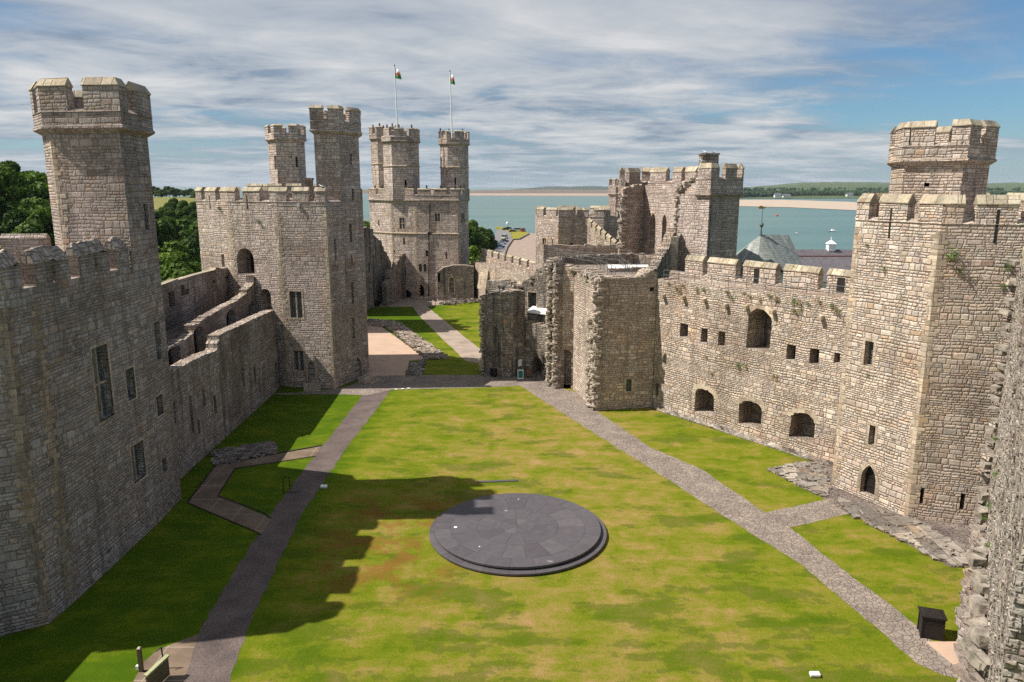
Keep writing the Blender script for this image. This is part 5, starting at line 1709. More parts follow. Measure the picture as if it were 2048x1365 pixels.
T12 = [(30.5, 61.5), (30.0, 58.9), (33.2, 56.6), (36.35, 58.6), (37.0, 61.5), (34.5, 65), (31.8, 64.5)]
tu = MB(); fa = [Face(T12[i], T12[(i + 1) % 7], Z12 - .2, 25.0) for i in range(7)]
fa[1].hole('hole', 1848, 366, 1859, 374)
for F in fa: wall_face(tu, F)
tu.cap([(x, y, 25.0) for x, y in T12])
tur = tu.build('turret', 'warm', t12)
for F in fa: fill_openings(F, tur)
turret_top(tur, T12, 25.0, 1.1, 1.25, [(.3, 1.05), (1.08, 1.48), (1.76, 2.35), (2.52, 3.2), (3.6, 4.2), (4.5, 5.0), (5.3, 5.7), (5.95, 6.2)], .30, 'warm', .55, .5)
# toothing where a wall has been torn away from its right face, and the low broken stub of that wall
mb = MB(); rng = random.Random(70)
z = 1.0
while z < 18:
    u = 4.75 + rng.uniform(-.3, .25)
    w_s = rng.uniform(.5, 1.1)
    mb.stone(n2.pt(u, z, rng.uniform(.0, .3)), (w_s, rng.uniform(.6, 1.0), rng.uniform(.22, .42)), rng)
    z += rng.uniform(.35, 1.5)
mb.build('toothing', 'rough', t12)

M['stubstone'] = masonry('broken_rubble_stone', GREY, 1.6, 1.1, seed=15.0, stain=.6, streak=.3, bdist=.08, gain=.95)
M['wornwall'] = plain('grey_white_weathered_rubble', (.25, .235, .215), .95, .55, 1.1, .12)
M['wornlight'] = plain('worn_pale_stone', (.26, .225, .185), .95, .6, 1.6, .12)
# ================================================================ RIGHT FOREGROUND WALL
w13 = thing('curtain_wall', 'rough grey-white wall face at the far right edge, nearest the viewer', 'wall', (28, 40, 0))
Va, Vb = (31.6, 46.7), (16.4, 22.3)
# outward normal must face the courtyard (-x): travel towards the viewer
F = Face(Va, Vb, -.2, 18.9)
F.z1 = ragged([(0, 18.7), (F.L, 19.2)], 1.2, .08, 3)
slab_wall(w13, Va, Vb, -.2, F.z1, 3.0, 'slabs', name='wall', capmat='cap', F=F)
mb = MB(); rg = random.Random(5)
for _ in range(1300):
    u_0 = rg.uniform(0.1, F.L - .1); z_0 = rg.uniform(.3, 18.4)
    mb.stone(F.pt(u_0, z_0, rg.uniform(-.14, -.09)), (rg.uniform(.3, .8), .36, rg.uniform(.14, .30)), rg, 0, .12, rz=math.atan2(F.d[1], F.d[0]))
mb.build('rubble_facing', 'slabs', w13)
mb = MB(); q0, q1 = F.pt(0, 18.8, -.2), F.pt(F.L, 19.2, -.2)
sweep(mb, [q0[:2], q1[:2]], [(.15, 18.85), (.15, 19.3), (-.6, 20.0), (-1.3, 19.3), (-1.3, 18.85)]); mb.build('coping', 'cap', w13)
stub = thing('ruined_wall', 'broken stub of rubble wall at the bottom right, big loose stones on top', 'wall', (28, 38, 0))
rng = random.Random(81)
# irregular footprint between the lawn and the smooth wall
edge = pg((1966, 1062), (1952, 1135), (1948, 1205), (1932, 1262), (1940, 1365), (1950, 1500))
inner = [F.pt(u, 0, -.2)[:2] for u in (0, 4, 8, 12, 17, 24)]
hts = [2.2, 1.9, 1.8, 1.8, 1.8, 1.8]
mb = MB()
n_ = 6
for k in range(5):
    for j in range(7):
        for i in range(7):
            s, t = (k + (i + rng.random()) / 7) / 5, (j + rng.random()) / 7
            q = s * 5; a = min(int(q), 4); f = q - a
            ex, ey = (edge[a][0] + (edge[a + 1][0] - edge[a][0]) * f, edge[a][1] + (edge[a + 1][1] - edge[a][1]) * f)
            ix, iy = (inner[a][0] + (inner[a + 1][0] - inner[a][0]) * f, inner[a][1] + (inner[a + 1][1] - inner[a][1]) * f)
            h = hts[a] + (hts[a + 1] - hts[a]) * f
            hh = h * (.25 + .75 * t) 
            x_, y_ = ex + (ix - ex) * t, ey + (iy - ey) * t
            sz = rng.uniform(.4, 1.1)
            mb.stone((x_, y_, hh), (sz * 1.3, sz * .9, sz * .42), rng, 0, .2)
for k in range(5):
    a, b = edge[k], edge[k + 1]; c, d = inner[k + 1], inner[k]
    mb.add([(a[0] + .3, a[1], 0), (b[0] + .3, b[1], 0), (c[0], c[1], 0), (d[0], d[1], 0), (a[0] + .5, a[1], hts[k] * .3), (b[0] + .5, b[1], hts[k + 1] * .3), (c[0], c[1], hts[k + 1]), (d[0], d[1], hts[k])],
           [(4, 5, 6, 7), (0, 1, 5, 4), (1, 2, 6, 5), (3, 0, 4, 7)])
mb.build('rubble', 'stubstone', stub)
# row of projecting bond stones climbing the smooth face
mb = MB()
u = .4
while u < 24:
    for _ in range(rng.choice((1, 1, 2))):
        z = hts[min(5, int(u / 4))] + rng.uniform(-.3, 2.0)
        mb.stone(F.pt(u + rng.uniform(-.3, .3), z, rng.uniform(.1, .4)), (rng.uniform(.4, 1.1), rng.uniform(.5, 1.0), rng.uniform(.25, .65)), rng, 0, .3)
    u += rng.uniform(.7, 2.2)
mb.build('bond_stones', 'wornlight', stub)
mb = MB()
z = 2.6
while z < 18.5:
    mb.stone(F.pt(rng.uniform(-.1, .35), z, rng.uniform(0.0, .25)), (rng.uniform(.5, 1.0), rng.uniform(.6, 1.1), rng.uniform(.22, .45)), rng, 0, .25)
    z += rng.uniform(.3, 1.3)
mb.build('toothing', 'wornlight', w13)

# ================================================================ TOWN ROOFS BEHIND THE RIGHT WALL
def roofmat(name, base, course, seed, streak=0.5, pale=(0.4, 0.42, 0.40)):
    m, T = new_mat(name)
    uv = T.n('ShaderNodeUVMap', uv_map='uv').outputs[0]
    u, v, _ = T.xyz(uv)
    r = T.m('DIVIDE', v, course); row = T.m('FLOOR', r)
    off = T.m('MULTIPLY', T.m('MODULO', row, 2.0), 0.5)
    cl_ = T.m('FLOOR', T.m('ADD', T.m('DIVIDE', u, course * 1.3), off))
    w = T.n('ShaderNodeTexWhiteNoise', {'Vector': T.comb(cl_, row)}, noise_dimensions='2D').outputs['Value']
    c = T.mix(1.0, base, T.ramp(w, [(0, (.82,) * 3), (1, (1.18,) * 3)]), 'MULTIPLY')
    e = T.ss(T.m('FRACT', r), 0.0, 0.12)
    c = T.mix(e, T.mix(1.0, c, (.5, .5, .5), 'MULTIPLY'), c)
    s = T.noise(T.comb(T.m('MULTIPLY', u, 1.5), T.m('MULTIPLY', v, .2), seed), 1.0, 5.0, .7).outputs['Fac']
    c = T.mix(T.m('MULTIPLY', T.ss(s, .48, .66), streak), c, pale)
    finish(T, c, .6, T.m('ADD', e, w), .03, 1.0, .4)
    return m
M['roofgreen'] = roofmat('weathered_pale_roof', (0.22, 0.235, 0.215), .30, 1, .8)
M['roofslate'] = roofmat('purple_slate_roof', (0.13, 0.115, 0.125), .28, 2, .25, (0.22, 0.20, 0.2))
M['render'] = plain('white_render', (0.68, 0.68, 0.66), .8, .06)
tb = thing('town_house', 'pale hipped roof with pointed turret end and weathervane behind the right wall', 'building', (36, 108, -3))
xa, xb = 31.9, 40.6
mb = MB(); mb.prism([(32.5, 107), (34.3, 104.4), (37.0, 104.4), (40.6, 106.5), (40.6, 114), (32.5, 114)], -3, 12.2, top=False); mb.build('wall', 'render', tb)
mb = MB(); ap = (35.3, 107.2, 16.4); r2 = (40.2, 109.8, 16.2)
ev = [(31.6, 107.2, 12.9), (33.8, 103.7, 12.0), (37.2, 103.5, 11.8), (41.4, 106.2, 11.8), (41.6, 114, 12), (32.5, 114, 12)]
mb.add(ev + [ap, r2], [(0, 1, 6), (1, 2, 6), (2, 3, 7, 6), (3, 4, 7), (4, 5, 7), (5, 0, 6, 7)])
mb.build('roof', 'roofgreen', tb)
mb = MB(); sweep(mb, [e[:2] for e in ev[:4]], [(-.25, 11.6), (.05, 11.6), (.05, 12.0), (-.25, 12.0)], zf=lambda i: ev[i][2] - 12.0); mb.build('fascia', 'blackwood', tb)
mb = MB(); mb.lathe(ap, [(.22, -.3), (.10, .5), (.08, 1.0), (.24, 1.15), (.30, 1.35), (.24, 1.55), (.05, 1.7), (.03, 3.6)], 10); mb.build('finial', 'rail', tb)
vane = plain('gilded_vane', (.45, .25, .05), .5, .2)
mb = MB(); mb.add([(35.3 - .5, 107.2, 20.0), (35.3 + .15, 107.2, 20.0), (35.3 + .55, 107.2, 20.25), (35.3 + .1, 107.2, 20.3), (35.3 - .2, 107.2, 20.45), (35.3 - .6, 107.2, 20.3)] + [(35.3 - .5, 107.26, 20.0), (35.3 + .15, 107.26, 20.0), (35.3 + .55, 107.26, 20.25), (35.3 + .1, 107.26, 20.3), (35.3 - .2, 107.26, 20.45), (35.3 - .6, 107.26, 20.3)],
      [(0, 1, 2, 3, 4, 5), (11, 10, 9, 8, 7, 6)] + [(i, (i + 1) % 6, 6 + (i + 1) % 6, 6 + i) for i in range(6)])
mb.build('weathervane', vane, tb)
mb = MB(); mb.box((X(1486, 104, 9.6), 103.9, 11.0), (1.0, .2, 2.0)); mb.build('window', 'glass', tb)
tb2 = thing('town_house', 'low purple slate roof with a white cupola between the pale roof and the right tower', 'building', (52, 124, -3))
mb = MB(); mb.prism([(45.5, 118), (57.5, 118), (58, 128), (45.5, 128)], -3, 8.9, top=False); mb.build('wall', 'render', tb2)
mb = MB()
zr = Z(1640, 513, (0, 124)); zr2 = Z(1640, 503, (0, 131))
mb.add([(45.2, 117.5, 8.4), (60, 117.5, 8.4), (60, 124, zr), (46.6, 124, zr), (45.2, 130, 8.4), (60, 130, 8.4)], [(0, 1, 2, 3), (3, 2, 5, 4), (0, 3, 4)])
mb.build('roof', 'roofslate', tb2)
mb = MB(); mb.box((53.2, 124, zr + .02), (13.4, .28, .16)); mb.build('ridge', plain('red_ridge_tiles', (.22, .08, .07), .7, .2), tb2)
tb3 = thing('town_house', 'long slate ridge with pale edge farther back behind the cupola roof', 'building', (52, 134, -3))
mb = MB(); mb.prism([(46, 131), (66, 131), (66, 140), (46, 140)], -3, 8.6, top=False); mb.build('wall', 'render', tb3)
mb = MB(); mb.add([(45.2, 130.6, 8.6), (70, 130.6, 8.6), (70, 135, zr2), (46.6, 135, zr2), (45.2, 140, 8.4), (70, 140, 8.4)], [(0, 1, 2, 3), (3, 2, 5, 4), (0, 3, 4)]); mb.build('roof', 'roofslate', tb3)
mb = MB(); cxx = X(1661, 135, 12); mb.prism([(cxx - .6, 134.4), (cxx + .6, 134.4), (cxx + .6, 135.6), (cxx - .6, 135.6)], zr2 - .3, zr2 + 1.0)
mb.add([(cxx - .75, 134.25, zr2 + 1.0), (cxx + .75, 134.25, zr2 + 1.0), (cxx + .75, 135.75, zr2 + 1.0), (cxx - .75, 135.75, zr2 + 1.0), (cxx, 135, zr2 + 1.75)], [(0, 1, 4), (1, 2, 4), (2, 3, 4), (3, 0, 4), (3, 2, 1, 0)])
mb.lathe((cxx, 135, zr2 + 1.7), [(.06, 0), (.1, .15), (.02, .6)], 6)
mb.build('cupola', 'white', tb3)

# ================================================================ TREES
def leafmat(name, dark, light):
    m, T = new_mat(name)
    co = T.n('ShaderNodeNewGeometry').outputs['Position']
    oi = T.n('ShaderNodeObjectInfo').outputs['Random']
    n = T.noise(co, .5, 3.0, .6).outputs['Fac']
    n2 = T.noise(co, 3.0, 2.0, .6).outputs['Fac']
    f = T.m('ADD', T.m('MULTIPLY', n, .55), T.m('ADD', T.m('MULTIPLY', n2, .35), T.m('MULTIPLY', T.m('SUBTRACT', oi, .5), .35)))
    c = T.ramp(f, [(.3, dark), (.62, light)])
    p = T.n('ShaderNodeBsdfPrincipled', {'Base Color': c, 'Roughness': .7})
    p.inputs['Specular IOR Level'].default_value = .2
    tr = T.n('ShaderNodeBsdfTranslucent', {0: T.mix(1.0, c, (1.3, 1.5, .6), 'MULTIPLY')})
    mx = T.n('ShaderNodeMixShader', {0: .22, 1: p.outputs[0], 2: tr.outputs[0]})
    T.n('ShaderNodeOutputMaterial', {0: mx.outputs[0]})
    return m
M['leaf'] = leafmat('broadleaf_foliage', (0.028, 0.060, 0.008), (0.095, 0.155, 0.018))
M['leaflight'] = leafmat('light_green_foliage', (0.06, 0.11, 0.01), (0.19, 0.26, 0.025))  # lighter green leaves for one tree variant
M['bark'] = plain('bark', (.06, .05, .04), .95, .3, 4, .03)
def make_tree(h, r, seed, leaf='leaf', n=5200, sz=.42):
    rng = random.Random(seed)
    root = thing('broadleaf_tree', 'x', 'tree')
    mb = MB()
    th = h * .35
    mb.tube((0, 0, -1), (0, 0, th), h * .028, h * .02, 7)
    lobes = []
    nl = 22
    for i in range(nl):
        t = rng.random()
        zz_ = h * (.30 + .62 * t)
        prof = math.sin(math.pi * min(1, (t * .85 + .22))) ** .6
        a = rng.uniform(0, 2 * math.pi); rr = r * prof * rng.uniform(.35, .82)
        lr = r * rng.uniform(.26, .44) * (1.05 - .35 * t)
        lobes.append((rr * math.cos(a), rr * math.sin(a), zz_, lr))
    lobes.append((0, 0, h * .86, r * .36))
    for L in lobes[::3]:
        mb.tube((0, 0, th * rng.uniform(.6, 1)), (L[0] * .8, L[1] * .8, L[2] * .95), h * .011, h * .004, 5)
    mb.build('trunk', 'bark', root)
    mb = MB()
    tot = sum(l[3] ** 2 for l in lobes)
    for (lx, ly, lz, lr) in lobes:
        k = int(n * lr * lr / tot)
        for _ in range(k):
            d = Vector((rng.gauss(0, 1), rng.gauss(0, 1), rng.gauss(0, 1)))
            d.normalize()
            if d.z < -.3 and rng.random() < .5: d.z *= -1
            rad = lr * (rng.uniform(.72, 1.1) if rng.random() < .85 else rng.uniform(.3, 1.3))
            c = Vector((lx, ly, lz)) + Vector((d.x * rad, d.y * rad, d.z * rad * .85))
            nrm = (d + Vector((rng.gauss(0, .55), rng.gauss(0, .55), rng.gauss(0, .55)))).normalized()
            e = nrm.orthogonal().normalized(); e.rotate(Matrix.Rotation(rng.uniform(0, 6.28), 3, nrm)); g_ = nrm.cross(e)
            s = sz * rng.uniform(.6, 1.5)
            mb.add([c + e * s, c + g_ * s * .7, c - e * s * .8, c - g_ * s * .7], [(0, 1, 2, 3)])
    mb.build('crown', leaf, root)
    return root
protos = [make_tree(12, 5.0, 1), make_tree(13, 4.4, 2), make_tree(11, 5.6, 3), make_tree(12, 4.6, 4, 'leaflight')]
used = set()
def place_tree(k, x, y, s, label, group, z=None, sz=None):
    o = protos[k] if k not in used else copy_tree(protos[k])
    used.add(k)
    o.location = (x, y, (gh(x, y) if z is None else z) - .3)
    o.scale = (s, s, s * (sz or 1))
    o.rotation_euler = (0, 0, random.uniform(0, 6.28))
    o['label'] = label; o['group'] = group
    return o
rng = random.Random(12)
# hillside wood seen left of the nearest tower
for (px_, y_) in [(-30, 118), (12, 112), (52, 117), (85, 122), (-10, 130), (30, 128), (65, 134), (100, 138), (-40, 146), (5, 148), (42, 144), (80, 152), (-15, 164), (28, 162), (60, 168), (95, 170), (0, 182), (40, 184), (75, 190)]:
    x_ = X(px_, y_, 10)
    place_tree(rng.choice([0, 1, 2, 2, 3]), x_, y_, rng.uniform(.95, 1.3), 'dense green tree in the hillside wood left of the nearest tower', 'trees of the left hillside wood')
for (px_, y_) in [(-90, 120), (-150, 126), (-210, 132), (-110, 150), (-180, 156), (-250, 150), (-330, 140), (-90, 172), (-150, 180), (-230, 176), (130, 160), (160, 175), (190, 150), (220, 180), (250, 158), (140, 200), (200, 210), (260, 205), (110, 215), (30, 215), (-60, 210)]:
    x_ = X(px_, y_, 10)
    place_tree(rng.choice([0, 1, 2, 2, 3]), x_, y_, rng.uniform(.9, 1.2), 'dense green tree in the hillside wood left of the nearest tower', 'trees of the left hillside wood')
for (px_, y_) in [(318, 118), (345, 112), (372, 120), (398, 116), (308, 138), (335, 142), (362, 136), (392, 140), (300, 165), (328, 170), (352, 162), (380, 172), (405, 168), (310, 205), (345, 200), (372, 212), (398, 205), (318, 245), (352, 250), (385, 242), (402, 262), (375, 285), (340, 290), (310, 282), (395, 300), (330, 325), (352, 335), (372, 330), (392, 340)]:
    x_ = X(px_, y_, 5)
    place_tree(rng.choice([0, 1, 2, 3]), x_, y_, rng.uniform(.95, 1.15) * (1.0 if y_ < 180 else .95), 'green riverside tree between the two left towers', 'trees between the two left towers')
for i in range(16):
    px_ = 296 + i * 7.2 + rng.uniform(-2, 2); y_ = rng.uniform(700, 790)
    x_ = X(px_, y_, 10)
    place_tree(rng.choice([0, 1, 2]), x_, y_, rng.uniform(.75, 1.15) , 'dark tree on the skyline beyond the sunlit field', 'skyline trees beyond the field', sz=.8)
for (px_, y_, s_, k_) in [(943, 236, 1.18, 0), (925, 228, 1.1, 1), (958, 262, 1.0, 2), (968, 285, .86, 0), (946, 214, .72, 3), (931, 205, .7, 3), (956, 228, .62, 3), (978, 312, .7, 1), (983, 300, .5, 3), (968, 250, .5, 2), (912, 220, 1.0, 0), (962, 300, .8, 1), (938, 196, .45, 3)]:
    x_ = X(px_, y_, 5)
    place_tree(k_, x_, y_, s_, 'leafy tree beside the quay road right of the great far tower', 'trees beside the quay road')
for (px_, y_) in [(720, 250), (730, 262), (738, 240)]:
    x_ = X(px_, y_, 5)
    place_tree(1, x_, y_, 1.1, 'tree glimpsed between the second tower and the great far tower', 'trees glimpsed behind the far tower')
for k in range(4):
    if k not in used: bpy.data.objects.remove(protos[k])

# distant woods along the far shore
def far_wood(name, line, n, h, seed, label, wid=60, blue=False):
    rng = random.Random(seed)
    mb = MB()
    for _ in range(n):
        t = rng.random() * (len(line) - 1); q = min(int(t), len(line) - 2); t -= q
        x_ = line[q][0] + (line[q + 1][0] - line[q][0]) * t
        y_ = line[q][1] + (line[q + 1][1] - line[q][1]) * t + rng.random() * wid
        s = h * rng.uniform(.5, 1.0)
        r_ = s * rng.uniform(.45, .9)
        zb = line[q][2] + (line[q + 1][2] - line[q][2]) * t
        vs = []
        for (rr, zz_) in ((.75, 0), (1, .35), (.8, .75), (.3, 1)):
            for i in range(6):
                a = i * 1.047 + rng.uniform(-.3, .3)
                k = rng.uniform(.75, 1.2)
                vs.append((x_ + math.cos(a) * r_ * rr * k, y_ + math.sin(a) * r_ * rr * k, zb + s * zz_ * rng.uniform(.9, 1.1)))
        mb.add(vs, [(j * 6 + i, j * 6 + (i + 1) % 6, (j + 1) * 6 + (i + 1) % 6, (j + 1) * 6 + i) for j in range(3) for i in range(6)] + [(18, 19, 20, 21, 22, 23)])
    o = mb.build(name, 'farleaf')
    o['kind'] = 'stuff'
    tag(o, label, 'wood')
M['farleaf'] = gravel('distant_foliage', (0.032, 0.058, 0.028), 0.5, 0.05, 0.4)
far_wood('far_wood', [(520, 1830, 0), (700, 1880, 2), (900, 1900, 2), (1100, 1880, 0), (1350, 1830, 0), (1900, 1900, 0)], 1700, 13.5, 5, 'dark wooded edge of the far shore across the strait', 110)
far_wood('far_wood', [(600, 2400, 8), (1000, 2500, 12), (1500, 2450, 12), (2300, 2500, 12)], 420, 11, 6, 'scattered hedgerow woods on the farmland beyond the far shore', 900)
# white houses on the far shore
def small_house(px_, y_, w, label, z0=-1.0, hgt=6):
    x_ = X(px_, y_, 0)
    r_ = thing('white_house', label, 'house', (x_, y_, z0), 'white houses on the far shore')
    mb = MB(); mb.prism([(x_ - w / 2, y_), (x_ + w / 2, y_), (x_ + w / 2, y_ + 9), (x_ - w / 2, y_ + 9)], z0, z0 + hgt); mb.build('wall', 'render', r_)
    mb = MB(); mb.add([(x_ - w / 2 - .5, y_ - .6, z0 + hgt), (x_ + w / 2 + .5, y_ - .6, z0 + hgt), (x_ + w / 2 + .5, y_ + 4.5, z0 + hgt + 4), (x_ - w / 2 - .5, y_ + 4.5, z0 + hgt + 4), (x_ + w / 2 + .5, y_ + 9.6, z0 + hgt), (x_ - w / 2 - .5, y_ + 9.6, z0 + hgt)], [(0, 1, 2, 3), (3, 2, 4, 5), (1, 4, 2), (0, 3, 5)])
    mb.box((x_ - w * .3, y_ + 4.5, z0 + hgt + 4.2), (1.6, 1.2, 3)); mb.build('roof', 'roofslate', r_)
    mb = MB()
    for i in range(3): mb.box((x_ + (i - 1) * w * .28, y_ - .03, z0 + hgt * .55), (1.5, .1, 2))
    mb.build('window', 'void', r_)
small_house(1556, 1800, 15, 'white gabled house at the water edge on the far shore, larger of the pair', hgt=6)
small_house(1574, 1810, 17, 'long low white cottage right of the larger white house on the far shore', hgt=4)
small_house(1700, 1822, 14, 'lone small pale house on the far shore near the right tower', 1, 5)

# ================================================================ QUAY, BEACH, CARS
sheet('road', pg((915, 548), (930, 505), (968, 495), (990, 470), (994, 460), (1008, 458), (1021, 466), (1024, 478), (1012, 494), (1004, 516), (999, 548), z=-2.1), -2.1, 'road', thick=2)
sheet('verge', wobble(pg((992, 453), (1012, 455), (1022, 460), (1050, 460), (1057, 468), (1038, 478), (1024, 479), (1021, 466), (1008, 459), z=-2.0), .4, 6, 2), -2.0, 'field', thick=2)
sheet('beach', pg((997, 560), (1005, 516), (1025, 481), (1040, 479), (1060, 466), (1110, 474), (1130, 600), z=-2.35), -2.35, 'beach', thick=1)
qw = thing('quay_wall', 'dark low stone quay wall between the parked cars and the beach', 'wall', (-2, 280, -3))
mb = MB(); sweep(mb, pg((1000, 548), (1005, 517), (1014, 495), (1025, 479.5), (1038, 479), (1058, 468), z=-2.1), [(.5, -3.4), (.35, -1.75), (-.35, -1.75), (-.35, -3.4)]); mb.build('wall', 'dark', qw)
def make_car(kind='car'):
    root = thing('parked_car', 'x', 'car')
    mb = MB()
    if kind == 'car':
        low = [(-2.1, .28), (-2.15, .6), (-2.0, .88), (-1.5, .95), (1.0, .98), (1.95, .80), (2.12, .55), (2.1, .28)]
        W_ = .86
    else:
        low = [(-2.4, .3), (-2.45, 1.15), (2.0, 1.15), (2.35, 1.0), (2.45, .6), (2.4, .3)]; W_ = .95
    n = len(low)
    vs = [(x, -W_, z) for x, z in low] + [(x, W_, z) for x, z in low]
    mb.add(vs, [tuple(range(n))[::-1] if False else tuple(range(n)), tuple(range(n, 2 * n))[::-1]] + [(i, n + i, n + (i + 1) % n, (i + 1) % n) for i in range(n)])
    roof = [(-1.1, 1.42), (.35, 1.40)] if kind == 'car' else [(-2.3, 2.15), (1.3, 2.1)]
    mb.box(((roof[0][0] + roof[1][0]) / 2, 0, roof[0][1]), (roof[1][0] - roof[0][0], W_ * 1.5, .05))
    b = mb.build('body', M['carpaint'], root)
    mb = MB()
    base = [(-1.75, .93), (1.05, .96)] if kind == 'car' else [(-2.4, 1.13), (1.95, 1.13)]
    z1 = roof[0][1] - .02
    xs0, xs1 = base[0][0], base[1][0]; xr0, xr1 = roof[0][0], roof[1][0]
    vs = [(xs0, -W_ * .95, base[0][1]), (xs1, -W_ * .95, base[1][1]), (xs1, W_ * .95, base[1][1]), (xs0, W_ * .95, base[0][1]), (xr0, -W_ * .75, z1), (xr1, -W_ * .75, z1), (xr1, W_ * .75, z1), (xr0, W_ * .75, z1)]
    mb.add(vs, [(4, 5, 6, 7), (0, 1, 5, 4), (1, 2, 6, 5), (2, 3, 7, 6), (3, 0, 4, 7)])
    mb.build('window', 'carglass', root)
    for sx in (-1.3, 1.3):
        for sy in (-1, 1):
            mb = MB(); mb.tube((sx, sy * W_ * .82, .32), (sx, sy * (W_ + .02), .32), .32, n=12); mb.build('wheel', 'tyre', root)
    return root
M['carpaint'] = car_paint('car_paint_white', (.7, .7, .7)); M['carglass'] = car_paint('car_glass', (.02, .025, .03)); M['tyre'] = plain('tyre_rubber', (.015, .015, .015), .8)
protoc, protov = make_car(), make_car('van')
paints = {}
def car(px_, py_, rz, col, label, kind='car'):
    P_ = G(px_, py_, -2.1)
    src = protoc if kind == 'car' else protov
    c = copy_tree(src)
    c.location = (P_[0], P_[1], -2.1); c.rotation_euler = (0, 0, R(rz))
    c.name = 'parked_car' if kind == 'car' else 'parked_van'
    c['label'] = label; c['category'] = kind; c['group'] = 'vehicles parked on the quay'
    if col not in paints: paints[col] = car_paint('car_paint', col)
    for ch in c.children:
        if ch.name.startswith('body'):
            ch.data = ch.data.copy(); ch.data.materials[0] = paints[col]
car(973, 506, 80, (.05, .06, .07), 'dark grey car parked alone at the near end of the quay road')
car(1000, 496, 12, (.03, .20, .42), 'bright blue hatchback parked on the quay road')
car(1004, 489, 10, (.65, .68, .72), 'white car parked beside the bright blue car on the quay')
car(1008.5, 484.5, 10, (.03, .035, .06), 'dark car parked between the white car and the cream van')
car(991, 488, 75, (.09, .04, .05), 'dark maroon car parked at the tree side of the quay road')
car(1009.5, 478, 70, (.75, .68, .45), 'cream coloured van parked on the quay road', 'van')
car(1011, 460.5, 25, (.02, .03, .08), 'dark blue car parked at the far end beside the water')
car(1017, 458.5, 8, (.03, .03, .04), 'second dark car behind the dark blue one beside the water')
car(1025, 464.5, 15, (.07, .03, .03), 'dark red-brown car parked on the far grass beside the white van')
car(1036, 463.5, 8, (.75, .75, .75), 'long white van parked on the grass by the water', 'van')
car(1047, 464, 80, (.30, .01, .02), 'red van parked beside the white van by the water', 'van')
def rm(o):
    for ch in list(o.children): rm(ch)
    bpy.data.objects.remove(o)
rm(protoc); rm(protov)

# boat and buoys on the strait
def boat(px_, py_, label):
    P_ = G(px_, py_, -3.9)
    r_ = thing('small_boat', label, 'boat', (P_[0], P_[1], -3.9))
    mb = MB(); x_, y_ = P_
    mb.add([(x_ - 3, y_, -3.1), (x_ - 2.2, y_ - .9, -3.2), (x_ + 2.4, y_ - .9, -3.2), (x_ + 2.4, y_ + .9, -3.2), (x_ - 2.2, y_ + .9, -3.2), (x_ - 2, y_, -4.1), (x_ + 2.2, y_ - .5, -4.1), (x_ + 2.2, y_ + .5, -4.1)],
           [(0, 1, 2, 3, 4), (0, 5, 6, 1), (1, 6, 2), (2, 6, 7, 3), (3, 7, 4), (4, 7, 5, 0), (5, 7, 6)]); mb.build('hull', 'white', r_)
    mb = MB(); mb.box((x_ + .5, y_, -2.8), (1.8, 1.2, .9), taper=.8); mb.build('cabin', 'white', r_)
boat(1664, 464, 'small white motor boat on the water left of the right tower')
def buoy(px_, py_, label, col):
    P_ = G(px_, py_, -3.9)
    mb = MB(); mb.lathe((P_[0], P_[1], -4.1), [(.3, 0), (1.1, .3), (1.1, 1.2), (.5, 1.9), (.15, 2.0), (.12, 2.8)], 10)
    tag(mb.build('buoy', plain('buoy_paint', col, .5, .1)), label, 'buoy')
buoy(1554, 433, 'red buoy floating right of the weathervane', (.5, .03, .03))
buoy(1015, 449, 'white mooring buoy off the end of the quay', (.7, .7, .7))

# ================================================================ THINGS IN THE WARDS
def put(px_, py_, z=0): return G(px_, py_, z)
# black timber box
P_ = put(1869, 1281)
bx_ = thing('storage_box', 'black timber box with flat overhanging lid standing on the grass by the right path', 'box', (P_[0], P_[1], 0))
rz = R(-18)
mb = MB(); mb.box((P_[0], P_[1] + .45, .62), (1.0, .85, 1.16), rz); mb.build('body', 'blackwood', bx_)
mb = MB()
for s in (-1, 1):
    v = Vector((s * .44, 0, 0)); v.rotate(Matrix.Rotation(rz, 3, 'Z'))
    for s2 in (-1, 1):
        v2 = Vector((s * .49, s2 * .41, 0)); v2.rotate(Matrix.Rotation(rz, 3, 'Z'))
        mb.box((P_[0] + v2.x, P_[1] + .45 + v2.y, .6), (.09, .09, 1.2), rz)
v2 = Vector((0, -.435, 0)); v2.rotate(Matrix.Rotation(rz, 3, 'Z'))
mb.box((P_[0] + v2.x, P_[1] + .45 + v2.y, .95), (.6, .03, .12), rz)
mb.build('corner_post', 'blackwood', bx_)
mb = MB(); mb.box((P_[0], P_[1] + .45, 1.25), (1.2, 1.02, .07), rz); mb.box((P_[0], P_[1] + .45, 1.31), (1.0, .85, .06), rz, taper=.8); mb.build('lid', 'blackwood', bx_)
# bins
def drum(px_, py_, r_, h_, label, mat='blackwood', sq=False):
    P_ = put(px_, py_)
    b = thing('litter_bin', label, 'bin', (P_[0], P_[1], 0))
    mb = MB()
    if sq: mb.box((P_[0], P_[1] + r_, h_ / 2), (2 * r_, 2 * r_, h_))
    else: mb.lathe((P_[0], P_[1] + r_, 0), [(r_ * .92, 0), (r_, .05), (r_, h_ - .1), (r_ * 1.06, h_ - .06), (r_ * 1.06, h_), (r_ * .9, h_ + .01), (r_ * .88, h_ - .25)], 20)
    mb.build('body', mat, b)
    mb = MB()
    if sq: mb.box((P_[0], P_[1] + r_, h_ + .05), (2.2 * r_, 2.2 * r_, .1))
    else: mb.tube((P_[0], P_[1] + r_, h_ * .45), (P_[0], P_[1] + r_, h_ * .52), r_ * 1.03, n=20)
    mb.build('rim', 'iron', b)
drum(988, 755, .46, 1.05, 'round black bin against the foot of the ruined gatehouse')
drum(753, 614, .42, 1.1, 'square brown-black bin on the pale forecourt of the far tower', sq=True)
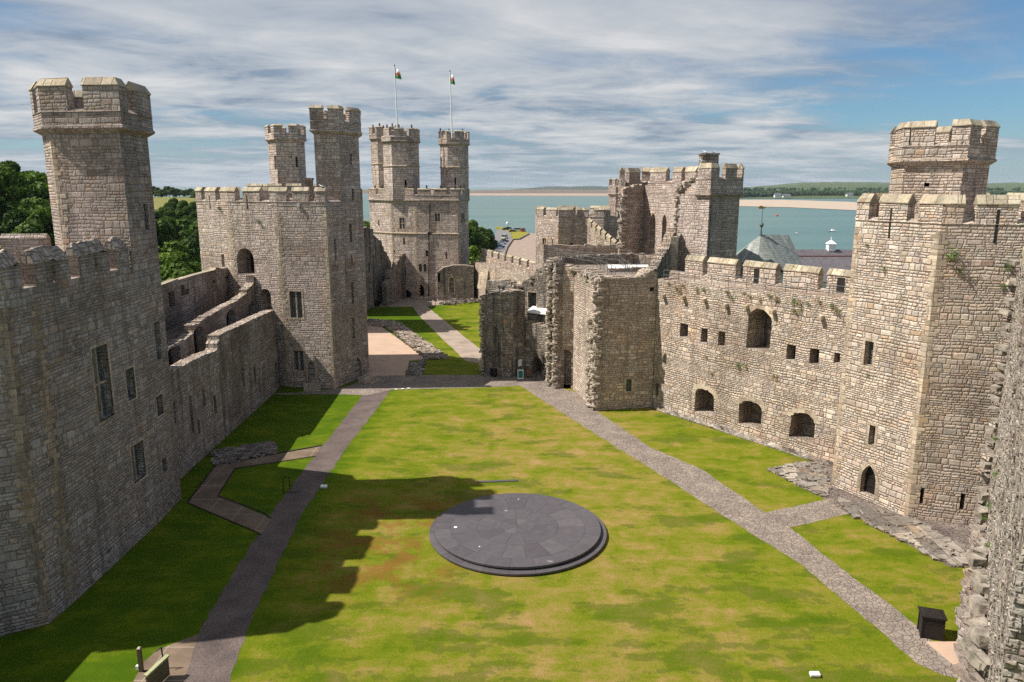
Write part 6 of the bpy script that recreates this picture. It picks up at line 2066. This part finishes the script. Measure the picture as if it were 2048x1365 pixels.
# A-boards and chairs by the doorway
P_ = put(1041, 757)
ab = thing('a_board', 'white-framed green A-board on the paving left of the gatehouse doorway', 'sign', (P_[0], P_[1], 0))
gmat = plain('green_board', (.02, .16, .14), .6, .1)
for s in (-1, 1):
    mb = MB(); mb.box((P_[0], P_[1] + s * .22, .55), (.72, .04, 1.1), R(8), rx=R(-s * -12)); mb.build('frame', 'white', ab)
    mb = MB(); mb.box((P_[0], P_[1] + s * .255, .58), (.56, .04, .86), R(8), rx=R(-s * -12)); mb.build('panel', gmat, ab)
P_ = put(1058, 755)
ab = thing('easel_board', 'brown wooden easel with small boards standing just left of the gatehouse doorway', 'sign', (P_[0], P_[1], 0))
bm_ = plain('brown_timber', (.18, .08, .045), .7, .2)
for s in (-1, 1):
    for q in (-1, 1):
        mb = MB(); mb.tube((P_[0] + s * .32, P_[1] + q * .3, 0), (P_[0] + s * .26, P_[1] + q * .04, 1.15), .035, n=6); mb.build('leg', bm_, ab)
mb = MB(); mb.box((P_[0], P_[1] - .2, .72), (.55, .03, .55), 0, rx=R(-12)); mb.box((P_[0], P_[1] - .27, .25), (.6, .04, .06)); mb.build('panel', bm_, ab)
mb = MB(); Fd = Face((.15, 89.7), (1.6, 90.6), 0, 10); q = Fd.pt(.95, 1.75, .06); mb.box(q, (.5, .06, .85), math.atan2(Fd.d[1], Fd.d[0])); tag(mb.build('notice_board', 'white'), 'small white notice fixed to the dark wall above the easel', 'sign')
mb = MB(); Fd = Face((1.55, 90.6), (4.6, 88.3), 0, 8); c_ = Vector(Fd.pt(2.75, 1.6, .08)); nn_ = Vector((Fd.n[0], Fd.n[1], 0)); tt_ = Vector((Fd.d[0], Fd.d[1], 0))
for i in range(14):
    a0, a1 = i / 14 * 6.283, (i + 1) / 14 * 6.283
    mb.tube(c_ + tt_ * math.cos(a0) * .3 + Vector((0, 0, math.sin(a0) * .3)), c_ + tt_ * math.cos(a1) * .3 + Vector((0, 0, math.sin(a1) * .3)), .05, n=6)
mb.box(c_, (.16, .08, .3)); tag(mb.build('wall_ring', 'iron'), 'dark round wall ring right of the gatehouse doorway', 'ring')
# lecterns
for px_, lab in ((861, 'left of two small dark reading boards on posts by the far lawn'), (871, 'right of two small dark reading boards on posts by the far lawn')):
    P_ = put(px_, 611)
    l_ = thing('information_lectern', lab, 'sign', (P_[0], P_[1], 0), 'reading boards by the far lawn')
    mb = MB(); mb.tube((P_[0], P_[1], 0), (P_[0], P_[1], .85), .05, n=8); mb.build('post', 'iron', l_)
    mb = MB(); mb.box((P_[0], P_[1], .95), (.75, .5, .05), rx=R(30)); mb.build('panel', 'iron', l_)
# black hoop handrail on the left path
a, b = put(567, 986), put(580, 979)
hr = thing('handrail', 'short black hooped handrail at the left edge of the straight path', 'handrail', (a[0], a[1], 0))
mb = MB(); mb.tube((a[0], a[1], 0), (a[0], a[1], 1.05), .035, n=8); mb.build('post', 'iron', hr)
mb = MB(); mb.tube((b[0], b[1], 0), (b[0], b[1], 1.0), .035, n=8); mb.build('post', 'iron', hr)
mb = MB(); mb.tube((a[0], a[1], 1.05), (a[0] + .15, a[1] + .2, 1.22), .03, n=8); mb.tube((a[0] + .15, a[1] + .2, 1.22), (b[0], b[1], 1.0), .03, n=8); mb.build('rail', 'iron', hr)
mb = MB(); mb.box((a[0] + .7, a[1] + .1, .02), (1.2, .12, .02), R(12)); tag(mb.build('channel_drain', 'iron'), 'thin dark drain strip lying on the path beside the hooped handrail', 'drain')
# lawn floodlights
for px_, py_, lab, s in ((648, 977, 'small white floodlight on the grass right of the straight path', 1), (1629, 1354, 'flat white floodlight on the grass at the bottom right', .9),
                         (792, 781, 'leftmost of three tiny white lamps along the back edge of the lawn', .6), (805, 780, 'middle of three tiny white lamps along the back edge of the lawn', .6), (817, 779, 'rightmost of three tiny white lamps along the back edge of the lawn', .6)):
    P_ = put(px_, py_)
    f_ = thing('floodlight', lab, 'lamp', (P_[0], P_[1], 0))
    mb = MB(); mb.box((P_[0], P_[1], .13 * s + .02), (.5 * s, .26 * s, .16 * s), rx=R(15)); mb.build('housing', 'white', f_)
    mb = MB(); mb.box((P_[0], P_[1], .025), (.3 * s, .2 * s, .05)); mb.build('bracket', 'iron', f_)
# gate posts at the bottom left
post_m = plain('mossy_oak', (.13, .10, .05), .9, .3, 5, .02)
a = put(283, 1343)
gp_ = thing('timber_post', 'square weathered timber post at the bottom left of the lawn', 'post', (a[0], a[1], 0))
mb = MB(); mb.box((a[0], a[1], .62), (.17, .17, 1.24)); mb.build('shaft', post_m, gp_)
mb = MB(); mb.box((a[0], a[1], 1.27), (.19, .19, .05), taper=.6); mb.build('cap', 'ashlar', gp_)
mb = MB(); mb.box((a[0] - .16, a[1], .22), (.14, .16, .2)); tag(mb.build('lamp_housing', 'white'), 'small white box light fixed low beside the timber post', 'lamp')
b = put(329, 1337)
g2_ = thing('handrail', 'slim dark rail post with a short curved top at the edge of the buff slabs', 'handrail', (b[0], b[1], 0))
mb = MB(); mb.tube((b[0], b[1], 0), (b[0] - .05, b[1], 1.15), .035, n=8); mb.build('post', 'iron', g2_)
mb = MB(); mb.tube((b[0] - .05, b[1], 1.15), (b[0] - .25, b[1] - .15, 1.02), .03, n=8); mb.build('rail', 'iron', g2_)
c_ = put(318, 1372)
g3_ = thing('timber_gate', 'open pale mossy timber gate leaf at the bottom left corner of the path', 'gate', (c_[0], c_[1], 0))
mb = MB(); mb.box((c_[0], c_[1], .55), (.09, 1.5, .95), R(-12)); mb.build('leaf', post_m, g3_)
mb = MB(); mb.box((c_[0], c_[1], 1.07), (.2, 1.6, .09), R(-12)); mb.build('top_rail', plain('pale_mossy_rail', (.36, .36, .20), .9, .2, 5, .01), g3_)
mb = MB(); mb.box(((a[0] + c_[0]) / 2, a[1] - .05, .05), (1.3, .06, .05)); tag(mb.build('drop_bar', 'iron'), 'dark iron bar lying between the timber post and the gate', 'bar')
# old cannon in the shade
P_ = put(741, 599)
cn = thing('cannon', 'old dark cannon on wheels in the shade left of the far forecourt', 'cannon', (P_[0], P_[1], 0))
mb = MB(); mb.tube((P_[0] - 1.3, P_[1], .9), (P_[0] + 1.2, P_[1], 1.15), .24, .15, 12); mb.build('barrel', 'iron', cn)
for s in (-1, 1):
    mb = MB()
    for i in range(12):
        a0, a1 = i / 12 * 6.283, (i + 1) / 12 * 6.283
        mb.tube((P_[0] - .1 + math.cos(a0) * .65, P_[1] + s * .5, .68 + math.sin(a0) * .65), (P_[0] - .1 + math.cos(a1) * .65, P_[1] + s * .5, .68 + math.sin(a1) * .65), .06, n=6)
        mb.tube((P_[0] - .1, P_[1] + s * .5, .68), (P_[0] - .1 + math.cos(a0) * .62, P_[1] + s * .5, .68 + math.sin(a0) * .62), .03, n=5)
    mb.build('wheel', 'iron', cn)
mb = MB(); mb.box((P_[0] - .8, P_[1], .5), (1.9, .35, .25), ry=R(-15)); mb.build('carriage', 'blackwood', cn)

# stone foundations
def foundation(name, poly, zt, n, size, label, seed, mat='rough', cat='foundation'):
    rng = random.Random(seed)
    xs_ = [p[0] for p in poly]; ys_ = [p[1] for p in poly]
    mb = MB(); k = 0; tries = 0
    while k < n and tries < n * 30:
        tries += 1
        x_, y_ = rng.uniform(min(xs_), max(xs_)), rng.uniform(min(ys_), max(ys_))
        if not inside(x_, y_, poly): continue
        s = size * rng.uniform(.5, 1.4)
        mb.stone((x_, y_, zt * rng.uniform(.3, 1.0)), (s * 1.3, s, s * .55), rng, 0, .3); k += 1
    tag(mb.build(name, mat), label, cat)
foundation('stone_foundation', pg((738, 640), (800, 648), (895, 718), (852, 720), (776, 656), (738, 652)), .26, 900, .46, 'broken stone wall footing running diagonally beside the pink gravel court', 1)
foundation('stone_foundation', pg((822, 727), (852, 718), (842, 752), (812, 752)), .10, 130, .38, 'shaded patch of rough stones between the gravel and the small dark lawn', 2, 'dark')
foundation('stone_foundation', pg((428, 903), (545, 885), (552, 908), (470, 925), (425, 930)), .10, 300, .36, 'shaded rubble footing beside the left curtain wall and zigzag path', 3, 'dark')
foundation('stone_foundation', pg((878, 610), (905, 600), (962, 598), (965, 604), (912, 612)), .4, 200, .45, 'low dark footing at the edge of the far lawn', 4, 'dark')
foundation('stone_foundation', pg((1700, 1028), (1905, 1135), (1960, 1120), (1830, 1045), (1680, 1000)), .03, 500, .45, 'uneven cobble stones spread along the foot of the right tower', 5, 'cobstone', 'cobbles')
foundation('stone_foundation', pg((1535, 938), (1640, 924), (1658, 972), (1650, 998)), .03, 260, .42, 'triangle of uneven cobbles between the curtain wall and right path', 6, 'cobstone', 'cobbles')
sheet('verge', pg((905, 601), (930, 592), (960, 597), (915, 606)), .02, 'field')

# wall plants
rng = random.Random(99)
def tuft(P_, n_, s, mat, label, cat='plant', group=None, up=.6):
    s *= .72
    mb = MB()
    nv = Vector((n_[0], n_[1], 0))
    for _ in range(70):
        d = (nv * rng.uniform(.1, 1) + Vector((rng.gauss(0, .5), rng.gauss(0, .5), rng.gauss(0, .5) + .1))).normalized()
        c = Vector(P_) + Vector((rng.gauss(0, s * .35), rng.gauss(0, s * .35), rng.gauss(0, s * .35))) + nv * s * .2
        e = d.orthogonal().normalized(); g_ = d.cross(e)
        q = s * rng.uniform(.08, .2)
        mb.add([c - e * q * .5, c + e * q * .5, c + d * s * rng.uniform(.3, .7) + g_ * q], [(0, 1, 2)])
    tag(mb.build('wall_plant', mat), label, cat, group)
F = Face(W1, W2, 0, 13)
for (a, b) in ((1338, 567), (1353, 577), (1368, 573), (1395, 578), (1408, 580), (1455, 585), (1488, 587), (1500, 592), (1540, 590), (1555, 597), (1590, 603), (1600, 605), (1617, 607), (1640, 605), (1665, 612), (1676, 622), (1412, 712), (1478, 730), (1492, 733), (1590, 622), (1602, 622), (1465, 597), (1522, 600), (1360, 583), (1425, 748), (1550, 750)):
    p = F.uv(a, b)
    g_ = rng.random() < .4
    tuft(F.pt(*p, .03), F.n, rng.uniform(.35, .6), 'greenplant' if g_ else 'deadgrass', ('green' if g_ else 'dry brown') + ' tuft growing out of the long right curtain wall', group='plants on the right curtain wall')
for (F_, a, b, s, l) in ((n2, 1902, 510, .8, 'large bright fern clump high on the right tower face'), (n2, 2015, 533, .5, 'small green tuft near the right edge of the right tower'), (n1, 1770, 538, .35, 'small tuft near the upper left part of the right tower'), (n1, 1735, 490, .3, 'tiny tuft just under the right tower battlements'), (n2, 1920, 542, .35, 'small fern just below the large fern clump on the right tower'), (n2, 2005, 573, .35, 'little green tuft below the right edge tuft of the right tower'),
                           (n1, 1737, 752, .3, 'little weed under the upper barred window of the right tower')):
    tuft(F_.pt(*F_.uv(a, b), .03), F_.n, s, 'greenplant', l)
Ff = Face(R1, R2, 0, 14)
tuft((8.2, 79.5, 13.2), (-1, 0), .8, 'greenplant', 'green clump on the sunlit inner face of the ruined gatehouse')
tuft((8.0, 82, 13.9), (-1, 0), .7, 'deadgrass', 'dry clump on top edge of the ruined gatehouse inner face')
for (a, b, l) in ((441, 418, 'small green tuft under the left merlons of the tall middle-left tower'), (519, 443, 'pale green tuft right of centre on the tall middle-left tower')):
    F_ = g0 if a < 454 else g1
    tuft(F_.pt(*F_.uv(a, b), .03), F_.n, .5, 'greenplant', l)
Fw = Face(Va, Vb, 0, 18.9)
for i, (u, v) in enumerate(((2, 3.4), (5.2, 3.4), (7.5, 5), (9, 7.5), (4, 8), (12, 4.5))):
    tuft(Fw.pt(u, v, .1), Fw.n, .35, 'greenplant', 'small green weed on the foreground wall at the right edge', group='weeds on the foreground wall')

# gulls on the gate tower chimney
def gull(x_, y_, z_, rz, label):
    g_ = thing('gull', label, 'bird', (x_, y_, z_), 'gulls on the castle')
    mb = MB()
    Rm = Matrix.Rotation(rz, 3, 'Z')
    secs = [(-.26, .02, .10, .15), (-.16, .06, .13, .15), (-.02, .09, .15, .15), (.10, .09, .16, .16), (.18, .06, .20, .20), (.23, .045, .26, .27), (.29, .045, .29, .29), (.33, .02, .28, .28), (.39, .008, .27, .27)]
    n = 8; vs = []
    for (x0, r_, zc, _) in secs:
        for i in range(n):
            a = 6.283 * i / n
            p = Rm @ Vector((x0, r_ * math.cos(a), zc + r_ * .95 * math.sin(a)))
            vs.append((p.x + x_, p.y + y_, p.z + z_))
    fs = [(k * n + i, k * n + (i + 1) % n, (k + 1) * n + (i + 1) % n, (k + 1) * n + i) for k in range(len(secs) - 1) for i in range(n)]
    mb.add(vs, fs + [tuple(range(n))[::-1], tuple((len(secs) - 1) * n + i for i in range(n))])
    mb.build('body', 'white', g_, smooth=True)
    for s in (-1, 1):
        mb = MB()
        pts = [(-.36, s * .03, .13), (-.1, s * .10, .10), (.12, s * .10, .17), (.0, s * .085, .22), (-.2, s * .05, .19)]
        q = [Rm @ Vector(p) + Vector((x_, y_, z_)) for p in pts]; q2 = [Rm @ Vector((p[0], p[1] * .8, p[2])) + Vector((x_, y_, z_)) for p in pts]
        mb.add(q + q2, [(0, 1, 2, 3, 4), (9, 8, 7, 6, 5)] + [(i, (i + 1) % 5, 5 + (i + 1) % 5, 5 + i) for i in range(5)])
        mb.build('wing', 'gullgrey', g_)
        mb = MB(); a_ = Rm @ Vector((0, s * .04, 0)) + Vector((x_, y_, z_)); mb.tube(a_, a_ + Vector((0, 0, .1)), .012, n=5); mb.build('leg', 'gullleg', g_)
M['gullgrey'] = plain('gull_grey', (.35, .37, .4), .7, .05); M['gullleg'] = plain('gull_pink', (.5, .25, .2), .7, .05)
gull(22.8, 90.8, 26.9, 2.6, 'white gull on the left end of the gate tower chimney')
gull(23.8, 91.2, 26.9, .4, 'white gull on the right end of the gate tower chimney')
gull(22.1, 89.6, 25.85, 3.0, 'white gull on the coping just left of the chimney')
gull(X(1590, 109.8, 16), 109.7, 16.25, .2, 'gull standing on the right end of the pale hipped roof')
gull(X(650, 86, 23), 84.6, 22.95, 2.9, 'gull on the battlements beside the middle-left turret')

# the air over the strait: one even, thin volume round the whole place
mb = MB(); mb.box((0, 5000, 37), (26000, 11000, 95))
hz = mb.build('haze', M['void']); hz['kind'] = 'stuff'; hz['label'] = 'thin sea air fading the far shore'
hm = bpy.data.materials.new('sea_haze'); hm.use_nodes = True
HT = NT(hm.node_tree)
pv = HT.n('ShaderNodeVolumePrincipled', {'Color': (0.80, 0.88, 1.0), 'Density': 0.000035})
o_ = HT.n('ShaderNodeOutputMaterial'); HT.t.links.new(pv.outputs[0], o_.inputs['Volume'])
hz.data.materials.clear(); hz.data.materials.append(hm)
# people: two small standing visitors
def person(x_, y_, z_, rz, label, top, legs, lean=0.0):
    p = thing('person', label, 'person', (x_, y_, z_))
    J = {'pel': (0, 0, .95), 'che': (0, -.02, 1.30), 'nek': (0, -.02, 1.48), 'hed': (0, -.03, 1.58), 'top': (0, -.03, 1.74),
         'shl': (-.18, -.02, 1.42), 'ell': (-.24, .0, 1.15), 'hal': (-.22, -.10, .92), 'fil': (-.22, -.13, .80), 'shr': (.18, -.02, 1.42), 'elr': (.24, .02, 1.15), 'har': (.22, -.08, .92), 'fir': (.22, -.11, .80),
         'hil': (-.09, 0, .90), 'knl': (-.11, -.03, .50), 'anl': (-.11, .02, .08), 'tol': (-.12, -.16, .03), 'hir': (.09, 0, .90), 'knr': (.12, -.05, .50), 'anr': (.13, .0, .08), 'tor': (.14, -.18, .03)}
    rad = dict(pel=.15, che=.16, nek=.06, hed=.10, top=.075, shl=.065, ell=.045, hal=.035, fil=.022, shr=.065, elr=.045, har=.035, fir=.022, hil=.09, knl=.06, anl=.045, tol=.035, hir=.09, knr=.06, anr=.045, tor=.035)
    E_ = [('pel', 'che'), ('che', 'nek'), ('nek', 'hed'), ('hed', 'top'), ('che', 'shl'), ('shl', 'ell'), ('ell', 'hal'), ('hal', 'fil'), ('che', 'shr'), ('shr', 'elr'), ('elr', 'har'), ('har', 'fir'), ('pel', 'hil'), ('hil', 'knl'), ('knl', 'anl'), ('anl', 'tol'), ('pel', 'hir'), ('hir', 'knr'), ('knr', 'anr'), ('anr', 'tor')]
    ks = list(J)
    me = bpy.data.meshes.new('body')
    Rm = Matrix.Rotation(rz, 3, 'Z')
    me.from_pydata([Rm @ Vector(J[k]) for k in ks], [(ks.index(a), ks.index(b)) for a, b in E_], [])
    o = bpy.data.objects.new('body', me); COL.objects.link(o); o.parent = p
    sk = o.modifiers.new('skin', 'SKIN'); o.modifiers.new('sub', 'SUBSURF').render_levels = 1
    for i, k in enumerate(ks):
        me.skin_vertices[0].data[i].radius = (rad[k], rad[k] * .85)
    me.skin_vertices[0].data[0].use_root = True
    m, T = new_mat('clothed_body')
    z = T.xyz(T.n('ShaderNodeTexCoord').outputs['Object'])[2]
    c = T.mix(T.m('GREATER_THAN', z, .93), legs, top)
    c = T.mix(T.m('GREATER_THAN', z, 1.47), c, (.42, .24, .17))
    finish(T, c, .8)
    me.materials.append(m)
    mb = MB(); q = Rm @ Vector((0, -.01, 1.69)); mb.lathe((x_ + q.x, y_ + q.y, z_ + 1.63), [(.105, 0), (.118, .05), (.10, .12), (.05, .155)], 10); mb.build('hair', M['blackwood'], p)
P_ = G(1022.5, 470, -2.0)
person(P_[0], P_[1], -2.0, .3, 'person in dark clothes with a white top standing on the grass by the quay vehicles', (.6, .6, .62), (.03, .03, .04))
P_ = h2.pt(.8, Z6, -1.1)
person(P_[0], P_[1], Z6, 0.2, 'person in black leaning at a gap in the far tower battlements', (.02, .02, .025), (.03, .03, .04))
